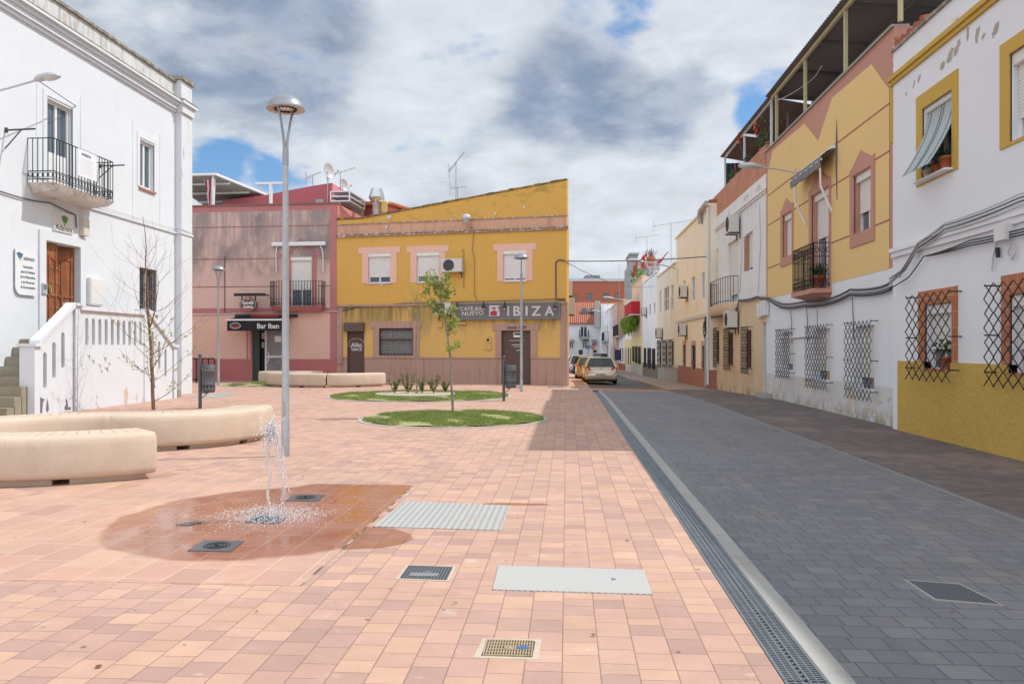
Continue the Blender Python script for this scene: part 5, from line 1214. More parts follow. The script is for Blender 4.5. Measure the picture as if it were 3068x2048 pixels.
# ---- white house with yellow trims (nearest)
H1 = empty('white_yellow_house', (6.55, 10, 0), 'white two storey house with yellow window frames and rough yellow plinth', 'house')
w1 = rq(R1, 2117, 2186, 251, 0, 'l'); w1 = (w1[0], w1[1], R1.Z(2117, 417), R1.Z(2117, 251))
w2 = (9.0, R1.S(2318), R1.Z(2318, 327), R1.Z(2318, 125)); w2 = (w2[1] - 1.25, w2[1], w2[2], w2[3])
l1 = (R1.S(2186), R1.S(2123), R1.Z(2123, 848), R1.Z(2123, 700)); l2 = (R1.S(2318) - 1.2, R1.S(2318), l1[2], l1[3])
YW = R1.S(2048)
mb = MB(); wall(mb, R1, -6, YW, -.3, 6.95, [w1 + (.2,), w2 + (.2,), l1 + (.22,), l2 + (.22,)], 9, rev=1, back=2, zcuts=(3.4,), pick=lambda a, z: 0)
mb.build('wall', [M_wr, M_wr2, M_dark], H1)
zt = R1.Z(2052, 174); zp0 = R1.Z(2047, 123)
mb = MB(); mb.prism(R1, [(-6, 6.951), (YW, 6.951), (YW, zp0), (13.4, zp0), (6.0, zp0 - .42), (-6, zp0 - .6)], -.3, -.01); mb.build('parapet', M_wr, H1)  # unseen near stretch slopes down to shape the shadow edge on the road
mb = MB()
for k in range(24):
    a = -6 + (YW + 6) * k / 24; b2 = a + (YW + 6) / 24; zf = lambda q: zp0 if q > 13.4 else (zp0 - .42 * (13.4 - q) / 7.4 if q > 6 else zp0 - .42 - .18 * (6 - q) / 12); w_ = .03 + random.uniform(0, .015); j = random.uniform(0, .015)
    mb.hexa([R1.P(a + .003, -.33, zf(a)), R1.P(b2, -.33, zf(b2)), R1.P(b2, w_, zf(b2)), R1.P(a + .003, w_, zf(a)), R1.P(a + .003, -.33, zf(a) + .05 + j), R1.P(b2, -.33, zf(b2) + .05 + j), R1.P(b2, w_, zf(b2) + .05 + j), R1.P(a + .003, w_, zf(a) + .05 + j)])
mb.build('coping', M_lichen, H1)
mb = MB(); mb.fb(R1, -6, YW + .08, -.02, .09, zt - .10, zt - .01); mb.fb(R1, -6, YW + .04, -.02, .05, zt - .18, zt - .101); mb.build('cornice', M_ytrim, H1)
mb = MB(); mb.fb(R1, YW - .02, YW + .10, -.3, .02, 5.75, zt - .19); mb.build('corner_trim', M_ytrim, H1)
zpl = R1.Z(2064, 827)
mb = MB(); segs = [(-6, l2[0]), (l2[1], l1[0]), (l1[1], R1.S(2064))]
for a0, a1 in segs: mb.fb(R1, a0, a1, -.1, .045, -.3, zpl)
for l in (l1, l2): mb.fb(R1, l[0], l[1], -.1, .045, -.3, l[2])
mb.build('plinth', M_ystu, H1)
mb = MB(); mb.fb(R1, -6, YW - .05, -.05, .10, 3.52, 3.60); mb.fb(R1, -6, YW - .05, -.05, .06, 3.42, 3.519); mb.build('string_course', M_wr2, H1)
def wide_frame(fr, root, w, l, r, tp, bt, mat, th=.025, nm='window_surround'):
    mb = MB(); mb.fb(fr, w[0] - r, w[1] + l, -.02, th, w[3], w[3] + tp); mb.fb(fr, w[0] - r, w[0], -.02, th, w[2] - bt, w[3] - .001); mb.fb(fr, w[1], w[1] + l, -.02, th, w[2] - bt, w[3] - .001)
    if bt: mb.fb(fr, w[0], w[1], -.02, th, w[2] - bt, w[2] - .001)
    return mb.build(nm, mat, root)
wide_frame(R1, H1, w1, .24, .2, .28, .06, M_ytrim); wide_frame(R1, H1, w2, .26, .26, .22, .05, M_ytrim)
wide_frame(R1, H1, l1, .26, .18, .26, 0.0, M_otile); wide_frame(R1, H1, l2, .22, .2, .3, 0.0, M_otile)
M_pale = plain('box_white', (.66, .66, .66), .5)
window(R1, H1, w1[0], w1[1], w1[2], w1[3], -.16, 2, .06, box=False)
window(R1, H1, w2[0], w2[1], w2[2], w2[3], -.16, 2, .06, shutter=.75, box=True)
for l in (l1, l2):
    window(R1, H1, l[0], l[1], l[2], l[3], -.15, 2, .05, shutter=.68, box=True)
    lattice(R1, H1, l[0] - .22, l[1] + .18, l[2] - .18, l[3] + .18, .22, .27, .0105, rows=7)
    mb = MB(); mb.fb(R1, l[0], l[1], -.2, .06, l[2] - .002, l[2] + .03); mb.build('sill', M_otile, H1)
# roll blind hanging out over the flower pots
M_blind, b_, p_ = newmat('blind_slats'); Z_ = b_.sep(b_.pos())[2]; s_ = b_.m('FRACT', b_.m('MULTIPLY', Z_, 24.0)); b_.put(p_.inputs['Base Color'], b_.mix(b_.ss(s_, .62, .72), (.52, .58, .60), (.10, .13, .14))); p_.inputs['Roughness'].default_value = .6
mb = MB(); rows = []
for k in range(15):
    s = k / 14; t = -.10 + .50 * s ** 1.7; z = w1[3] - .04 - (w1[3] - w1[2] - .12) * s
    rows.append([R1.P(w1[0] + .02 + (w1[1] - w1[0] - .04) * i / 8, t + .004 * (i % 2), z) for i in range(9)])
mb.grid(rows); mb.grid([[p + Vector((.012, 0, 0)) for p in r] for r in rows]); 
o = mb.build('roll_blind', M_blind); tag(o, 'grey slatted roll blind hanging out of the yellow framed window', 'blind'); WLOC[o] = Vector()
mb = MB()
for i in (1, 3.5, 4.2, 7): mb.tube([r[0].lerp(r[-1], i / 8) - Vector((.01, 0, 0)) for r in rows], .007, 4)
mb.build('cord', plain('blind_cord', (.2, .22, .22)), o)
mb = MB(); mb.tube([R1.P(w1[0], -.08, w1[3] - .04), R1.P(w1[1], -.08, w1[3] - .04)], .05, 8); mb.build('roll', M_whitep, o)
M_pot = surf('clay_pot', (.40, .12, .055), .8, .08, .05, 3); M_potw = surf('pot_white', (.55, .53, .50), .8)
M_lf = leafmat('leaf_green', (.09, .19, .04), (.15, .26, .07)); M_lf2 = leafmat('leaf_dark', (.05, .11, .035), (.09, .16, .05)); M_lf3 = leafmat('leaf_grey', (.13, .19, .11), (.18, .24, .15))
M_flr = plain('flower_red', (.55, .07, .03), .6); M_flp = plain('flower_pink', (.50, .05, .20), .6)
def leaf_quad(mb, p, d, L, wdt, mi=0):
    d = Vector(d).normalized(); s = d.cross(Vector((random.uniform(-1, 1), random.uniform(-1, 1), random.uniform(-1, 1)))); s = s.normalized() * wdt if s.length > 1e-4 else d.orthogonal() * wdt
    p = Vector(p); m_ = p + d * L * .5 - Vector((0, 0, L * .05)); mb.face([p, m_ + s, p + d * L - Vector((0, 0, L * .18)), m_ - s], mi)
def potted(name, base, r, h, label, cat='flower pot', pot=None, leaf_=None, style='blade', n=24, L=.35, flower=None, group=None, trough=None):
    o = empty(name, base, label, cat, group); mb = MB(); base = Vector(base)
    if trough: mb.hexa([base + Vector((x * .85, y * .95, 0)) for x, y in ((-r, -trough), (r, -trough), (r, trough), (-r, trough))] + [base + Vector((x, y, h)) for x, y in ((-r, -trough), (r, -trough), (r, trough), (-r, trough))])
    else: mb.lathe(base, [(r * .68, 0), (r * .95, h * .8), (r * 1.08, h * .8), (r * 1.08, h), (r * .9, h), (.001, h * .9)], 14, cap=False)
    mb.build('pot', pot or M_pot, o)
    mb = MB()
    for i in range(n):
        a = random.uniform(0, 6.28); e = random.uniform(.5, 1.5); d = Vector((math.cos(a) * math.cos(e), math.sin(a) * math.cos(e), math.sin(e)))
        p = base + Vector((random.uniform(-.5, .5) * r, random.uniform(-.5, .5) * (trough or r), h * .9))
        if style == 'blade':
            l = L * random.uniform(.6, 1.1); k = p + d * l * .6; s = d.cross(Vector((0, 0, 1))).normalized() * .018; tip = k + Vector((d.x, d.y, -.25)).normalized() * l * .5
            mb.face([p - s, p + s, k + s * 1.2, k - s * 1.2]); mb.face([k - s * 1.2, k + s * 1.2, tip])
        else:
            q = p + d * L * random.uniform(.2, 1); leaf_quad(mb, q, d + Vector((random.uniform(-1, 1), random.uniform(-1, 1), random.uniform(-.3, .6))), .09, .035)
    mb.build('leaves', leaf_ or M_lf, o)
    if flower:
        mb = MB()
        for i in range(8): a = random.uniform(0, 6.28); mb.ico(base + Vector((math.cos(a) * r * 1.1, math.sin(a) * r * 1.1, h + L * random.uniform(.4, 1.0))), .035)
        mb.build('flowers', flower, o)
    return o
zs = w1[2] + .0
mb = MB(); mb.fb(R1, w1[0] - .05, w1[1] + .05, -.2, .16, zs - .035, zs - .002); mb.build('sill', M_wr2, H1)
potted('flower_pot', R1.P(w1[0] + .22, .0, zs), .13, .24, 'clay pot with arching green leaves at the near end of the yellow framed sill', style='blade', L=.3, n=14)
potted('flower_pot', R1.P(w1[0] + .52, .0, zs), .11, .17, 'low clay pot in the middle of the yellow framed window sill', n=6, L=.12)
potted('flower_pot', R1.P(w1[1] - .28, .02, zs), .10, .16, 'white flower pot with a pink blossom at the far end of the sill', pot=M_potw, style='leaf', L=.22, n=16, flower=M_flp)
potted('flower_pot', R1.P(l1[0] + .3, -.05, l1[2] + .03), .13, .22, 'clay pot with dark plant behind the lattice of the orange tiled window', leaf_=M_lf2, style='leaf', L=.3, n=40)
# cables on the white house
def rp(fr, x, y, t=.05): a, z = fr.q(x, y, t); return fr.P(a, t, z)
for k in range(5):
    dz = .035 * k; j = random.uniform(-.02, .02)
    wire('cable', [R1.P(-5, .12, 3.66 + dz), R1.P(4, .12, 3.64 + dz + j), R1.P(9, .12, 3.66 + dz), R1.P(12, .12, 3.65 + dz + j), R1.P(14.3, .12, 3.6 + dz), R1.P(15.4, .10, 3.42 + dz), R1.P(15.95, .10 + .02 * k, 3.1), R1.P(16.3, .26, 2.85 + dz)], .0115, M_cable if k % 2 else M_cablew, 'one of the sagging cables bundled along the ledge of the white house', 'cable', 'cables along the white house', .012)
for k in range(3):
    wire('cable', [R1.P(-5, .08, 3.38 - .035 * k), R1.P(5, .08, 3.36 - .03 * k), R1.P(9.5, .09, 3.36 - .04 * k), R1.P(13.5, .09, 3.34 - .04 * k), R1.P(15.2, .08, 3.28), R1.P(15.8, .10, 2.95), R1.P(16.35, .24, 2.78)], .012, plain('cable_black', (.03, .03, .032), .5), 'black cable hanging below the ledge of the white house', 'cable', 'black cables under the ledge', .012)
q = rp(R1, 2312, 532); mb = MB(); mb.box(6.55 - .16, 6.55, q.y - .12, q.y + .18, q.z - .12, q.z + .12); tag(mb.build('junction_box', M_pale), 'white round cornered junction box under the ledge cables', 'junction box')
wire('cable', [rp(R1, 2300, 520), rp(R1, 2285, 560), rp(R1, 2278, 590), rp(R1, 2275, 620)], .014, M_cablew, 'pale loose cable hanging on the white house below the ledge')
wire('cable', [rp(R1, 2325, 560), rp(R1, 2330, 580), rp(R1, 2320, 595), rp(R1, 2312, 580), rp(R1, 2320, 560)], .012, M_cablew, 'loop of pale cable below the white junction box')
mb = MB(); mb.tube([rp(R1, 2288, 568), rp(R1, 2289, 590)], .03, 6); tag(mb.build('cable_connector', M_iron), 'black cable connector hanging on the white house wall', 'connector')
mb = MB(); a = YW - .2
for k in range(5): mb.tube([R1.P(a - .28 * k, .0, zp0 + .08 + .01 * k), R1.P(a - .28 * k, -.5, zp0 + .2)], .1, 8)
mb.build('roof_tiles', surf('old_tile', (.35, .12, .07), .9, .2, .1, 3), H1)
mb = MB(); mb.fb(R1, YW + .005, YW + .05, -.9, -.02, zp0 - .35, zp0 + .32); mb.build('side_tiles', surf('rusty_tiles', (.40, .16, .07), .9, .2, .2, 3, stains=[((.65, .62, .58), (9, 9, 9), .5, .55, .8, 0, 0)]), H1)

# ---- yellow over white house
H2 = empty('yellow_house', (6.7, 21.5, 0), 'yellow fronted house with rose pink zigzag frame, iron balcony and white ground floor', 'house')
Y0, Y1 = R2.S(2052), R2.S(1758)
wa = (R2.S(1818.6), R2.S(1797), R2.Z(1797, 592), R2.Z(1797, 495))
wb = (R2.S(1904.2), R2.S(1863), 3.14, R2.Z(1863, 450))
wc = (R2.S(2001.5), R2.S(1960), R2.Z(1960, 538), R2.Z(1960, 404))
la = (R2.S(1819), R2.S(1796), R2.Z(1796, 851), R2.Z(1796, 762)); lb = (R2.S(1903.6), R2.S(1867), R2.Z(1867, 872), R2.Z(1867, 755)); lc = (R2.S(2005), R2.S(1962), R2.Z(1962, 893), R2.Z(1962, 748))
zyb = 3.27; zpl2 = .80; zz0 = R2.Z(1765, 345) - 1.0; ztop = 8.2
mb = MB(); wall(mb, R2, Y0, Y1, -.3, ztop, [wa + (.22,), wb + (.25,), wc + (.22,), la + (.22,), lb + (.22,), lc + (.22,)], 12, pick=lambda a, z: 3 if z < zpl2 else (0 if z < zyb else 1), zcuts=(zpl2, zyb), rev=0, back=5)
mb.build('wall', [M_wr2, M_rose, M_yell, M_plg, M_rose, M_dark], H2)
# the yellow field, 8 mm proud, with its zigzag top
def c3(x, y): return ((2060 + .574 * x) / 1.306, .4395 * y)
zig = [R2.q(*c3(*p)) for p in ((1050, 460), (962, 335), (755, 512), (683, 735), (612, 645), (446, 785))]
aL, aR = R2.S(c3(419, 0)[0]), R2.S(c3(1055, 0)[0])
zsh = min(zig[0][1], zig[-1][1]) - .35
# lower part around the windows: strips
fo = []
def frame_bounds(w, l, r, tp, bt): return (w[0] - r, w[1] + l, w[2] - bt, w[3] + tp)
fa, fb_, fc = frame_bounds(wa, .22, .12, .12, .26), frame_bounds(wb, .20, .12, .12, .0), frame_bounds(wc, .22, .18, .12, .3)
mb = MB(); As = sorted([aR, aL] + [x for f in (fa, fb_, fc) for x in f[:2]]); Zs = sorted([zyb, zsh] + [x for f in (fa, fb_, fc) for x in f[2:] if zyb < x < zsh])
for a0, a1 in zip(As, As[1:]):
    for z0, z1 in zip(Zs, Zs[1:]):
        m_, n_ = (a0 + a1) / 2, (z0 + z1) / 2
        if any(f[0] < m_ < f[1] and f[2] < n_ < f[3] for f in (fa, fb_, fc)): continue
        mb.face([R2.P(a0, .008, z0), R2.P(a1, .008, z0), R2.P(a1, .008, z1), R2.P(a0, .008, z1)])
top = [(aR, zsh), (aR, zig[0][1])] + [zig[0]] + zig[1:] + [(aL, zig[-1][1] - .5), (aL, zsh)]
# split the zigzag polygon into two convex-ish pieces at the notch
nv = zig[3]; 
mb.face([R2.P(a, .008, z) for a, z in [(aR, zsh), (aR, zig[0][1] - .02), zig[0], zig[1], zig[2], nv, (nv[0], zsh)]])
mb.face([R2.P(a, .008, z) for a, z in [(nv[0], zsh), nv, zig[4], zig[5], (aL, zig[5][1] - .6), (aL, zsh)]])
mb.build('yellow_field', M_yell, H2)
mb = MB()
for (p, q) in (((418, 1005), (1053, 572)), ((420, 1160), (1056, 815)), ((425, 1385), (1058, 1168))):
    za = (R2.q(*c3(*p))[1] + R2.q(*c3(*q))[1]) / 2; cur = aR
    for f in sorted((fa, fb_, fc)):
        if f[2] < za < f[3] + .25: mb.fb(R2, cur, f[0] - .002, 0, .013, za - .018, za + .018); cur = f[1] + .002
    mb.fb(R2, cur, aL, 0, .013, za - .018, za + .018)
mb.build('joint_lines', M_line, H2)
def pedi(w, f, peak, nm):
    mb = MB(); mb.fb(R2, f[0], w[0], -.02, .04, f[2], w[3]); mb.fb(R2, w[1], f[1], -.02, .04, f[2], w[3])
    if f[2] < w[2] - .02: mb.fb(R2, w[0], w[1], -.02, .04, f[2], w[2])
    c = (f[0] + f[1]) / 2; mb.prism(R2, [(f[0], w[3] + .001), (f[1], w[3] + .001), (f[1], f[3] + .05), (f[1] - .12, f[3] + .05), (c + .05, f[3] + peak), (c - .1, f[3] + peak * .8), (f[0] + .1, f[3] + .05), (f[0], f[3] + .1)], -.02, .04)
    for q in ((w[0], w[0] + .012, w[2], w[3]), (w[1] - .012, w[1], w[2], w[3])): mb.fb(R2, q[0], q[1], -.2, -.0205, q[2], q[3])
    mb.fb(R2, w[0] + .012, w[1] - .012, -.2, -.0205, w[3] - .012, w[3]); mb.fb(R2, w[0] + .012, w[1] - .012, -.2, -.0205, w[2], w[2] + .012)
    return mb.build(nm, M_rose, H2)
pedi(wa, fa, .34, 'window_surround'); pedi(wb, fb_, .45, 'door_surround'); pedi(wc, fc, .36, 'window_surround')
window(R2, H2, wa[0], wa[1], wa[2], wa[3], -.17, 2, .05, shutter=.97, box=True)
window(R2, H2, wb[0], wb[1], wb[2], wb[3], -.19, 2, .06, mat=M_whitep, pane=plain('pane_grey', (.14, .15, .17), .1, spec=.8), shutter=.46, box=True, name='balcony_door')
window(R2, H2, wc[0], wc[1], wc[2], wc[3], -.17, 2, .05, shutter=.66, box=True)
for l in (la, lb, lc):
    window(R2, H2, l[0], l[1], l[2], l[3], -.16, 1, .05, shutter=.8, box=False)
    lattice(R2, H2, l[0] - .17, l[1] + .13, l[2] - .20, l[3] + .1, .17, .25, .0085, rows=8)
mb = MB(); mb.fb(R2, Y0, Y1 + .02, -.3, .06, ztop + .001, ztop + .05); mb.build('coping', surf('coping_grey', (.35, .33, .30)), H2)
by0 = R2.S(1908); by1 = by0 + 1.95; bt = .46
mb = MB(); P = R2.P; mb.hexa([P(by0 + .15, 0, 2.9), P(by1 - .1, 0, 2.9), P(by1 - .2, bt - .1, 3.0), P(by0 + .2, bt - .1, 3.0), P(by0, 0, 3.0), P(by1, 0, 3.0), P(by1, bt, 3.02), P(by0, bt, 3.02)])
mb.fb(R2, by0 - .02, by1 + .02, 0, bt + .02, 3.021, 3.14); bal = mb.build('balcony', M_rose, H2)
railing(R2, bal, by0 + .03, by1 - .03, 0, bt - .02, 3.14, 4.3, .13, .010, scroll=(3.32, 4.12), mid=(3.5, 3.95))
potted('potted_plant', R2.P(by0 + .45, .22, 3.15), .2, .34, 'spiky green plant in a large clay pot on the yellow house balcony', 'potted plant', style='blade', L=.62, n=46, leaf_=M_lf2)
# striped awning folded above the balcony
M_aws, b_, p_ = newmat('awning_stripes'); Y_ = b_.sep(b_.pos())[1]; s_ = b_.m('FRACT', b_.m('MULTIPLY', Y_, 7.0)); n_ = b_.noise(b_.pos(), 3, 4)
b_.put(p_.inputs['Base Color'], b_.mix(b_.ss(s_, .45, .52), (.30, .29, .28), (.09, .085, .085))); p_.inputs['Roughness'].default_value = .95
aw = empty('folded_awning', R2.P(21.5, 0, 6.3), 'weathered grey striped awning with white arms above the yellow house balcony', 'awning')
mb = MB(); rows = [[R2.P(20.67 + 2.75 * i / 22, t, z + .015 * math.sin(i * 1.7)) for i in range(23)] for t, z in ((.04, 6.62), (.2, 6.55), (.36, 6.42), (.40, 6.30), (.38, 6.14))]
mb.grid(rows); mb.grid([[p + Vector((.012, 0, -.01)) for p in r] for r in rows]); mb.build('canvas', M_aws, aw)
mb = MB(); mb.tube([R2.P(20.62, .06, 6.62), R2.P(23.45, .06, 6.62)], .05, 8); mb.tube([R2.P(20.67, .37, 6.32), R2.P(23.42, .37, 6.32)], .025, 6)
for a in (20.85, 23.1): mb.tube([R2.P(a, .35, 6.3), R2.P(a + .05, .32, 5.7), R2.P(a + .02, .05, 5.05)], .028, 6)
mb.build('arm', M_whitep, aw)
mb = MB(); mb.tube([R2.P(20.6, .01, 5.3), R2.P(20.62, .012, 6.1), R2.P(20.6, .012, 6.7), R2.P(20.63, .01, 7.3)], [.015, .03, .035, .008], 6); tag(mb.build('loose_wire', M_cable), 'dark frayed wire running up beside the striped awning', 'wire')
# roof terrace canopy
TC = empty('roof_canopy', (6.7, 21, 8.2), 'corrugated roof canopy on cream posts above the yellow house terrace', 'canopy')
M_sheetu = surf('canopy_sheet_dark', (.16, .14, .135), .8, .06, .04, .8)
def corr(mb, y0, y1, x0, x1, z0, z1, pitch=.16, th=.02, overh=.12):
    n = int((y1 - y0) / (pitch / 2))
    for dz in (0, -.012):
        mb.grid([[(x0 - overh, y0 + (y1 - y0) * i / n, z0 + dz + (th if i % 2 else -th)) for i in range(n + 1)], [(x1, y0 + (y1 - y0) * i / n, z1 + dz + (th if i % 2 else -th)) for i in range(n + 1)]], sm=False)
mb = MB(); corr(mb, 14.9, 27.25, 6.66, 11.8, 9.93, 9.45); mb.build('roof_sheet', M_sheetu, TC)
M_cream = surf('post_cream', (.50, .44, .26), .6, .06, .05, 2); M_beam = surf('beam_grey', (.13, .12, .11), .7)
for y in (R2.S(c3(455, 0)[0]), R2.S(c3(603, 0)[0]), R2.S(c3(812, 0)[0]), R2.S(c3(1095, 0)[0])):
    mb = MB(); mb.box(6.72, 6.80, y - .04, y + .04, 8.24, 9.86); mb.build('post', M_cream, TC)
mb = MB(); mb.box(6.70, 6.78, 14.95, 27.2, 9.80, 9.895); mb.build('front_beam', M_cream, TC)
for k in range(6):
    y = 15.2 + k * 2.35; mb = MB(); mb.hexa([(6.781, y, 9.78), (11.7, y, 9.30), (11.7, y + .07, 9.30), (6.781, y + .07, 9.78), (6.781, y, 9.88), (11.7, y, 9.40), (11.7, y + .07, 9.40), (6.781, y + .07, 9.88)]); mb.build('rafter', M_beam, TC)
for k in range(3):
    x = 8.0 + k * 1.3; z = 9.80 - (x - 6.7) * .096; mb = MB(); mb.box(x, x + .05, 14.95, 27.2, z - .06, z - .005); mb.build('purlin', M_beam, TC)
mb = MB(); mb.box(11.5, 11.7, 14.9, 27.3, 8.0, 9.35); mb.box(7.2, 11.5, 26.9, 27.2, 8.0, 9.3); mb.build('back_wall', brickmat('dark_brick', (.10, .06, .05), (.08, .05, .045), (.13, .10, .09)), TC)
wire('wire', [(6.8, 26.6, 9.6), (7.4, 25.2, 9.75), (7.2, 23.5, 9.6)], .015, M_cablew, 'loose pale wire under the roof canopy of the yellow house', sag=.03)

# ---- beige and white house with brick roof parapet
H3 = empty('beige_house', (6.68, 32, 0), 'white house with peach ground floor, bare brick roof parapet and small round balcony', 'house')
Ye = R3.S(1625); Ys = Y1 + .002
def c2(x, y): return (1577.3 + .3418 * x, 428.8 + .3418 * y)
def r2(fr, x0, x1, yt, yb): X0, Yt = c2(x0, yt); X1, Yb = c2(x1, yb); return (fr.S(X1), fr.S(X0), fr.Z(X0, Yb), fr.Z(X0, Yt))
g1, g2, g3 = r2(R3, 180, 212, 965, 1180), r2(R3, 272, 305, 975, 1195), r2(R3, 393, 428, 960, 1215)
u1, ud, u3 = r2(R3, 180, 207, 430, 640), r2(R3, 268, 338, 385, 770), r2(R3, 392, 437, 318, 570)
dr = r2(R3, 505, 560, 910, 1430); dr = (dr[0], dr[1], -.02, dr[3])
zb3 = 3.4
M_peach = surf('peach_render', (.66, .50, .33), .9, .04, .02, .6, stains=[((.62, .39, .22), (.9, .9, 1.2), .42, .6, .6, 1.6, .5), ((.25, .20, .12), (2.5, 2.5, 2), .45, .62, .7, .35, -.1)], bump=.3, bscale=30)
M_wr3 = surf('white_render_worn', (.72, .72, .725), .9, .05, .03, .7, stains=PEEL + [((.40, .33, .25), (4, 4, .7), .60, .70, .6, 5.2, 7.0)], bump=.35, bscale=30)
mb = MB(); wall(mb, R3, Ys, Ye, -.5, 7.5, [h + (.09,) for h in (g1, g2, g3)] + [h + (.22,) for h in (u1, ud, u3, dr)], 12, pick=lambda a, z: 1 if z < zb3 else 0, zcuts=(zb3,), rev=2, back=3)
mb.build('wall', [M_wr3, M_peach, M_wr3, M_dark], H3)
mb = MB(); mb.fb(R3, Ys, Ye + .05, -.05, .10, 6.92, 7.0); mb.fb(R3, Ys, Ye + .04, -.05, .05, 6.84, 6.919); mb.build('cornice', M_wr3, H3)
mb = MB(); mb.fb(R3, Ys + .1, Ye, -.35, -.02, 7.501, 8.5); mb.build('brick_parapet', M_brick, H3)
for w, sh in ((u1, .3), (u3, .9)): window(R3, H3, w[0], w[1], w[2], w[3], -.17, 1, .05, shutter=sh)
window(R3, H3, ud[0], ud[1], ud[2], ud[3], -.17, 1, .06, shutter=.9, name='balcony_door')
mb = MB(); mb.fb(R3, u3[1] - .02, u3[1] + .28, -.1, .012, u3[2] + .05, u3[3] - .05); mb.build('exposed_brick', brickmat('raw_brick', (.35, .14, .08), (.40, .18, .10), (.45, .38, .32), .25, .07), H3)
M_wshut = wood('shutter_wood', (.16, .06, .035), (.10, .035, .022))
for g in (g1, g2, g3):
    window(R3, H3, g[0], g[1], g[2], g[3], -.04, 2, .06, mat=M_wshut, pane=M_wshut)
    lattice(R3, H3, g[0] - .16, g[1] + .12, g[2] - .2, g[3] + .12, .16, .24, .0095, rows=9)
mb = MB(); frame_mb(mb, R3, dr[0], dr[1], -.02, dr[3], -.2, -.15, .07); mb.fb(R3, dr[0] + .07, dr[0] + .3, -.19, -.14, 0, dr[3] - .07)
mb.fb(R3, dr[0] + .3, dr[1] - .07, -.19, -.165, .0, dr[3] - .07); mb.build('door', M_iron, H3)
mb = MB(); mb.fb(R3, dr[0] - .03, dr[1] + .1, -.25, .2, -.2, .14); mb.build('door_step', M_conc, H3)
mb = MB(); byc = (R3.S(1695), R3.S(1644)); bz = 2.98 + .42
rows = []
for z, k in ((bz - .42, .80), (bz - .36, .96), (bz - .05, 1.0), (bz, 1.0)):
    rows.append([R3.P((byc[0] + byc[1]) / 2 + (byc[1] - byc[0]) / 2 * math.cos(i * math.pi / 14) * (k if k < 1 else 1), .55 * math.sin(i * math.pi / 14) ** .6 * k, z) for i in range(15)])
mb.grid(rows); mb.face(rows[-1]); mb.face(list(reversed(rows[0]))); bal = mb.build('balcony', M_peach, H3)
mb = MB(); zr = bz + 1.05
ring = [R3.P((byc[0] + byc[1]) / 2 + (byc[1] - byc[0]) / 2 * .96 * math.cos(i * math.pi / 18), .52 * math.sin(i * math.pi / 18) ** .6, 0) for i in range(19)]
for p in ring: mb.bar(p + Vector((0, 0, bz)), p + Vector((0, 0, zr)), .02); mb.ico(p + Vector((0, 0, bz + .5)), .022)
for z in (zr, bz + .1): mb.tube([p + Vector((0, 0, z)) for p in ring], .014, 4)
mb.build('railing', M_iron, bal)
a0 = r2(R3, 285, 360, 240, 350); aircon(R3, a0[0], a0[0] + .85, a0[2], a0[3] , 'grey white air conditioner high on the white house beside the round balcony', .08, .38)
a0 = r2(R3, 270, 350, 848, 952); aircon(R3, a0[0], a0[0] + .85, a0[2], a0[3], 'white air conditioner on the peach ground floor between two lattice windows', .08, .38)
for k, (y, z) in enumerate(((28.3, 2.95), (27.9, 2.98), (27.5, 3.0))):
    mb = MB(); mb.fb(R3, y - .15, y + .15, 0, .15, z - .28, z + .22); tag(mb.build('meter_box', M_pale, bevel=.01), 'pale grey meter box under the cables near the yellow house corner', 'meter box', 'grey meter boxes under the cables')
for k in range(6):
    dz = .03 * k + random.uniform(-.02, .02)
    wire('cable', [R2.P(16.4, .1 + .01 * k, 2.9 + dz), R2.P(17.6, .08, 2.78 + dz), R2.P(19.4, .10, 2.86 + dz), R2.P(21.0, .09, 2.74 + dz), R2.P(23.2, .09, 2.80 + dz), R2.P(25.4, .1, 2.86 + dz), R2.P(27.0, .12, 3.2 + dz * .6), R3.P(28.6, .10, 3.36 + dz * .5), R3.P(31.5, .10, 3.42 + dz * .5), R3.P(31.9, .12, 3.05 + dz), R3.P(34.6, .6 if k < 3 else .1, 2.92 + dz), R3.P(37.6, .1, 3.1 + dz)], .014, M_cable if k % 3 else plain('cable_black', (.03, .03, .032), .5), 'one of the grey cables looping along the yellow and beige fronts', 'cable', 'cables along the yellow and beige fronts', .014)
mb = MB()
for k in range(26):
    p = R3.P(37.9 + random.uniform(-.45, .45), .12 + random.uniform(-.05, .2), 2.9 + random.uniform(-.9, .55)); q = R3.P(37.9 + random.uniform(-.45, .45), .15, 2.8 + random.uniform(-.9, .6)); mb.tube([p, (p + q) / 2 + Vector((-.14, 0, -.1)), q], .024, 5)
for k in range(6): mb.fb(R3, 37.55 + .13 * k, 37.65 + .13 * k, .05, .2, 2.5 + .12 * (k % 3), 2.75 + .12 * (k % 3))
tag(mb.build('cable_knot', plain('cable_black', (.03, .03, .032), .5)), 'tangled black knot of cables and boxes on the corner of the beige house', 'cable knot')
for x in (1700, 1742): wire('cable', [rp(R3, x, 470, .03), rp(R3, x + 2, 560, .03), rp(R3, x - 3, 672, .03)], .014, M_cablew, 'thin pale wire hanging down the white upper wall of the beige house', 'cable', 'thin wires on the beige house')
for (y0_, z0_) in ((19.4, 2.7), (23.0, 2.7), (24.6, 2.65)):
    wire('cable', [R2.P(y0_, .06, z0_ + .1), R2.P(y0_ + .02, .03, z0_ - .4), R2.P(y0_, .02, z0_ - .9)], .011, M_cable, 'thin wire dropping from the cable bundle on the white ground floor', 'cable', 'thin drop wires on the white ground floor')
wire('conduit', [R2.P(22.2, .03, 2.65), R2.P(22.2, .03, 1.95)], .03, M_pale, 'short white vertical conduit on the white ground floor', 'conduit'); wire('conduit', [R2.P(25.9, .03, 1.92), R2.P(22.1, .03, 1.96)], .035, M_pale, 'white horizontal conduit above the farthest lattice window of the white ground floor', 'conduit')
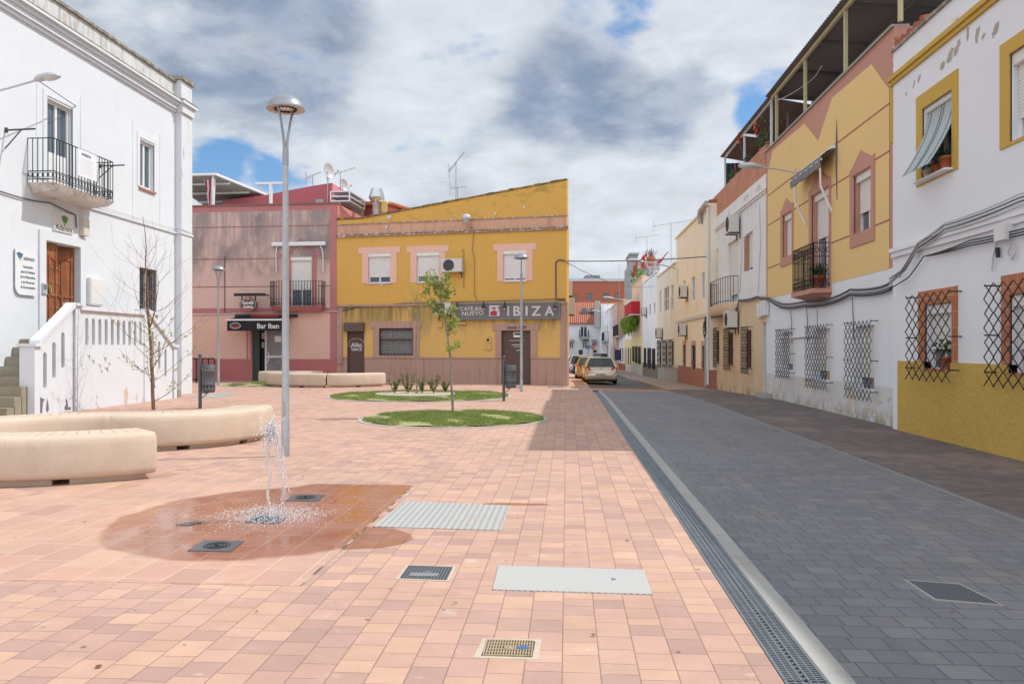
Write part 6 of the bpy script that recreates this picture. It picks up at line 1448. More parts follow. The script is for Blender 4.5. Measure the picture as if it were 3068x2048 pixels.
# sheet-metal shed on the brick parapet with plants
SH = empty('roof_shed', (6.7, 31, 8.5), 'small roof shed with sloping corrugated cover and dark green sheet wall', 'roof shed')
mb = MB(); corr(mb, 27.26, 35.6, 6.75, 10.2, 9.92, 9.2); mb.build('roof_sheet', surf('shed_roof', (.19, .15, .13), .8, .1, .1, 1), SH)
mb = MB(); n = 40
for dy in (0, .02): mb.grid([[(6.78 + 3.2 * i / n, 35.5 + dy + (.02 if i % 2 else -.02), z) for i in range(n + 1)] for z in (7.6, 9.6)], sm=False)
mb.build('sheet_wall', surf('sheet_green', (.07, .10, .095), .7, .1), SH)
mb = MB()
for y in (27.5, 31.6, 35.4): mb.box(6.76, 6.83, y - .03, y + .03, 8.0, 9.85)
mb.bar((6.8, 27.3, 9.86), (6.8, 35.5, 9.86), .07); mb.bar((6.8, 29.5, 9.2), (6.8, 31.6, 9.8), .09); mb.build('frame', M_whitep, SH)
mb = MB(); mb.box(9.6, 9.8, 27.3, 35.5, 7.6, 9.25); mb.build('back_wall', surf('shed_dark', (.07, .06, .055)), SH)
for k, (y, L, st, fl, lb_) in enumerate(((28.1, .9, 'leaf', None, 'bushy green roof plant against the post at the near end'), (29.0, .75, 'blade', M_flr, 'aloe with red flowers on the roof near the street lamp'), (31.3, .7, 'blade', None, 'spiky grey green aloe in the middle of the roof parapet'), (33.0, .35, 'leaf', M_flp, 'low trailing roof plant with purple flowers'), (34.2, .4, 'leaf', None, 'low leafy roof plant at the far end of the brick parapet'))):
    potted('roof_plant', (6.9, y, 8.42), .16, .2, lb_, 'plant', style=st, L=L, n=60 if st == 'leaf' else 34, leaf_=(M_lf, M_lf3, M_lf3, M_lf2, M_lf)[k], flower=fl if k != 1 else None)
for k, (y, h_) in enumerate(((31.9, 1.15), (29.1, .75))):
    o = empty('aloe_flower', (6.88, y, 8.6), ('tall orange aloe flower spike leaning over the roof parapet', 'short red aloe flower spike near the end of the roof lamp')[k], 'flower')
    mb = MB(); mb.tube([(6.88, y, 8.6), (6.80, y + .2, 8.6 + h_ * .6), (6.74, y + .32, 8.6 + h_)], .015, 5); mb.build('stalk', M_lf3, o)
    mb = MB()
    for i in range(14): mb.ico((6.74 + random.uniform(-.05, .05), y + .32 + random.uniform(-.05, .05), 8.6 + h_ + .03 * i - .1), .05)
    mb.build('blossom', M_flr, o)
# street lamp on an arm at the corner
base = R2.P(24.15, 0, 6.72); wl = empty('street_lamp', base, 'grey cobra head street lamp on a thin arm from the yellow house', 'street lamp')
mb = MB(); mb.tube([base, R2.P(24.17, .6, 6.86), R2.P(24.2, 1.0, 6.92)], .024, 8); mb.bar(R2.P(24.15, .01, 6.6), R2.P(24.15, .01, 6.85), .1, .03); mb.build('arm', M_lum, wl)
luminaire(wl, R2.P(24.2, 1.0, 6.93), (-1, .15, .08), .68)

def p4(x, y): return R1.q((2600 + .4466 * x) / 1.306, .342 * y)
M_peelg = surf('peeled_grey', (.40, .35, .31), .95, .15, .1, 5)
patch(R1, H1, [p4(x, y) + (w, h, l) for x, y, w, h, l in ((600, 320, .10, .12, -.6), (550, 380, .14, .12, -.7), (500, 440, .10, .09, -.5), (735, 235, .07, .13, -.3), (670, 225, .04, .15, 0), (860, 195, .10, .11, -.6), (775, 245, .06, .05, -.5), (345, 525, .05, .07, -.6), (310, 565, .03, .07, -.6), (258, 630, .03, .04, 0))], M_peelg)
patch(R3, H3, [(R3.S(1740), 7.2, .5, .12, 0), (R3.S(1712), 7.25, .5, .1, 0), (R3.S(1690), 6.7, .25, .1, 0), (R3.S(1640), 5.6, .12, .5, 0)], surf('worn_patch', (.60, .53, .47), .95, .15, .1, 4))
rr_ = random.Random(9)
patch(R2, H2, [(rr_.uniform(16.6, 21.5), rr_.uniform(.12, .6), rr_.uniform(.04, .16), rr_.uniform(.02, .07), rr_.uniform(-.3, .3)) for _ in range(26)], surf('flaked_plinth', (.66, .57, .43), .95, .15, .1, 4, stains=[((.70, .70, .71), (4, 4, 4), .48, .56, .9, 0, 0)]))
# ================================================================== houses further down the street
def c1(x, y): return (1286.4 + .28317 * x, 474.7 + .28317 * y)
def f1(fr, x0, x1, yt, yb):
    X0, Yt = c1(x0, yt); X1, Yb = c1(x1, yb); return (fr.S(X1), fr.S(X0), fr.Z(X0, Yb), fr.Z(X0, Yt))
M_cream = surf('cream_render', (.84, .76, .62), .9, .03, .02, .4, stains=[((.52, .42, .30), (3, 3, .4), .52, .7, .4, 0, 0)])
M_paint_pane = glass('far_pane', (.05, .06, .07), .1)
M_fbrown = plain('frame_brown', (.12, .05, .035), .5)
def house(name, label, xl, xr, X, top, mats, zsplit=None, zpl=None, wins=(), lows=(), doors=(), top2=None, X1=None, body=9):
    """mats: upper, lower, plinth. wins/lows/doors in close-up pixels (x0,x1,ytop,ybottom)"""
    fr = RF(X); ys, ye = fr.S(c1(xr, 0)[0]), fr.S(c1(xl, 0)[0]); ym = (ys + ye) / 2
    ht = fr.Z(c1(xl, 0)[0], c1(0, top)[1]); g = gz(X, ym)
    o = empty(name, (X, ym, g), label, 'house')
    W_ = [f1(fr, *w) for w in wins]; L_ = [f1(fr, *w) for w in lows]; D_ = [f1(fr, *w) for w in doors]
    zs = fr.Z(c1(xl, 0)[0], c1(0, zsplit)[1]) if zsplit else g; zp = fr.Z(c1(xl, 0)[0], c1(0, zpl)[1]) if zpl else g
    D_ = [(d[0], d[1], gz(X, d[0]) + .04, d[3]) for d in D_]
    def ok(h): return ys + .05 < h[0] and h[1] < ye - .05 and h[3] < ht
    hs = [h + (.12,) for h in W_ + L_ if ok(h)] + [h + (.2,) for h in D_ if ok(h)]
    mb = MB(); wall(mb, fr, ys + .003, ye - .003, g - .8, ht, hs, body, pick=lambda a, z: 2 if z < zp else (1 if z < zs else 0), zcuts=[z for z in (zs, zp) if z > g - .7], rev=0, back=3)
    mb.build('wall', list(mats) + [M_dark], o)
    mb = MB(); mb.fb(fr, ys, ye, -.35, .09, ht + .002, ht + .09); mb.build('coping', M_corn if False else mats[0], o)
    for w in W_:
        if ok(w): window(fr, o, w[0], w[1], w[2], w[3], -.08, 2, .05, pane=M_paint_pane, bars=1)
    for w in L_:
        if ok(w): window(fr, o, w[0], w[1], w[2], w[3], -.07, 2, .05, mat=M_fbrown, pane=M_paint_pane)
    for d in D_:
        if ok(d):
            mb = MB(); mb.fb(fr, d[0], d[1], -.16, -.1, d[2], d[3]); mb.build('door', M_fbrown, o)
    return o, fr, ys, ye, ht, W_, L_
# cream house
M_bplinth = brickmat('brick_plinth', (.36, .15, .10), (.33, .13, .09), (.38, .22, .17), .25, .065)
hc, fc_, a0, a1, ht, W_, L_ = house('cream_house', 'smooth cream house with red brick plinth and pale pink window surrounds', 936, 1214, 6.42, 262, (M_cream, M_cream, M_bplinth), None, 1278,
    [(992, 1010, 602, 660), (1060, 1088, 572, 768), (1140, 1168, 536, 750)], [(994, 1014, 1115, 1300), (1062, 1094, 1118, 1320), (1146, 1172, 1122, 1335)])
for l in L_:
    wide_frame(fc_, hc, l, .14, .1, .22, .0, surf('pale_pink', (.55, .36, .29))); bars_grille(fc_, hc, l[0] + .04, l[1] - .04, l[2] + .02, l[3] - .02, -.05, .12, .012)
    potted('window_plant', fc_.P((l[0] + l[1]) / 2, -.08, l[2] + .02), .1, .14, 'small green plant behind the bars of a cream house window', 'plant', style='leaf', L=.35, n=26, leaf_=M_lf2, flower=M_flr, group='plants in the cream house windows')
mb = MB(); mb.tube([fc_.P(a0 + .15, .16, ht + .12), fc_.P(a0 + 1.9, .16, ht + .05), fc_.P(a0 + 2.1, .14, ht - .15), fc_.P(a0 + 2.1, .12, ht - .5)], .12, 10); mb.build('gutter', surf('gutter_grey', (.42, .41, .39)), hc)
mb = MB(); mb.fb(fc_, a0, a0 + 1.9, -2, .05, ht + .092, ht + .25); mb.build('tile_edge', surf('old_tile', (.35, .12, .07)), hc)
q = f1(fc_, 972, 1035, 665, 755); aircon(fc_, q[0], q[0] + .85, q[2], q[3], 'old beige air conditioner between the upper windows of the cream house', .08, .34)
q = f1(fc_, 960, 1028, 958, 1045); aircon(fc_, q[0], q[0] + .85, q[2], q[3], 'beige air conditioner above the ground floor windows of the cream house', .08, .34)
zc_ = fc_.Z(c1(1000, 0)[0], c1(0, 915)[1])
mb = MB(); mb.fb(fc_, a0, a1 + 9, 0, .08, zc_ - .1, zc_ + .06); tag(mb.build('cable_ledge', M_cablew), 'pale cable tray with hanging cables along the cream and pale yellow fronts', 'cable tray')
mb = MB(); mb.tube([fc_.P(a0 + .12, .1, 0), fc_.P(a0 + .12, .1, ht - .1)], .06, 8); tag(mb.build('downpipe', M_pale), 'white downpipe between the cream house and the peach house', 'downpipe')
mb = MB(); mb.tube([fc_.P(a0 + .75, .08, -.1), fc_.P(a0 + .75, .08, 2.1)], .07, 8); tag(mb.build('wall_pipe', plain('pipe_grey', (.35, .36, .37))), 'grey pipe up the brick plinth of the cream house', 'pipe')
M_pyel = surf('pale_yellow_render', (.80, .74, .62), .9, .05, .03, .5, stains=[((.42, .36, .27), (3, 3, .4), .52, .68, .5, 0, 0)])
M_gpl = surf('grey_plinth', (.40, .38, .36), .9, .06); M_gpl2 = surf('dark_plinth', (.22, .19, .15), .9, .06)
h5, f5, a0, a1, ht, W_, L_ = house('pale_yellow_house', 'pale yellow weathered house with long lattice windows and grey plinth', 786, 934, 6.30, 570, (M_pyel, M_pyel, M_gpl), None, 1272,
    [(800, 815, 685, 855), (836, 876, 660, 850), (893, 914, 636, 835)], [(796, 814, 1092, 1285), (840, 864, 1090, 1280), (890, 914, 1085, 1285)], [(942, 966, 1068, 1400)])
for l in L_: lattice(f5, h5, l[0] - .1, l[1] + .1, l[2] - .1, l[3] + .1, .12, .2, .016, rows=9, mat=plain('grille_grey', (.30, .30, .30)))
q = f1(f5, 788, 828, 985, 1062); aircon(f5, q[0], q[0] + .85, q[2], q[3], 'air conditioner with hanging pipe on the pale yellow house', .08, .34)
M_wh2 = surf('far_white', (.80, .81, .83), .9, .05, .03, .4, stains=[((.40, .39, .38), (2.5, 2.5, .5), .5, .66, .5, 4.5, 6.0)])
h6, f6, a0, a1, ht, W_, L_ = house('white_parapet_house', 'white house with dirty grey parapet between the pale yellow and peach houses', 662, 784, 6.28, 628, (M_wh2, M_wh2, M_gpl2), None, 1256,
    [(668, 684, 830, 900), (714, 730, 790, 880), (752, 766, 778, 870)], [(680, 692, 1140, 1295), (709, 731, 1140, 1300), (746, 766, 1145, 1310)])
for l in L_: bars_grille(f6, h6, l[0], l[1], l[2], l[3], .06, .16, .02)
q = f1(f6, 668, 700, 825, 885); aircon(f6, q[0], q[0] + .85, q[2], q[3], 'air conditioner beside the upper window of the white parapet house', .08, .34)
M_pch = surf('far_peach', (.72, .50, .35), .9, .04); M_yl = surf('far_yellow', (.74, .63, .34), .9, .04); M_lg = surf('far_lightplinth', (.52, .50, .47), .9, .08)
h7, f7, a0, a1, ht, W_, L_ = house('peach_house', 'narrow peach house with red cloth on its balcony and yellow ground floor', 577, 659, 6.25, 640, (M_pch, M_yl, M_lg), 1062, 1262,
    [(585, 592, 740, 800), (607, 614, 720, 790), (622, 629, 690, 790)], [(586, 597, 1128, 1250), (608, 622, 1128, 1262), (633, 648, 1130, 1270)])
for l in L_: bars_grille(f7, h7, l[0], l[1], l[2], l[3], .06, .18, .022)
q = f1(f7, 566, 642, 812, 900)
M_redc = plain('red_cloth', (.45, .02, .03), .9)
mb = MB(); n = 30; P = f7.P
mb.grid([[P(q[0] + (q[1] - q[0]) * i / n * .7, .75 + .05 * math.sin(i * 1.3), q[3] - (q[3] - q[2]) * k / 5) for i in range(n + 1)] for k in range(6)]); mb.grid([[P(q[0] + .0, .02 + .73 * i / 10, q[3] - (q[3] - q[2]) * k / 5) for i in range(11)] for k in range(6)])
tag(mb.build('red_cloth', M_redc), 'red pleated cloth draped over the balcony of the peach house', 'cloth')
mb = MB(); mb.fb(f7, q[0] - .1, q[0] + (q[1] - q[0]) * .7, 0, .7, q[2] - .15, q[2] - .02); mb.build('balcony', M_gpl, h7)
pl_ = empty('hanging_plant', f7.P((q[0] + q[1]) / 2, .6, q[2] - 1), 'bushy bright green plant hanging below the red cloth', 'plant'); mb = MB()
for k in range(900):
    a = q[0] + random.random() * (q[1] - q[0]) * .75; z = q[2] - .1 - abs(random.gauss(0, .5)); leaf_quad(mb, f7.P(a, .55 + random.uniform(-.35, .55), max(z, q[2] - 1.5)), (random.uniform(-1, 1), random.uniform(-1, 1), -.8), .4, .07)
mb.build('leaves', leafmat('leaf_bright', (.16, .28, .03), (.22, .34, .05)), pl_)
h8, f8, a0, a1, ht, W_, L_ = house('white_yellow_base_house', 'white house with yellow ground floor far along the street', 512, 575, 6.25, 800, (M_wh2, M_yl, M_lg), 1075, 1278,
    [(530, 540, 880, 960), (548, 556, 880, 960)], [(522, 530, 1140, 1270), (541, 552, 1140, 1275), (560, 570, 1140, 1280)])
M_salm = surf('far_salmon', (.56, .30, .19), .9, .04); M_pk = surf('far_pink', (.60, .42, .37), .9, .04); M_rpl = surf('far_redplinth', (.42, .12, .07), .9, .05)
h9, f9, a0, a1, ht, W_, L_ = house('salmon_house', 'salmon house with dark balcony and red plinth', 457, 510, 6.1, 795, (M_salm, M_wh2, M_rpl), 1065, 1255, [(464, 474, 890, 1060), (486, 497, 885, 1060)], [(462, 470, 1140, 1250), (480, 490, 1140, 1250), (498, 506, 1140, 1252)])
mb = MB(); mb.fb(f9, a0 + 1, a1 - 1, 0, .6, gz(6, a0) + 3.6, gz(6, a0) + 3.8); bl = mb.build('balcony', M_gpl, h9); railing(f9, bl, a0 + 1, a1 - 1, 0, .55, gz(6, a0) + 3.8, gz(6, a0) + 5.0, .3, .03)
h10, f10, a0, a1, ht, W_, L_ = house('pale_pink_house', 'pale pink house near the far end of the street', 398, 455, 5.9, 830, (M_pk, M_pk, M_lg), None, 1250, [(418, 426, 930, 1000), (436, 445, 930, 1000)], [(404, 411, 1130, 1240), (418, 426, 1130, 1245), (434, 442, 1130, 1245)])
h11, f11, a0, a1, ht, W_, L_ = house('far_white_house', 'white house with small balconies at the far end of the right row', 335, 396, 5.5, 880, (M_wh2, M_wh2, M_lg), None, 1245, [(350, 358, 960, 1040), (372, 382, 960, 1040)], [(342, 348, 1120, 1230), (358, 366, 1120, 1235), (376, 384, 1120, 1235)])
mb = MB(); mb.fb(f11, a0 + 2, a1 - 2, 0, .7, gz(5, a0) + 3.4, gz(5, a0) + 3.6); bl = mb.build('balcony', M_gpl, h11); railing(f11, bl, a0 + 2, a1 - 2, 0, .65, gz(5, a0) + 3.6, gz(5, a0) + 4.7, .35, .035)
# roof things
mb = MB(); q = f1(RF(7.5), 516, 585, 520, 640); fr = RF(7.5)
mb.fb(fr, q[0], q[1], -3, 0, 5, q[3]); mb.fb(fr, q[0] + (q[1] - q[0]) * .55, q[0] + (q[1] - q[0]) * .9, -1.2, -.2, q[3], q[3] + 1.4); mb.fb(fr, q[0] + (q[1] - q[0]) * .5, q[0] + (q[1] - q[0]) * .95, -1.3, -.1, q[3] + 1.401, q[3] + 1.6)
tag(mb.build('chimney_block', surf('sooty_white', (.36, .36, .36), .9, .15, .1, 1, stains=[((.08, .08, .08), (2, 2, 1), .5, .62, .8, 0, 0)])), 'sooty grey rooftop wall with a blackened chimney beyond the peach house', 'chimney')
def flagp(x0, x1, yt, yb, X, label, tri=False):
    fr = RF(X); q = f1(fr, x0, x1, yt, yb); mb = MB(); n = 8
    if tri: mb.grid([[fr.P(q[0] + (q[1] - q[0]) * i / n, .04 * math.sin(i), q[3] - (.05 + (q[3] - q[2]) * i / n) * k) for i in range(n + 1)] for k in (0, 1)])
    else: mb.grid([[fr.P(q[0] + (q[1] - q[0]) * i / n, .12 * math.sin(i * 1.4), q[3] - (q[3] - q[2]) * k / 4) for i in range(n + 1)] for k in range(5)])
    return tag(mb.build('red_banner', M_redc), label, 'banner')
flagp(584, 622, 485, 580, 6.3, 'red cloth hung on the roof of the peach house'); flagp(658, 678, 412, 505, 6.4, 'upright red strip of the rooftop cross banner'); flagp(638, 700, 445, 470, 6.38, 'crossways red strip of the rooftop cross banner'); flagp(782, 875, 447, 476, 6.5, 'long red pointed banner on the pale yellow house roof', True)
fr = RF(6.9)
for (x, y0, y1, L, lb, az) in ((698, 508, 235, 2.2, 'television antenna with orange tips on the white parapet house roof', .2), (893, 420, 130, 2.6, 'large television antenna with green tip on the pale yellow house roof', .1)):
    p = fr.q(*c1(x, y0)); t_ = fr.q(*c1(x, y1)); antenna(fr.P(p[0], 0, p[1] - .3), t_[1] - p[1] + .3, lb, 10, L, .15, az)
q = f1(RF(6.8), 700, 730, 470, 505); potted('flower_pot', RF(6.8).P(q[0], 0, q[2]), .35, .7, 'clay pot with a bare shrub on the white parapet house roof', style='blade', L=1.3, n=40, leaf_=plain('twig_grey', (.2, .17, .15)))
q = f1(RF(6.4), 580, 645, 590, 650); o = empty('roof_plant', RF(6.4).P(q[0], 0, q[2]), 'green bush on the roof edge of the peach house', 'plant'); mb = MB()
for k in range(260): leaf_quad(mb, RF(6.4).P(q[0] + (q[1] - q[0]) * random.random() * .8, random.uniform(-.4, .3), q[2] + random.random() * 1.3), (random.uniform(-1, 1), random.uniform(-1, 1), .5), .3, .08)
mb.build('leaves', M_lf, o)
for i, (xw, yw, X, zz, L) in enumerate(((930, 497, 6.3, 0, 1.9), (560, 770, 6.2, 0, 1.7), (410, 868, 5.8, 0, 1.6))):
    fr = RF(X); a, z = fr.q(*c1(xw, yw)); p = fr.P(a, 0, z); wl = empty('street_lamp', p, ('street lamp on a thin arm above the pale yellow house', 'street lamp arm sticking out above the white and yellow house', 'small street lamp near the far end of the street')[i], 'street lamp')
    mb = MB(); mb.tube([p, fr.P(a, L * .6, z + .3), fr.P(a, L, z + .4)], .035, 6); mb.build('arm', M_lum, wl); luminaire(wl, fr.P(a, L, z + .4), (-1, 0, .1), .95)
# cables across the street
pm = YB.P(0, .05, YB.Z(1299, 599)); e = fc_.P(fc_.S(1628), .05, fc_.Z(1628, 588))
wire('overhead_cable', [pm, e], .024, M_cable, 'dark overhead cable spanning the street from the mustard building', 'cable', None, .012, 16)
wire('overhead_cable', [pm - Vector((0, 0, .05)), Vector((6.3, 60, 6.2))], .014, M_cable, 'thin overhead wire running down the street', 'cable', None, .02, 16)
# ---- houses closing the street
def front(xl, xr, depth):
    pl, pr = at(c1(xl, 0)[0], 800, depth), at(c1(xr, 0)[0], 800, depth); u = Vector((pr.x - pl.x, pr.y - pl.y, 0)); return Fr((pl.x, pl.y, 0), u, Vector((u.y, -u.x, 0))), u.length
def fq(fr, x0, x1, yt, yb): a0, z1 = fr.q(*c1(x0, yt)); a1, z0 = fr.q(*c1(x1, yb)); return (a0, a1, z0, z1)
fE, LE = front(60, 330, 116); he = empty('tiled_roof_house', fE.P(LE / 2, 0, -1), 'white house with orange tiled roof closing the end of the street', 'house')
z1 = fE.Z(*c1(100, 945)); ws = [fq(fE, 158, 216, 965, 1055), fq(fE, 256, 290, 1085, 1130), fq(fE, 175, 212, 1090, 1150), fq(fE, 70, 105, 1090, 1150)]; dd = [fq(fE, 145, 178, 1155, 1240), fq(fE, 258, 292, 1155, 1195)]
mb = MB(); wall(mb, fE, -4, LE + 3, -4, z1, [w + (.3,) for w in ws + dd], 8, rev=0, back=1); mb.build('wall', [M_wh2, M_dark], he)
for w in ws: window(fE, he, w[0], w[1], w[2], w[3], -.2, 2, .12, pane=M_paint_pane)
for d in dd: mb = MB(); mb.fb(fE, d[0], d[1], -.2, -.1, d[2], d[3]); mb.build('door', M_fbrown, he)
M_tile, b_, p_ = newmat('roof_tiles'); Pp = b_.pos(); X_, Y_, Z_ = b_.sep(Pp)[:3]; s_ = b_.m('SINE', b_.m('MULTIPLY', X_, 22.0)); r_ = b_.m('FRACT', b_.m('MULTIPLY', Z_, 4.0))
b_.put(p_.inputs['Base Color'], b_.mix(b_.ss(s_, -.6, .6), (.30, .08, .045), (.50, .20, .13))); b_.put(p_.inputs['Normal'], b_.bump(s_, .8, .08)); p_.inputs['Roughness'].default_value = .9
zr = fE.Z(*c1(200, 780)); mb = MB(); P = fE.P
mb.hexa([P(-4, .35, z1 - .05), P(LE + 3, .35, z1 - .05), P(LE + 3, -4.5, zr + .2), P(-4, -4.5, zr + .2), P(-4, .35, z1 + .12), P(LE + 3, .35, z1 + .12), P(LE + 3, -4.5, zr + .4), P(-4, -4.5, zr + .4)]); rf = mb.build('roof', M_tile, he)
for x in (200, 268):
    q = fq(fE, x - 17, x + 17, 845, 862); mb = MB(); t = -1.9; za = fE.Z(*c1(x, 853)); mb.hexa([P(q[0] - .1, -1.6, z1 + 1.35), P(q[1] + .1, -1.6, z1 + 1.35), P(q[1] + .1, -2.3, z1 + 2.0), P(q[0] - .1, -2.3, z1 + 2.0), P(q[0] - .1, -1.6, z1 + 1.75), P(q[1] + .1, -1.6, z1 + 1.75), P(q[1] + .1, -2.3, z1 + 2.35), P(q[0] - .1, -2.3, z1 + 2.35)]); mb.build('skylight', M_paint_pane, rf)
mb = MB(); zb = fE.Z(*c1(190, 1058)); mb.fb(fE, *[fE.q(*c1(150, 0))[0], fE.q(*c1(224, 0))[0]], 0, .7, zb - .2, zb); bl = mb.build('balcony', M_gpl, he); railing(fE, bl, fE.q(*c1(152, 0))[0], fE.q(*c1(222, 0))[0], 0, .65, zb, zb + 1.1, .25, .03)
mb = MB()
for x0, x1 in ((75, 108), (180, 222), (250, 290)):
    a0_, z_ = fE.q(*c1(x0, 1075)); a1_, _ = fE.q(*c1(x1, 1075)); mb.hexa([P(a0_, 0, z_), P(a1_, 0, z_), P(a1_, .9, z_ - .35), P(a0_, .9, z_ - .35), P(a0_, 0, z_ + .05), P(a1_, 0, z_ + .05), P(a1_, .9, z_ - .3), P(a0_, .9, z_ - .3)])
mb.build('door_canopy', plain('grey_canvas', (.22, .24, .26)), he)
fB, LB_ = front(20, 512, 140); hb = empty('brick_block', fB.P(LB_ / 2, 0, -1), 'wide red brick block with flat roof behind the tiled roof house', 'building')
zt = fB.Z(*c1(300, 602)); ws = [fq(fB, 104, 130, 703, 780), fq(fB, 205, 255, 700, 752), fq(fB, 340, 392, 697, 750), fq(fB, 440, 480, 694, 745)]
M_bb = surf('block_brick', (.37, .12, .075), .9, .04, .03, .3)
mb = MB(); wall(mb, fB, -10, LB_ + 1, -4, zt, [w + (.3,) for w in ws], 12, rev=0, back=1); mb.build('wall', [M_bb, M_dark], hb)
for w in ws: window(fB, hb, w[0], w[1], w[2], w[3], -.2, 3, .06, mat=plain('frame_grey', (.25, .25, .26)), pane=M_paint_pane, bars=2)
mb = MB(); mb.fb(fB, -10, LB_ + 1, -12, .2, zt + .002, zt + .5); mb.build('coping', surf('coping_pale', (.50, .50, .49)), hb)
q = fq(fB, 205, 355, 548, 600); mb = MB(); m_ = q[0] + (q[1] - q[0]) * .78; mb.fb(fB, q[0], m_, -5, -1, zt + .5, q[3]); mb.build('roof_plant_room', surf('plant_grey', (.20, .21, .24)), hb); mb = MB(); mb.fb(fB, m_ + .01, q[1], -5, -1.1, zt + .5, q[3] - .2); mb.build('roof_plant_room', surf('plant_pale', (.55, .56, .58)), hb)
p = fB.P(fB.q(*c1(437, 770))[0], 6, fB.Z(*c1(437, 770))); antenna(p, 6.5, 'white television antenna in front of the red brick block', 9, 3.0, .1, .1, True)
# low white walls between the tiled roof and the right row
fW, LW_ = front(288, 345, 112); mb = MB(); q = fq(fW, 330, 470, 785, 1000); mb.fb(fW, q[0], q[1], -6, 0, -2, q[3]); o = tag(mb.build('white_annex', M_wh2), 'plain white box annex behind the far white house', 'building'); WLOC[o] = Vector()
mb = MB(); q = fq(fW, 288, 325, 755, 800); mb.fb(fW, q[0], q[1], -3, -1, q[2] - 3, q[3]); mb.build('chimney', M_gpl, o)
# left side pavement edge of the far street: small tree-less fronts hidden behind the mustard bar keep the street closed
mb = MB(); mb.box(-9, -.35, 52, 112, -3, 6.0); lh = tag(mb.build('left_row_house', M_wh2), 'white house on the left side of the street past the mustard building', 'house'); WLOC[lh] = Vector()
for k in range(6): mb = MB(); mb.box(-.352, -.30, 55 + 9 * k, 56.2 + 9 * k, .8, 2.4); mb.build('window', M_paint_pane, lh)
# ================================================================== things in the square
# ---- column street lamps
M_galvp = surf('galvanised_pole', (.40, .41, .42), .45, .10, .10, 5, metal=.55, bump=.1, bscale=40, spec=.5)
M_head = surf('lamp_aluminium', (.30, .31, .335), .38, .03, .02, 2, metal=.45, bump=0, spec=.5)
M_under = plain('lamp_underside', (.50, .44, .40), .5)
HL = 5.38
L0 = empty('column_lamp', (0, 0, 0), 'tall galvanised lamp post with dome head nearest the fountain', 'street lamp', 'dome headed lamp posts')
mb = MB(); mb.tube([(0, 0, -.1), (0, 0, .55), (0, 0, .56), (0, 0, 2.4), (0, 0, 4.36)], [.062, .060, .055, .050, .041], 20); mb.build('pole', M_galvp, L0)
mb = MB(); mb.tube([(0, 0, 4.34), (0, 0, 4.52), (0, 0, 4.60)], [.046, .047, .042], 16)
mb.build('collar', M_head, L0)
for s in (-1, 1):
    mb = MB(); mb.tube([(.008 * s, .014 * s, 4.52), (.012 * s, .03 * s, 4.7), (.033 * s, .09 * s, 5.0), (.042 * s, .14 * s, 5.14), (.042 * s, .145 * s, 5.2)], [.026, .021, .017, .020, .032], 10); mb.build('fork_arm', M_head, L0)
mb = MB(); prof = [(.282, 5.165), (.284, 5.175), (.272, 5.215), (.245, 5.265), (.20, 5.315), (.14, 5.352), (.07, 5.374), (.001, 5.38)]
mb.lathe((0, 0, 0), prof, 36); mb.lathe((0, 0, 0), [(.001, 5.19), (.16, 5.19), (.165, 5.175), (.282, 5.165)], 36, mi=1); mb.build('dome', [M_head, M_under], L0)
mb = MB(); mb.lathe((0, 0, 0), [(.155, 5.186), (.165, 5.168), (.15, 5.165), (.14, 5.186)], 28)
for k in range(18): a = k * 2 * math.pi / 18; mb.box(.15 * math.cos(a) - .012, .15 * math.cos(a) + .012, .15 * math.sin(a) - .012, .15 * math.sin(a) + .012, 5.158, 5.17)
mb.build('lens_ring', M_iron, L0)
mb = MB(); mb.lathe((0, 0, 0), [(.001, 5.172), (.1, 5.176), (.145, 5.184)], 24); mb.build('lens', M_lens, L0)
mb = MB(); mb.box(-.03, .03, -.064, -.057, .62, .82); mb.build('hatch', M_galvp, L0)
g = gpt(655, 1046); L0.location = g; L0.rotation_euler.z = -.1
L1 = copy_tree(L0); L1.location = at(1196, 800, 30.8); L1.location.z = 1.6 - 105 / 1860 * 30.8; L1.rotation_euler.z = .36; L1['label'] = 'dome headed lamp post standing in front of the mustard bar'
L2 = copy_tree(L0); L2.location = at(501, 800, 35.7); L2.location.z = 0.0; L2.rotation_euler.z = -.3; L2['label'] = 'dome headed lamp post standing in front of the pink bar'; L2.scale = (1, 1, .98)

# ---- litter bins on posts
M_binp = plain('bin_grey', (.10, .105, .11), .45, .2); M_hole = plain('bin_hole', (.01, .01, .01), .9)
B0 = empty('litter_bin', (0, 0, 0), 'dark grey perforated litter bin on a round headed post beside the white stairs', 'litter bin', 'litter bins on posts')
mb = MB(); mb.tube([(0, 0, -.1), (0, 0, 1.33)], .045, 14); mb.lathe((0, 0, 1.33), [(.048, 0), (.05, .012), (.03, .02)], 14); mb.ball((0, 0, 1.40), .05, 14, 10); mb.build('post', M_binp, B0)
mb = MB(); c = (.225, 0, 0)
mb.lathe(c, [(.001, .42), (.145, .42), (.165, .45), (.17, .50), (.17, .505), (.174, .51), (.17, .515), (.17, .63), (.174, .635), (.17, .64), (.17, .98), (.174, .985), (.17, .99), (.17, 1.14), (.16, 1.15), (.155, 1.12), (.155, .5)], 26); mb.build('bucket', M_binp, B0)
mb = MB()
for k in range(12):
    a = k * math.pi / 6 + .2; dx, dy = math.cos(a), math.sin(a)
    for z, h in ((1.06, .014), (.57, .035), (.575, .03)):
        p = Vector((c[0] + .1705 * dx, .1705 * dy, z)); s = Vector((-dy, dx, 0)) * .012; mb.face([p - s - Vector((0, 0, h)), p + s - Vector((0, 0, h)), p + s + Vector((0, 0, h)), p - s + Vector((0, 0, h))])
mb.build('perforation', M_hole, B0)
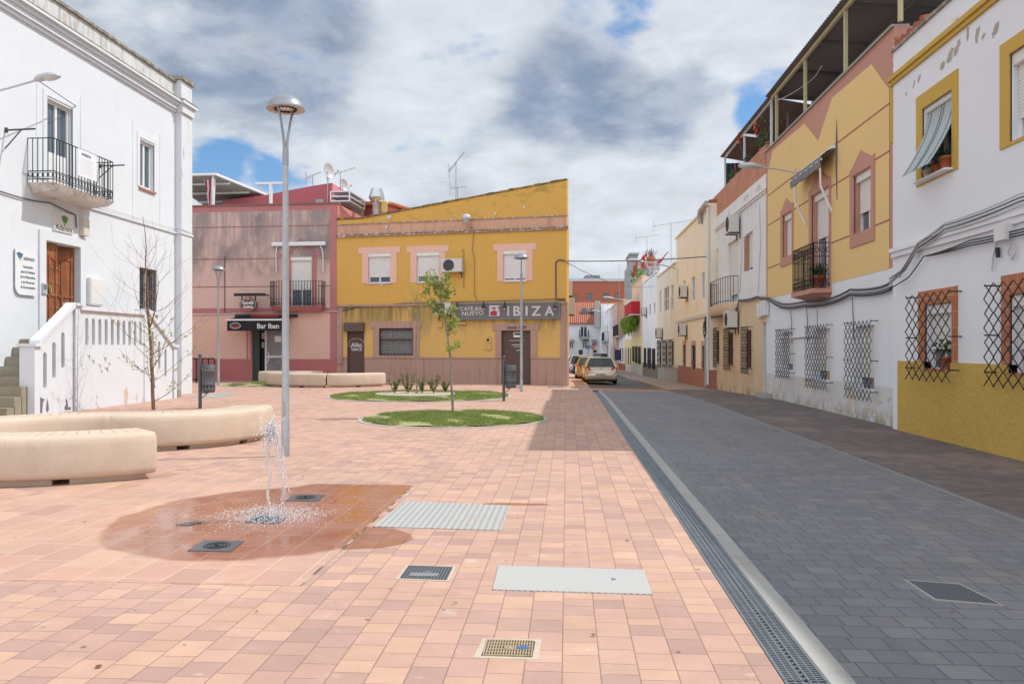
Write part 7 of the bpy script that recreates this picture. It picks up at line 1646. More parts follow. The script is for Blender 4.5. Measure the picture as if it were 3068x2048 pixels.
mb = MB(); mb.bar((.0, 0, .40), (.22, 0, .40), .03, .02); mb.tube([(.04, 0, .28), (.13, 0, .33), (.2, 0, .41)], .012, 6); mb.bar((0, 0, 1.02), (.08, 0, 1.02), .04, .03); mb.build('bracket', M_binp, B0)
B0.location = at(459, 800, 1860 * 1.6 / 136); B0.location.z = 0; B0.rotation_euler.z = .05; B0.scale = (1.02, 1.02, 1.02)
B1 = copy_tree(B0); B1.location = at(1155.5, 800, 25.0); B1.location.z = 0; B1.scale = (.98, .98, .96); B1['label'] = 'dark grey litter bin on a post beside the grass ring near the mustard bar'

# ---- curved precast benches
M_bench, b_, p_ = newmat('bench_concrete'); Pp = b_.pos()
v = b_.node('ShaderNodeTexVoronoi'); b_.put(v.inputs['Vector'], Pp); v.inputs['Scale'].default_value = 70
sp = b_.m('MULTIPLY', b_.ss(v.outputs['Distance'], .28, .16), b_.ss(b_.sep(v.outputs['Color'])[0], .62, .72))
cb = b_.mix(b_.ss(b_.noise(Pp, 2.5, 5), .3, .7), (.60, .485, .375), (.55, .435, .33)); cb = b_.mix(b_.m('MULTIPLY', sp, .75), cb, (.22, .17, .13)); cb = b_.mix(b_.m('MULTIPLY', b_.ss(b_.noise(Pp, 1.3, 7, .65), .56, .68), .35), cb, (.44, .35, .27)); cb = b_.mix(b_.m('MULTIPLY', b_.ss(b_.noise(b_.scl(Pp, (6, 6, 1.2)), 1, 5), .58, .75), .25), cb, (.40, .32, .25))
b_.put(p_.inputs['Base Color'], cb); p_.inputs['Roughness'].default_value = .7; b_.put(p_.inputs['Normal'], b_.bump(b_.noise(Pp, 160, 3), .12, .002))
M_joint = plain('bench_joint', (.22, .17, .13), .9)
PROF = [(-.30, .065), (-.345, .075), (-.373, .105), (-.382, .15), (-.385, .30), (-.382, .46), (-.372, .525), (-.350, .562), (-.315, .578), (-.25, .582), (.25, .582), (.315, .578), (.350, .562), (.372, .525), (.382, .46), (.385, .30), (.382, .15), (.373, .105), (.345, .075), (.30, .065)]
def cam2w(x, z): p = FWD * z + RGT * x; return Vector((p.x, p.y, 0))
def bench(cx, cz_, R, a0, a1, label, zb=0.0, k=1.0):
    """arc of radius R about camera-frame point (cx, cz_); angles in degrees, 0 = to the right, 90 = away"""
    C = cam2w(cx, cz_); mid = rad((a0 + a1) / 2); root = empty('curved_bench', C + Vector((R * math.cos(mid + YAW), R * math.sin(mid + YAW), zb)), label, 'bench', 'cream curved benches')
    n = max(8, int(abs(a1 - a0) / 4))
    def pt(ang, off, z): A = rad(ang) + YAW; r = R + off; return Vector((C.x + r * math.cos(A), C.y + r * math.sin(A), zb + z))
    eps = math.degrees(.03 / R); mb = MB(); rows = []
    st = [(a0, .90), (a0 + eps * .25, .955), (a0 + eps * 1.1, 1)] + [(a0 + eps * 1.1 + (a1 - a0 - 2.2 * eps) * i / n, 1) for i in range(1, n)] + [(a1 - eps * 1.1, 1), (a1 - eps * .25, .955), (a1, .90)]
    for ang, s in st: rows.append([pt(ang, o * k * (1 - (1 - s) * .75), .30 + (z - .30) * (1 - (1 - s) * .75)) for o, z in PROF])
    mb.grid(rows, closeu=True); mb.face(list(reversed(rows[0]))); mb.face(rows[-1]); mb.build('seat_block', M_bench, root)
    nb_ = max(2, int(abs(rad(a1 - a0)) * R / .9))
    for i in range(nb_):
        b0 = a0 + (a1 - a0) * (i + .08) / nb_; b1 = a0 + (a1 - a0) * (i + .90) / nb_; mb = MB()
        rr = [[pt(b0 + (b1 - b0) * j / 6, o, z) for o, z in ((-.25, -.05), (-.29, .075), (.29, .075), (.25, -.05))] for j in range(7)]
        mb.grid(rr, closeu=True, sm=False); mb.face(list(reversed(rr[0]))); mb.face(rr[-1]); mb.build('foot', M_bench, root)
    mb = MB(); step = math.degrees(.13 / R); m_ = int((a1 - a0) / step)
    for i in range(1, m_):
        ang = a0 + (a1 - a0) * i / m_; w = math.degrees(.004 / R)
        mb.face([pt(ang - w, -.22, .5828), pt(ang - w, .22, .5828), pt(ang + w, .22, .5828), pt(ang + w, -.22, .5828)])
    mb.build('slat_joints', M_joint, root)
    return root
bench(-6.3, 12.05, 2.40, -112, -46.5, 'cream curved bench nearest the fountain, cut by the left edge')
bench(-6.25, 11.30, 1.60, 87.6, 168, 'cream curved bench bending behind the nearest one, seen on its hollow side')
bench(-6.20, 14.40, 1.50, -92, 14, 'cream curved bench bulging forward behind the fountain jet')
zc_ = 34.6
bench(-8.05, 36.6, 2.75, -142, -83.4, 'distant cream curved bench in the middle of the far row')
bench(-8.05, 36.6, 2.75, -82.6, -33, 'distant cream curved bench at the right end of the far row')
bench(-10.6, 40.2, 2.9, -108, -55, 'distant cream bench farthest left, before the pink bar door')

# ---- round lawns
M_kerbp = surf('ring_kerb', (.44, .42, .38), .85, .08, .05, 2)
M_soil = surf('lawn_soil', (.32, .31, .14), .95, .2, .15, 2, stains=[((.42, .36, .19), (1.6, 1.6, 1), .52, .64, .9, 0, 0), ((.17, .22, .07), (3, 3, 1), .5, .62, .7, 0, 0)], bump=1, bscale=12, bdist=.03)
M_sand = surf('bed_soil', (.46, .38, .27), .95, .12, .12, 3, bump=1, bscale=14, bdist=.03)
M_grass, b_, p_ = newmat('grass_blades'); Pp = b_.pos(); n_ = b_.noise(Pp, 1.3, 4); n2 = b_.noise(Pp, 40, 2)
M_grass = leafmat('grass_blades', (.17, .26, .06), (.33, .36, .13), .4)
def lawn(cx, cz_, R, name, nbl, hole=None, sparse=.0, ax=1.0):
    C = cam2w(cx, cz_); g = gz(C.x, C.y)
    mb = MB(); N = 72
    mb.grid([[C + Vector((r * math.cos(i * 2 * math.pi / N), r * math.sin(i * 2 * math.pi / N), g + z)) for i in range(N)] for r, z in ((R + .10, -.1), (R + .10, .014), (R, .016), (R, -.05))], closeu=True, sm=False)
    tag(mb.build('lawn_kerb', M_kerbp), kind='structure')
    mb = MB(); mb.grid([[C + Vector((max(r, .01) * math.cos(i * 2 * math.pi / N), max(r, .01) * math.sin(i * 2 * math.pi / N), g + .03 + .05 * (1 - (r / R) ** 2) + .012 * math.sin(r * 9 + i))) for i in range(N)] for r in [R * k / 8 for k in range(9)]], closeu=True); tag(mb.build('lawn', M_soil), kind='structure')
    mb = MB(); k = 0
    while k < nbl:
        r = R * math.sqrt(random.random()) * .995; a = random.uniform(0, 6.283); x, y = C.x + r * math.cos(a), C.y + r * math.sin(a)
        if hole and (x - hole[0]) ** 2 + (y - hole[1]) ** 2 < hole[2] ** 2: k += 1; continue
        d = math.sin(x * 2.1 + 1.3) * math.cos(y * 1.7) + .6 * math.sin(x * 4.7 + y * 3.1)
        k += 1
        if d < -.35 - random.random() * .5 + sparse: continue
        h = random.uniform(.03, .075) * (1.25 if d > .6 else 1.0); z = g + .03 + .05 * (1 - (r / R) ** 2); b = random.uniform(0, 6.283); w = random.uniform(.006, .011); l = Vector((random.gauss(0, .35), random.gauss(0, .35), 1)) * h
        p = Vector((x, y, z)); s = Vector((math.cos(b), math.sin(b), 0)) * w; mb.face([p - s, p + s, p + l])
    tag(mb.build('grass', M_grass), kind='stuff')
    return C, g
LW1 = lawn(-1.33, 18.5, 2.05, 'a', 26000)
cR = cam2w(-3.22, 27.0)
LW2 = lawn(-3.10, 27.4, 3.0, 'b', 30000, (cR.x, cR.y, 1.32))
LW3 = lawn(-11.0, 36.0, 1.75, 'c', 8000, None, .5)
C, g = cR, LW2[1]; mb = MB(); N = 48
mb.grid([[C + Vector((r * math.cos(i * 2 * math.pi / N), r * math.sin(i * 2 * math.pi / N), g + z)) for i in range(N)] for r, z in ((1.32, 0), (1.32, .125), (1.24, .13), (1.24, 0))], closeu=True, sm=False); tag(mb.build('bed_kerb', M_kerbp), kind='structure')
mb = MB(); mb.grid([[C + Vector((max(r, .01) * math.cos(i * 2 * math.pi / N), max(r, .01) * math.sin(i * 2 * math.pi / N), g + .11 + .02 * math.sin(3 * r + i))) for i in range(N)] for r in (0, .4, .8, 1.24)], closeu=True); tag(mb.build('flower_bed', M_sand), kind='structure')
M_shrub = leafmat('shrub_leaf', (.12, .16, .05), (.20, .23, .08))
def shrub(x, y, s, label):
    p = gpt(x, y); p.z = g + .1; o = empty('small_shrub', p, label, 'shrub', 'young shrubs in the round bed'); mb = MB(); mt = MB()
    for i in range(7):
        a = random.uniform(0, 6.28); tip = p + Vector((math.cos(a) * .22 * s, math.sin(a) * .22 * s, random.uniform(.35, .62) * s)); mt.tube([p, p.lerp(tip, .6) + Vector((0, 0, .03)), tip], [.008, .006, .004], 4)
        for k in range(34):
            t = random.uniform(.25, 1.05); q = p.lerp(tip, t); b = random.uniform(0, 6.28); leaf_quad(mb, q, (math.cos(b), math.sin(b), .9), .085, .018)
    mt.build('stem', plain('twig_brown', (.12, .08, .05)), o); mb.build('leaves', M_shrub, o)
shrub(905, 909, .95, 'leftmost and lowest pair of young shrubs in the round bed'); shrub(936, 909, 1.05, 'tallest young shrub in the round bed left of the thin tree'); shrub(969, 909, .9, 'dense young shrub just right of the thin bare trunk'); shrub(995, 909, .95, 'upright young shrub right of centre in the round bed'); shrub(1022, 907, .6, 'smallest young shrub at the right rim of the round bed')

# ---- trees
M_barkg = surf('bark_grey', (.26, .22, .18), .9, .15, .1, 6, stains=[((.13, .10, .08), (9, 9, 14), .5, .6, .6, 0, 0)]); M_barkb = surf('bark_brown', (.22, .13, .085), .9, .15, .1, 6, stains=[((.12, .075, .055), (20, 20, 8), .5, .6, .7, 0, 0)])
M_leafy = leafmat('leaf_spring', (.30, .38, .08), (.40, .45, .12)); M_leafy2 = leafmat('leaf_deep', (.19, .27, .06), (.26, .33, .08))  # second leaf colour is a deeper green, mixed in at random
def grow(mb, p, d, L, r, depth, tips, rnd, up=.25, nseg=5, kids=3, shrink=.55):
    pts = [Vector(p)]; rs = [r]; d = Vector(d).normalized()
    for i in range(nseg):
        d = (d + Vector((rnd.gauss(0, .11), rnd.gauss(0, .11), rnd.gauss(0, .06) + up * .14))).normalized(); pts.append(pts[-1] + d * L / nseg); rs.append(max(.0022, r * (1 - .75 * (i + 1) / nseg)))
    mb.tube(pts, rs, 6 if r > .012 else 4)
    for i in range(1, len(pts)): tips.append((pts[i], d.copy(), depth))
    if depth > 0:
        for k in range(kids):
            i = rnd.randint(1, nseg); a = rnd.uniform(0, 6.28); n_ = d.orthogonal().normalized(); n_ = Matrix.Rotation(a, 3, d) @ n_
            grow(mb, pts[i], d * .8 + n_ * rnd.uniform(.45, .9), L * rnd.uniform(.35, .6), rs[i] * .6, depth - 1, tips, rnd, up, 4, kids)
def maple_leaf(mb, p, s, mi=0):
    n = Vector((random.gauss(0, 1), random.gauss(0, 1), random.gauss(.3, .8))).normalized(); x = n.orthogonal().normalized(); x = Matrix.Rotation(random.uniform(0, 6.28), 3, n) @ x; y = n.cross(x)
    c = Vector(p); out = []
    for k, (r, a) in enumerate(((.55, -90), (.75, -40), (.45, -15), (1.0, 15), (.5, 50), (1.1, 90), (.5, 130), (1.0, 165), (.45, 195), (.75, 220))): out.append(c + (x * math.cos(rad(a)) + y * math.sin(rad(a))) * r * s + n * (.1 * s if k % 2 else 0))
    mb.face(out, mi)
# bare tree beside the white stairs
rnd = random.Random(21)
p0 = gpt(353, 939); t1 = empty('bare_tree', p0, 'slender almost bare tree with buds in front of the white stairs', 'tree'); mt = MB(); tips = []
H = 5.1; tr = [p0 + Vector((0, 0, -.1))]; dx = 0
for i in range(1, 13): tr.append(p0 + Vector((-.28 * (i / 12) + rnd.uniform(-.02, .02), rnd.uniform(-.02, .02), H * i / 12)))
mt.tube(tr, [.047 * (1 - .93 * i / 12) + .003 for i in range(13)], 9)
mt.build('trunk', M_barkb, t1); mt = MB()
for k in range(30):
    z = .25 + 3.9 * (k / 30) ** .9; b = tr[min(11, int(z / H * 12))].lerp(tr[min(12, int(z / H * 12) + 1)], (z / H * 12) % 1); a = k * 2.4 + rnd.uniform(-.4, .4)
    L = (2.0 if z < 2.8 else 1.5) * rnd.uniform(.6, 1.1) * (1 - .4 * z / H)
    d = Vector((math.cos(a), math.sin(a), .30 + .5 * z / H)); grow(mt, b, d, L, .0115 * (1 - .6 * z / H), 1, tips, rnd, .9, 6, 4)
grow(mt, tr[5], (.35, 0, 1), 1.3, .022, 1, tips, rnd, .5, 5, 2)
mt.build('branches', M_barkb, t1)
mb = MB()
for (p, d, dep) in tips:
    if p.z < 2.4 and rnd.random() < .34:
        for k in range(rnd.randint(2, 4)): leaf_quad(mb, p + Vector((rnd.gauss(0, .03), rnd.gauss(0, .03), rnd.gauss(0, .03))), (rnd.gauss(0, 1), rnd.gauss(0, 1), .4), .075, .026)
    elif rnd.random() < .12: leaf_quad(mb, p, (rnd.gauss(0, 1), rnd.gauss(0, 1), .6), .04, .012)
mb.build('crown', M_leafy, t1)
# young leafy tree in the near lawn
rnd = random.Random(5); p0 = gpt(1040, 957); p0.z = LW1[1] + .06
t2 = empty('young_maple', p0, 'young tree with light green leaves in the near grass circle', 'tree'); mt = MB(); tips = []
tr = [at(x, y, 19.0) for x, y in ((1040, 957), (1037, 905), (1034, 878), (1035, 840), (1030, 800), (1025, 760), (1018, 715), (1010, 680), (1006, 655), (1003, 640))]; sh_ = p0 - tr[0]; tr = [p + sh_ * (1 - i / 9) for i, p in enumerate(tr)]; tr[0] = tr[0] - Vector((0, 0, .12))
mt.tube(tr, [.034, .030, .028, .026, .023, .02, .016, .012, .008, .004], 8)
mt.build('trunk', M_barkg, t2); mt = MB()
for k in range(24):
    i = rnd.choice((3, 4, 5, 5, 5, 6, 6, 6, 7, 7)); a = rnd.uniform(0, 6.28); grow(mt, tr[i].lerp(tr[min(9, i + 1)], rnd.random()), (math.cos(a), math.sin(a) * .8, .9), rnd.uniform(.22, .44), .009, 1, tips, rnd, .2, 4, 2)
for k in range(3): grow(mt, tr[6], (-.9, 0, .55 + .2 * k), .6, .009, 1, tips, rnd, .3, 5, 2)
mt.build('branches', M_barkg, t2)
mb = MB()
for (p, d, dep) in tips:
    if rnd.random() < .82:
        for k in range(rnd.randint(1, 4)): maple_leaf(mb, p + Vector((rnd.gauss(0, .05), rnd.gauss(0, .05), rnd.gauss(-.02, .055))), rnd.uniform(.032, .058), rnd.choice((0, 0, 1)))
mb.build('crown', [M_leafy, M_leafy2], t2)
# thin bare tree in the flower bed
rnd = random.Random(11); p0 = gpt(957, 898); p0.z = g + .1; t3 = empty('bare_sapling', p0, 'thin leafless sapling in the round flower bed', 'tree'); mt = MB(); tips = []
tr = [at(x, y, 27.0) for x, y in ((957, 898), (955, 840), (955, 790), (957, 740), (960, 700), (957, 665))]; tr[0].z = p0.z - .1
mt.tube(tr, [.03, .026, .022, .016, .011, .004], 7); mt.build('trunk', M_barkg, t3); mt = MB()
for k in range(10): i = rnd.choice((2, 3, 3, 4, 4)); a = rnd.uniform(0, 6.28); grow(mt, tr[i], (math.cos(a) * .9, math.sin(a), .9), rnd.uniform(.5, 1.0), .008, 1, tips, rnd, .8, 5, 2)
mt.build('branches', M_barkg, t3); mb = MB()
for (p, d, dep) in tips:
    if p.z > 2.4 and rnd.random() < .16: maple_leaf(mb, p, .05)
mb.build('crown', M_leafy, t3)

# ---- metal covers let into the paving
def cover(name, pts, label, cat, mat, z=.006, frame=None, fmat=None, group=None, out=.05):
    P_ = [gpt(*p) for p in pts]; c = sum(P_, Vector()) / 4; o = empty(name, c, label, cat, group); mb = MB(); zz = Vector((0, 0, z))
    mb.hexa([p - Vector((0, 0, .03)) for p in P_] + [p + zz for p in P_]); 
    mb.build('plate', mat, o)
    if frame:
        mb = MB(); Q = [c + (p - c) * (1 + frame / max(.05, (p - c).length)) for p in P_]
        for i in range(4):
            j = (i + 1) % 4; a, b_, e, d = P_[i], P_[j], Q[j], Q[i]
            mb.hexa([a - Vector((0, 0, .03)), b_ - Vector((0, 0, .03)), e - Vector((0, 0, .03)), d - Vector((0, 0, .03)), a + zz * .8, b_ + zz * .8, e + zz * .8, d + zz * .8])
        mb.build('frame', fmat or M_conc, o)
    return o, P_
def treadmat(name, c, c2, pitch, diag=True, metal=.4, rough=.45):
    m, b, p = newmat(name); Pp = b.pos(); X_, Y_, Z_ = b.sep(Pp)[:3]; U = b.m('ADD', X_, Y_) if diag else X_; V = b.m('SUBTRACT', X_, Y_) if diag else Y_
    fu = b.m('ABSOLUTE', b.m('SUBTRACT', b.m('FRACT', b.m('DIVIDE', U, pitch)), .5)); fv = b.m('ABSOLUTE', b.m('SUBTRACT', b.m('FRACT', b.m('DIVIDE', V, pitch)), .5))
    k = b.m('MAXIMUM', b.ss(fu, .40, .47), b.ss(fv, .40, .47)) if diag else b.m('MULTIPLY', b.ss(fu, .22, .3), b.ss(fv, .1, .2))
    col = b.mix(k, c, c2); n_ = b.noise(Pp, 1.8, 5); col = b.mix(b.m('MULTIPLY', b.ss(n_, .58, .72), .6), col, (.40, .32, .22)); b.put(p.inputs['Base Color'], col); p.inputs['Metallic'].default_value = metal; p.inputs['Roughness'].default_value = rough; b.put(p.inputs['Normal'], b.bump(k, .6, .004)); return m
M_tread = treadmat('tread_plate', (.52, .52, .50), (.24, .23, .21), .042, True, .0, .5)
M_check = treadmat('checker_plate', (.44, .445, .43), (.30, .30, .285), .06, False, .0, .45)
cover('checker_plate', ((855, 1208), (1150, 1217), (1170, 1160), (928, 1150)), 'large square galvanised checker plate beside the wet fountain square', 'floor plate', M_check, .008)
o, P_ = cover('tread_plate', ((1130, 1353), (1496, 1364), (1477, 1308), (1143, 1298)), 'long pale diamond pattern steel plate in the terracotta paving', 'floor plate', M_tread, .008)
mb = MB(); c = gpt(1408, 1331); mb.lathe(c + Vector((0, 0, .008)), [(.014, 0), (.014, .01), (.001, .012)], 12); mb.build('lifting_bolt', M_stud, o)
M_castb = treadmat('cast_iron_lid', (.13, .145, .17), (.045, .05, .06), .032, False, .3, .55); M_mort = surf('mortar_pale', (.50, .42, .33), .9, .1, .1, 5)
M_cast2, b_, p_ = newmat('ribbed_lid'); Y_ = b_.sep(b_.pos())[0]; s_ = b_.m('FRACT', b_.m('DIVIDE', Y_, .022)); b_.put(p_.inputs['Base Color'], b_.mix(b_.ss(s_, .4, .5), (.17, .18, .20), (.05, .055, .065))); p_.inputs['Metallic'].default_value = .3; p_.inputs['Roughness'].default_value = .55; b_.put(p_.inputs['Normal'], b_.bump(b_.ss(s_, .4, .5), .7, .006))
o, P_ = cover('inspection_cover', ((916, 1327), (1025, 1331), (1039, 1301), (937, 1297)), 'dark ribbed square inspection cover between the checker plate and the tread plate', 'manhole cover', M_cast2, .006, .03, M_mort)
c = sum(P_, Vector()) / 4; mb = MB(); mb.box(c.x - .11, c.x + .09, c.y - .10, c.y - .02, .003, .0085); mb.box(c.x - .02, c.x + .03, c.y - .005, c.y + .02, .003, .0088); mb.build('label_plate', surf('lid_grey', (.22, .23, .24), .5), o)
# drain grating with a pale mortar frame
Gp = [gpt(*p) for p in ((1107, 1503), (1217, 1506), (1227, 1471), (1122, 1469))]; c = sum(Gp, Vector()) / 4
o, P_ = cover('drain_grating', ((1103, 1503), (1221, 1507), (1228, 1470), (1120, 1468)), 'small rusty floor grating set in pale mortar at the front of the square', 'drain grating', plain('pit_dark', (.025, .03, .045), .9), .002, .045, M_mort)
x0, x1 = min(p.x for p in P_) + .012, max(p.x for p in P_) - .012; y0_, y1_ = min(p.y for p in P_) + .008, max(p.y for p in P_) - .008
mb = MB(); n = 17
for i in range(n + 1): x = x0 + (x1 - x0) * i / n; mb.box(x - .0035, x + .0035, y0_, y1_, -.01, .007)
for j in range(6): y = y0_ + (y1_ - y0_) * j / 5; mb.box(x0, x1, y - .004, y + .004, -.01, .008)
mb.build('bars', surf('grate_rust', (.40, .31, .20), .8, .12, .1, 8, metal=.1), o)
mb = MB(); mb.lathe(Vector((c.x + .0, c.y, .0)), [(.028, .004), (.028, .0105), (.02, .0105), (.02, .006), (.012, .006), (.012, .011), (.001, .011)], 18); mb.build('hub', MATS['grate_rust'], o)
mb = MB(); mb.prism(Fr((c.x + .07, c.y - .01, .0), (1, 0, 0), (0, 0, 1)), [(0, 0)] * 3, 0, 0) if False else None
bl = [(.075 + .03 * math.cos(k * .7) * (1 + .3 * (k % 2)), .002 + .022 * math.sin(k * .7) * (1 + .3 * ((k + 1) % 2))) for k in range(9)]
mb = MB(); mb.face([(c.x + a, c.y + b, .0095) for a, b in bl]); mb.build('blue_paint', plain('paint_blue', (.05, .13, .33), .5), o)
cover('road_manhole', ((2148, 1374), (2292, 1386), (2200, 1341), (2082, 1332)), 'dark square manhole cover with pale frame in the grey road', 'manhole cover', M_castb, .006, .035, surf('frame_pale', (.34, .32, .28), .9, .1))
cover('inspection_cover', ((1449, 1164), (1493, 1166), (1496, 1160), (1455, 1159)), 'thin grey cover in the shaded road pavement', 'manhole cover', M_castb, .004) if False else None
for k, (pts, lb) in enumerate(((((1450, 886.5), (1492, 887.5), (1490, 884.8), (1452, 884.0)), ''), (((1254, 888.6), (1296, 889), (1292, 887), (1257, 886.7)), 'small grey drain cover at the right foot of the mustard front'), (((1160, 889), (1198, 890), (1196, 887.4), (1162, 887)), 'small grey drain cover in front of the mustard bar door'))):
    if lb: cover('drain_cover', pts, lb, 'drain cover', M_galv, .006)
# nozzle plates of the fountain
M_noz = plain('nozzle_plate', (.15, .16, .175), .3, .6)
NP = []
for k, (pts, lb) in enumerate(((((558, 1199), (640, 1201), (661, 1184), (588, 1182)), 'dark square nozzle plate under the water jet'), (((655, 1149), (728, 1150), (745, 1135.5), (676, 1134.5)), 'dark square nozzle plate farthest back in the wet square'), (((430, 1264), (530, 1266), (560, 1242), (470, 1240.5)), 'gritty dark square nozzle plate at the front of the wet square'), (((404, 1204), (430, 1206), (462, 1199), (440, 1197)), 'small dark nozzle plate slot left of the jet'))):
    o, P_ = cover('nozzle_plate', pts, lb, 'nozzle plate', M_noz, .010 if True else 0); c = sum(P_, Vector()) / 4; NP.append(c)
    if k < 3:
        mb = MB()
        for r in (.045, .07, .095): mb.lathe((c.x, c.y, .0), [(r, .012), (r + .006, .0145), (r + .012, .012)], 22)
        mb.lathe((c.x, c.y, 0), [(.02, .012), (.02, .022), (.001, .024)], 12); mb.build('nozzle', M_iron, o)
# ---- the jet
M_water = plain('water', (.95, .97, 1.0), .06, 0, .9, .6, 1.33, 0); M_foam = plain('water_white', (.90, .92, .95), .25, 0, .6, .25, 1.33, 0)
rnd = random.Random(3); J = NP[0] + Vector((.02, 0, 0)); J.z = .02; RGTw = RGT
fj = empty('fountain_jet', J, 'single low water jet splashing over the dark nozzle plate', 'fountain jet')
Hj = .88; mb = MB(); pts = []; rs = []
for i in range(46):
    s = i / 45; pts.append(J + Vector((.012 * math.sin(s * 17), .006 * math.sin(s * 23), Hj * .97 * s))); rs.append((.010 + .003 * math.sin(i * 2.1) + .006 * s) * rnd.uniform(.8, 1.25))
mb.tube(pts, rs, 8); mb.build('jet_column', M_water, fj)
mb = MB(); mw = MB()
top = J + Vector((0, 0, Hj))
def drop_(mb, p, r): mb.ico(p, r, rnd.uniform(.7, 1.3), rnd.uniform(.7, 1.3), rnd.uniform(.8, 1.8))
for i in range(420):     # crown of the jet
    a = rnd.uniform(0, 6.28); r = abs(rnd.gauss(0, .07)); drop_(mw if rnd.random() < .5 else mb, top + Vector((math.cos(a) * r + .01, math.sin(a) * r, rnd.gauss(-.07, .06))), rnd.uniform(.002, .0085))
for st in range(16):     # falling arcs, mostly to the right
    v = rnd.uniform(.25, .85) if st < 11 else rnd.uniform(-.6, -.15); vy = rnd.uniform(-.25, .25); tl = []; life = rnd.uniform(.18, .44)
    n = int(life * 60)
    for i in range(n):
        t = life * i / n; p = top + RGTw * (v * t * .55 + .02) + FWD * (vy * t * .5) + Vector((0, 0, .25 * t - 4.9 * t * t))
        if p.z < .03: break
        tl.append(p + Vector((rnd.gauss(0, .004), rnd.gauss(0, .004), 0)))
        if rnd.random() < .55: drop_(mb, p + Vector((rnd.gauss(0, .016), rnd.gauss(0, .016), rnd.gauss(0, .012))), rnd.uniform(.0015, .005))
    if len(tl) > 4 and st % 4 != 3: mb.tube(tl, [.0042 * rnd.uniform(.35, 1.7) for _ in tl], 5)
strm = [top + RGTw * x + Vector((0, 0, z)) for x, z in ((.05, -.05), (.085, -.16), (.10, -.30), (.125, -.42), (.135, -.52), (.155, -.58), (.145, -.64), (.12, -.70), (.125, -.76))]
mb.tube(strm, [.006, .005, .009, .006, .011, .007, .010, .006, .004], 6)
for i in range(60): k = rnd.randint(3, 8); drop_(mw, strm[k] + Vector((rnd.gauss(0, .014), rnd.gauss(0, .014), rnd.gauss(0, .03))), rnd.uniform(.002, .006))
o_ = mb.build('falling_water', M_water, fj)
for i in range(2600):    # splash crown on the plate
    a = rnd.uniform(0, 6.28); r = abs(rnd.gauss(.24, .13)); h = abs(rnd.gauss(0, .055)) * max(.1, 1 - r * 1.3); drop_(mw, Vector((J.x + .02 + math.cos(a) * r * 1.25, J.y + .05 + math.sin(a) * r, .012 + h)), rnd.uniform(.0012, .0042))
for i in range(700):
    a = rnd.uniform(0, 6.28); r = rnd.uniform(.05, .85); drop_(mw, Vector((J.x + math.cos(a) * r, J.y + math.sin(a) * r, .008 + abs(rnd.gauss(0, .05)))), rnd.uniform(.001, .0035))
tag(mw.build('spray', M_foam, fj), kind='stuff')

# ---- black railing by the pink bar, no-entry and blue signs down the street
frp = Fr(at(440, 800, 38.2), RGT, -FWD); frp.o.z = 0
rl_ = MB(); a1 = (492 - 440) / 1860 * 38.2
zt = 1.6 - 22 / 1860 * 38.2
for z in (zt, .15): rl_.fb(frp, -1.2, a1, -.03, .03, z - .03, z + .03)
for k in range(9): x = -1.2 + (a1 + 1.2) * k / 8; rl_.fb(frp, x - .025, x + .025, -.025, .025, 0, zt - .031)
tag(rl_.build('iron_railing', M_iron), 'low black iron railing at the left foot of the pink bar wall', 'railing')
def sign_disc(x, y, depth, r, mat, label, bar=None):
    p = at(*c1(x, y), depth); g_ = gz(p.x, p.y); o = empty('traffic_sign', (p.x, p.y, g_), label, 'traffic sign'); mb = MB(); mb.tube([(p.x, p.y, g_ - .1), (p.x, p.y, p.z + r)], .04, 8); mb.build('post', M_galvp, o)
    fr = Fr((p.x, p.y, 0), RGT, -FWD); mb = MB(); mb.prism(fr, [(r * math.cos(k * math.pi / 10), p.z + r * math.sin(k * math.pi / 10)) for k in range(20)], .05, .08); mb.build('disc', mat, o)
    mb = MB()
    if bar == 'bar': mb.fb(fr, -r * .7, r * .7, .081, .09, p.z - r * .16, p.z + r * .16)
    else: mb.prism(fr, [(-r * .6, p.z - r * .1), (r * .1, p.z - r * .1), (r * .1, p.z - r * .4), (r * .65, p.z), (r * .1, p.z + r * .4), (r * .1, p.z + r * .1), (-r * .6, p.z + r * .1)], .081, .09)
    mb.build('symbol', M_paint, o)
sign_disc(222, 1134, 100, .27, plain('sign_blue', (.03, .14, .42), .4), 'round blue arrow sign at the end of the street'); sign_disc(261, 1131, 98, .29, plain('sign_red', (.55, .05, .04), .4), 'round red no entry sign at the end of the street', 'bar')
# laundry and clothes on the salmon house
for k, (x0, x1, yt, yb, m_, lb) in enumerate(((440, 456, 1155, 1240, plain('cloth_navy', (.04, .05, .12)), 'dark and pink clothes on the hanging line near the salmon house'), (458, 488, 1160, 1265, plain('cloth_grey', (.42, .40, .42)), 'pale grey shirt on the hanging line near the salmon house'))):
    fr = RF(5.45); q = f1(fr, x0, x1, yt, yb); mb = MB(); d = Fr(fr.P(q[1], 0, 0), RGT, -FWD); w = .75; P = d.P
    mb.grid([[P(.9 * k + w * (i / 8) * (1.0 if j < 2 else .8), .06 * math.sin(i * 1.9 + j), q[3] - (q[3] - q[2]) * j / 6) for i in range(9)] for j in range(7)]); tag(mb.build('hanging_clothes', m_), lb, 'clothes')

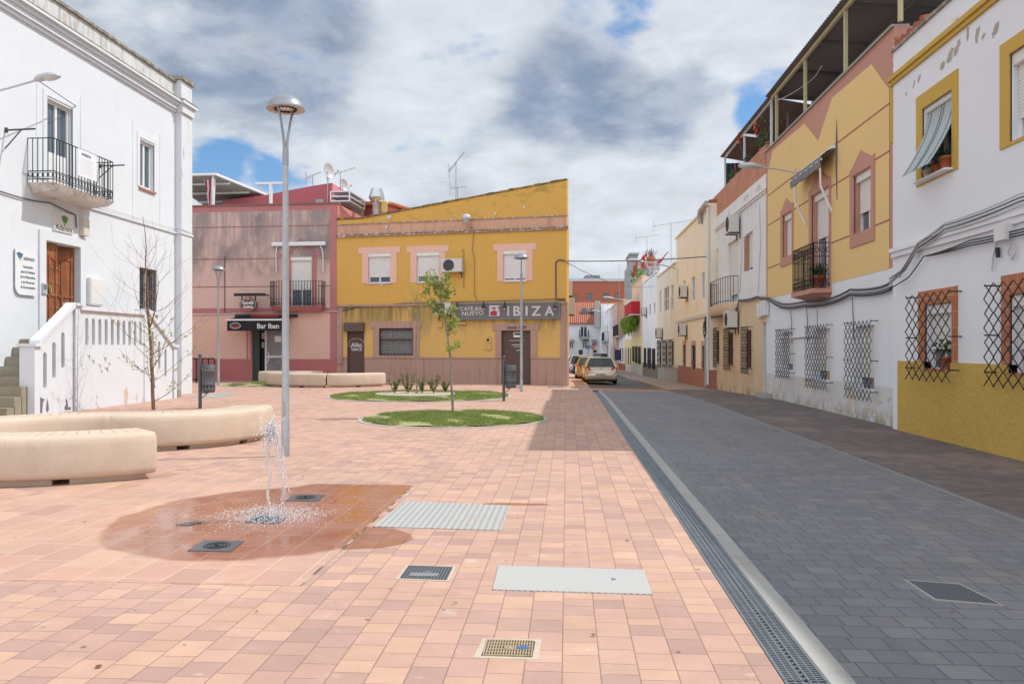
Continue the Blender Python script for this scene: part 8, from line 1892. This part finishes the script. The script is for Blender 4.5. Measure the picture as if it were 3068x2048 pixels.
# ---- parked cars
M_tyre = plain('tyre', (.02, .02, .02), .9); M_rim = plain('rim', (.4, .4, .42), .35, .6); M_cglass = glass('car_glass', (.02, .024, .022), .05); M_tail = plain('tail_red', (.42, .02, .025), .2); M_clear = plain('tail_clear', (.62, .5, .5), .2); M_under2 = plain('underbody', (.015, .015, .016), .8)
def paint(name, c): return plain(name, c, .22, .35, .6, var=.02)
def car(pos, label, pm, W=1.76, Hc=1.46, L=4.25, plate=None, rz=0.0, wagon=False):
    """rear of the car at its origin, nose towards +y"""
    o = empty('parked_car', pos, label, 'car', 'cars parked along the kerb'); save = WLOC[o]; WLOC[o] = Vector()
    hw = W / 2
    def ring(y, w, zb, zt_, ins=0.06):   # cross-section of the lower body
        return [(-w * .90, y, zb), (-w * .985, y, zb + .10), (-w, y, zb + .28), (-w, y, (zb + zt_) / 2 + .06), (-w + ins * .5, y, zt_ - .05), (-w + ins * 1.5, y, zt_), (w - ins * 1.5, y, zt_), (w - ins * .5, y, zt_ - .05), (w, y, (zb + zt_) / 2 + .06), (w, y, zb + .28), (w * .985, y, zb + .10), (w * .90, y, zb)]
    mb = MB(); belt = .92
    rows = [ring(.0, hw * .86, .34, .60), ring(.05, hw * .95, .28, .70), ring(.16, hw * .985, .24, .88), ring(.30, hw, .22, belt), ring(1.2, hw, .2, belt - .01), ring(2.4, hw, .2, belt - .03), ring(3.1, hw, .2, belt - .05), ring(3.7, hw * .98, .22, .80), ring(4.1, hw * .90, .26, .68), ring(L, hw * .72, .34, .56)]
    mb.grid(rows, closeu=True); mb.face(list(reversed(rows[0]))); mb.face(rows[-1]); mb.build('body', pm, o)
    # boot lid above the bumper step
    mb = MB(); mb.grid([[(-hw * .74, .13, .66), (0, .10, .66), (hw * .74, .13, .66)], [(-hw * .72, .145, .78), (0, .115, .79), (hw * .72, .145, .78)], [(-hw * .70, .22, .93), (0, .19, .94), (hw * .70, .22, .93)]]); mb.build('tailgate', pm, o)
    mb = MB(); mb.grid([[(-hw * .88, .015, .36), (0, -.035, .36), (hw * .88, .015, .36)], [(-hw * .93, -.0, .46), (0, -.06, .46), (hw * .93, -.0, .46)], [(-hw * .93, .01, .58), (0, -.05, .60), (hw * .93, .01, .58)], [(-hw * .88, .06, .63), (0, .02, .65), (hw * .88, .06, .63)]]); mb.build('rear_bumper', pm, o)
    # cabin
    zt_ = Hc; y0 = .28; yr0 = .62 if not wagon else .36; yr1 = 2.2; y1 = 3.15; wb, wt = hw * .93, hw * .66
    mb = MB()
    def cab(y, w, z): return [(-w, y, z), (-w * .3, y, z + .012), (w * .3, y, z + .012), (w, y, z)]
    mb.grid([cab(yr0 - .06, wt, zt_ - .05), cab(yr0 + .15, wt * 1.02, zt_ - .005), cab(1.3, wt * 1.03, zt_), cab(yr1, wt, zt_ - .04)])
    for s in (-1, 1):
        def pil(a, b, w=.05): mb.bar(a, b, w, .05)
        mb.tube([(s * wb, y0 - .03, belt - .04), (s * (wb * .6 + wt * .4), (y0 * .55 + yr0 * .45), (belt + zt_) / 2 - .02), (s * wt, yr0, zt_ - .03)], [.085, .07, .045], 8)
        mb.tube([(s * wt, yr0, zt_ - .03), (s * wt * 1.03, 1.3, zt_ - .015), (s * wt, yr1, zt_ - .05)], .04, 8); mb.tube([(s * wt, yr1, zt_ - .05), (s * wb, y1, belt - .06)], [.04, .06], 8); pil((s * wb, 1.5, belt - .03), (s * wt * 1.02, 1.45, zt_ - .03), .06)
    mb.build('roof', pm, o)
    mb = MB(); mb.grid([[(-wb * .88, y0 - .07, belt + .03), (0, y0 - .11, belt + .03), (wb * .88, y0 - .07, belt + .03)], [(-wt * .98, yr0 - .08, zt_ - .07), (0, yr0 - .11, zt_ - .06), (wt * .98, yr0 - .08, zt_ - .07)]]); mb.build('rear_window', M_cglass, o)
    mb = MB()
    for s in (-1, 1): mb.face([(s * wb, y0 + .1, belt - .02), (s * wb, y1, belt - .05), (s * wt, yr1, zt_ - .06), (s * wt, yr0 + .05, zt_ - .05)])
    mb.face([(-wb, y1, belt - .05), (wb, y1, belt - .05), (wt, yr1, zt_ - .06), (-wt, yr1, zt_ - .06)]); mb.build('side_window', M_cglass, o)
    for s in (-1, 1):
        mb = MB(); mb.hexa([(s * hw * .60, .055, .70), (s * hw * .995, .13, .68), (s * hw * .99, .3, .70), (s * hw * .7, .2, .72), (s * hw * .70, .10, .95), (s * hw * .97, .20, .93), (s * hw * .95, .34, .91), (s * hw * .72, .24, .93)]); tl = mb.build('tail_light', M_tail, o)
        mb = MB(); mb.hexa([(s * hw * .76, .075, .79), (s * hw * .86, .12, .79), (s * hw * .86, .2, .79), (s * hw * .76, .2, .79), (s * hw * .77, .11, .88), (s * hw * .86, .155, .88), (s * hw * .86, .24, .88), (s * hw * .77, .24, .88)]); mb.build('clear_lens', M_clear, tl)
        for y in (.78, 3.35):
            mb = MB(); c = Vector((s * (hw - .09), y, .31)); n = 20
            prof = [(.20, -.1), (.29, -.1), (.315, -.07), (.315, .07), (.29, .1), (.20, .1)]
            rows = [[c + Vector((x, r * math.cos(k * 2 * math.pi / n), r * math.sin(k * 2 * math.pi / n))) for k in range(n)] for r, x in prof]; mb.grid(rows, closeu=True); wh = mb.build('wheel', M_tyre, o)
            mb = MB(); r_ = [c + Vector((s * .09, .2 * math.cos(k * 2 * math.pi / n), .2 * math.sin(k * 2 * math.pi / n))) for k in range(n)]; mb.face(r_); mb.build('rim', M_rim, wh)
    mb = MB(); mb.box(-hw * .85, hw * .85, .2, L - .3, .17, .3); mb.build('underbody', M_under2, o)
    fr = Fr((0, .0, 0), (1, 0, 0), (0, -1, 0))
    mb = MB(); mb.fb(fr, -.27, .27, -.08, .085, .655 - .17, .765 - .17) if False else mb.fb(fr, -.27, .27, -.06, .066, .49, .60); npl = mb.build('number_plate', M_paint, o)
    if plate:
        mb = MB(); mb.fb(fr, -.27, -.22, .0, .0685, .492, .598); mb.build('blue_strip', plain('plate_blue', (.02, .06, .3)), npl); text(plate, fr, .02, .512, .067, .085, M_ink, 'lettering', npl, sx=.95, bold=.001)
    mb = MB(); mb.box(-.06, .06, .085, .1, .86, .9); mb.build('badge', M_rim, o)
    WLOC[o] = save; o.rotation_euler.z = rz
    return o
def carat(x, y, depth): p = at(x, 800, depth); return Vector((p.x, p.y, gz(p.x, p.y) - .095))
car(carat(1379, 0, 43.5), 'champagne coloured hatchback parked nearest, seen from behind', paint('paint_champagne', (.58, .53, .44)), plate='2544 CPX', rz=.02)
car(carat(1355, 0, 49.5), 'yellow hatchback parked just beyond the champagne car', paint('paint_yellow', (.52, .36, .10)), 1.7, 1.48, rz=.02, wagon=True)
car(carat(1341, 0, 62), 'dark blue estate car third in the parked row', paint('paint_navy', (.045, .06, .10)), 1.8, 1.50, wagon=True)
car(carat(1330.5, 0, 67), 'white car fourth in the parked row, half hidden by the dark one', paint('paint_white', (.66, .67, .68)), 1.78, 1.56, wagon=True)
car(carat(1322, 0, 76), 'white small car at the far end of the parked row', paint('paint_white', (.66, .67, .68)), 1.7, 1.5)
car(carat(1378, 0, 74), 'silver van like car standing farther down the right lane', paint('paint_silver', (.45, .46, .48)), 1.85, 1.9, wagon=True)
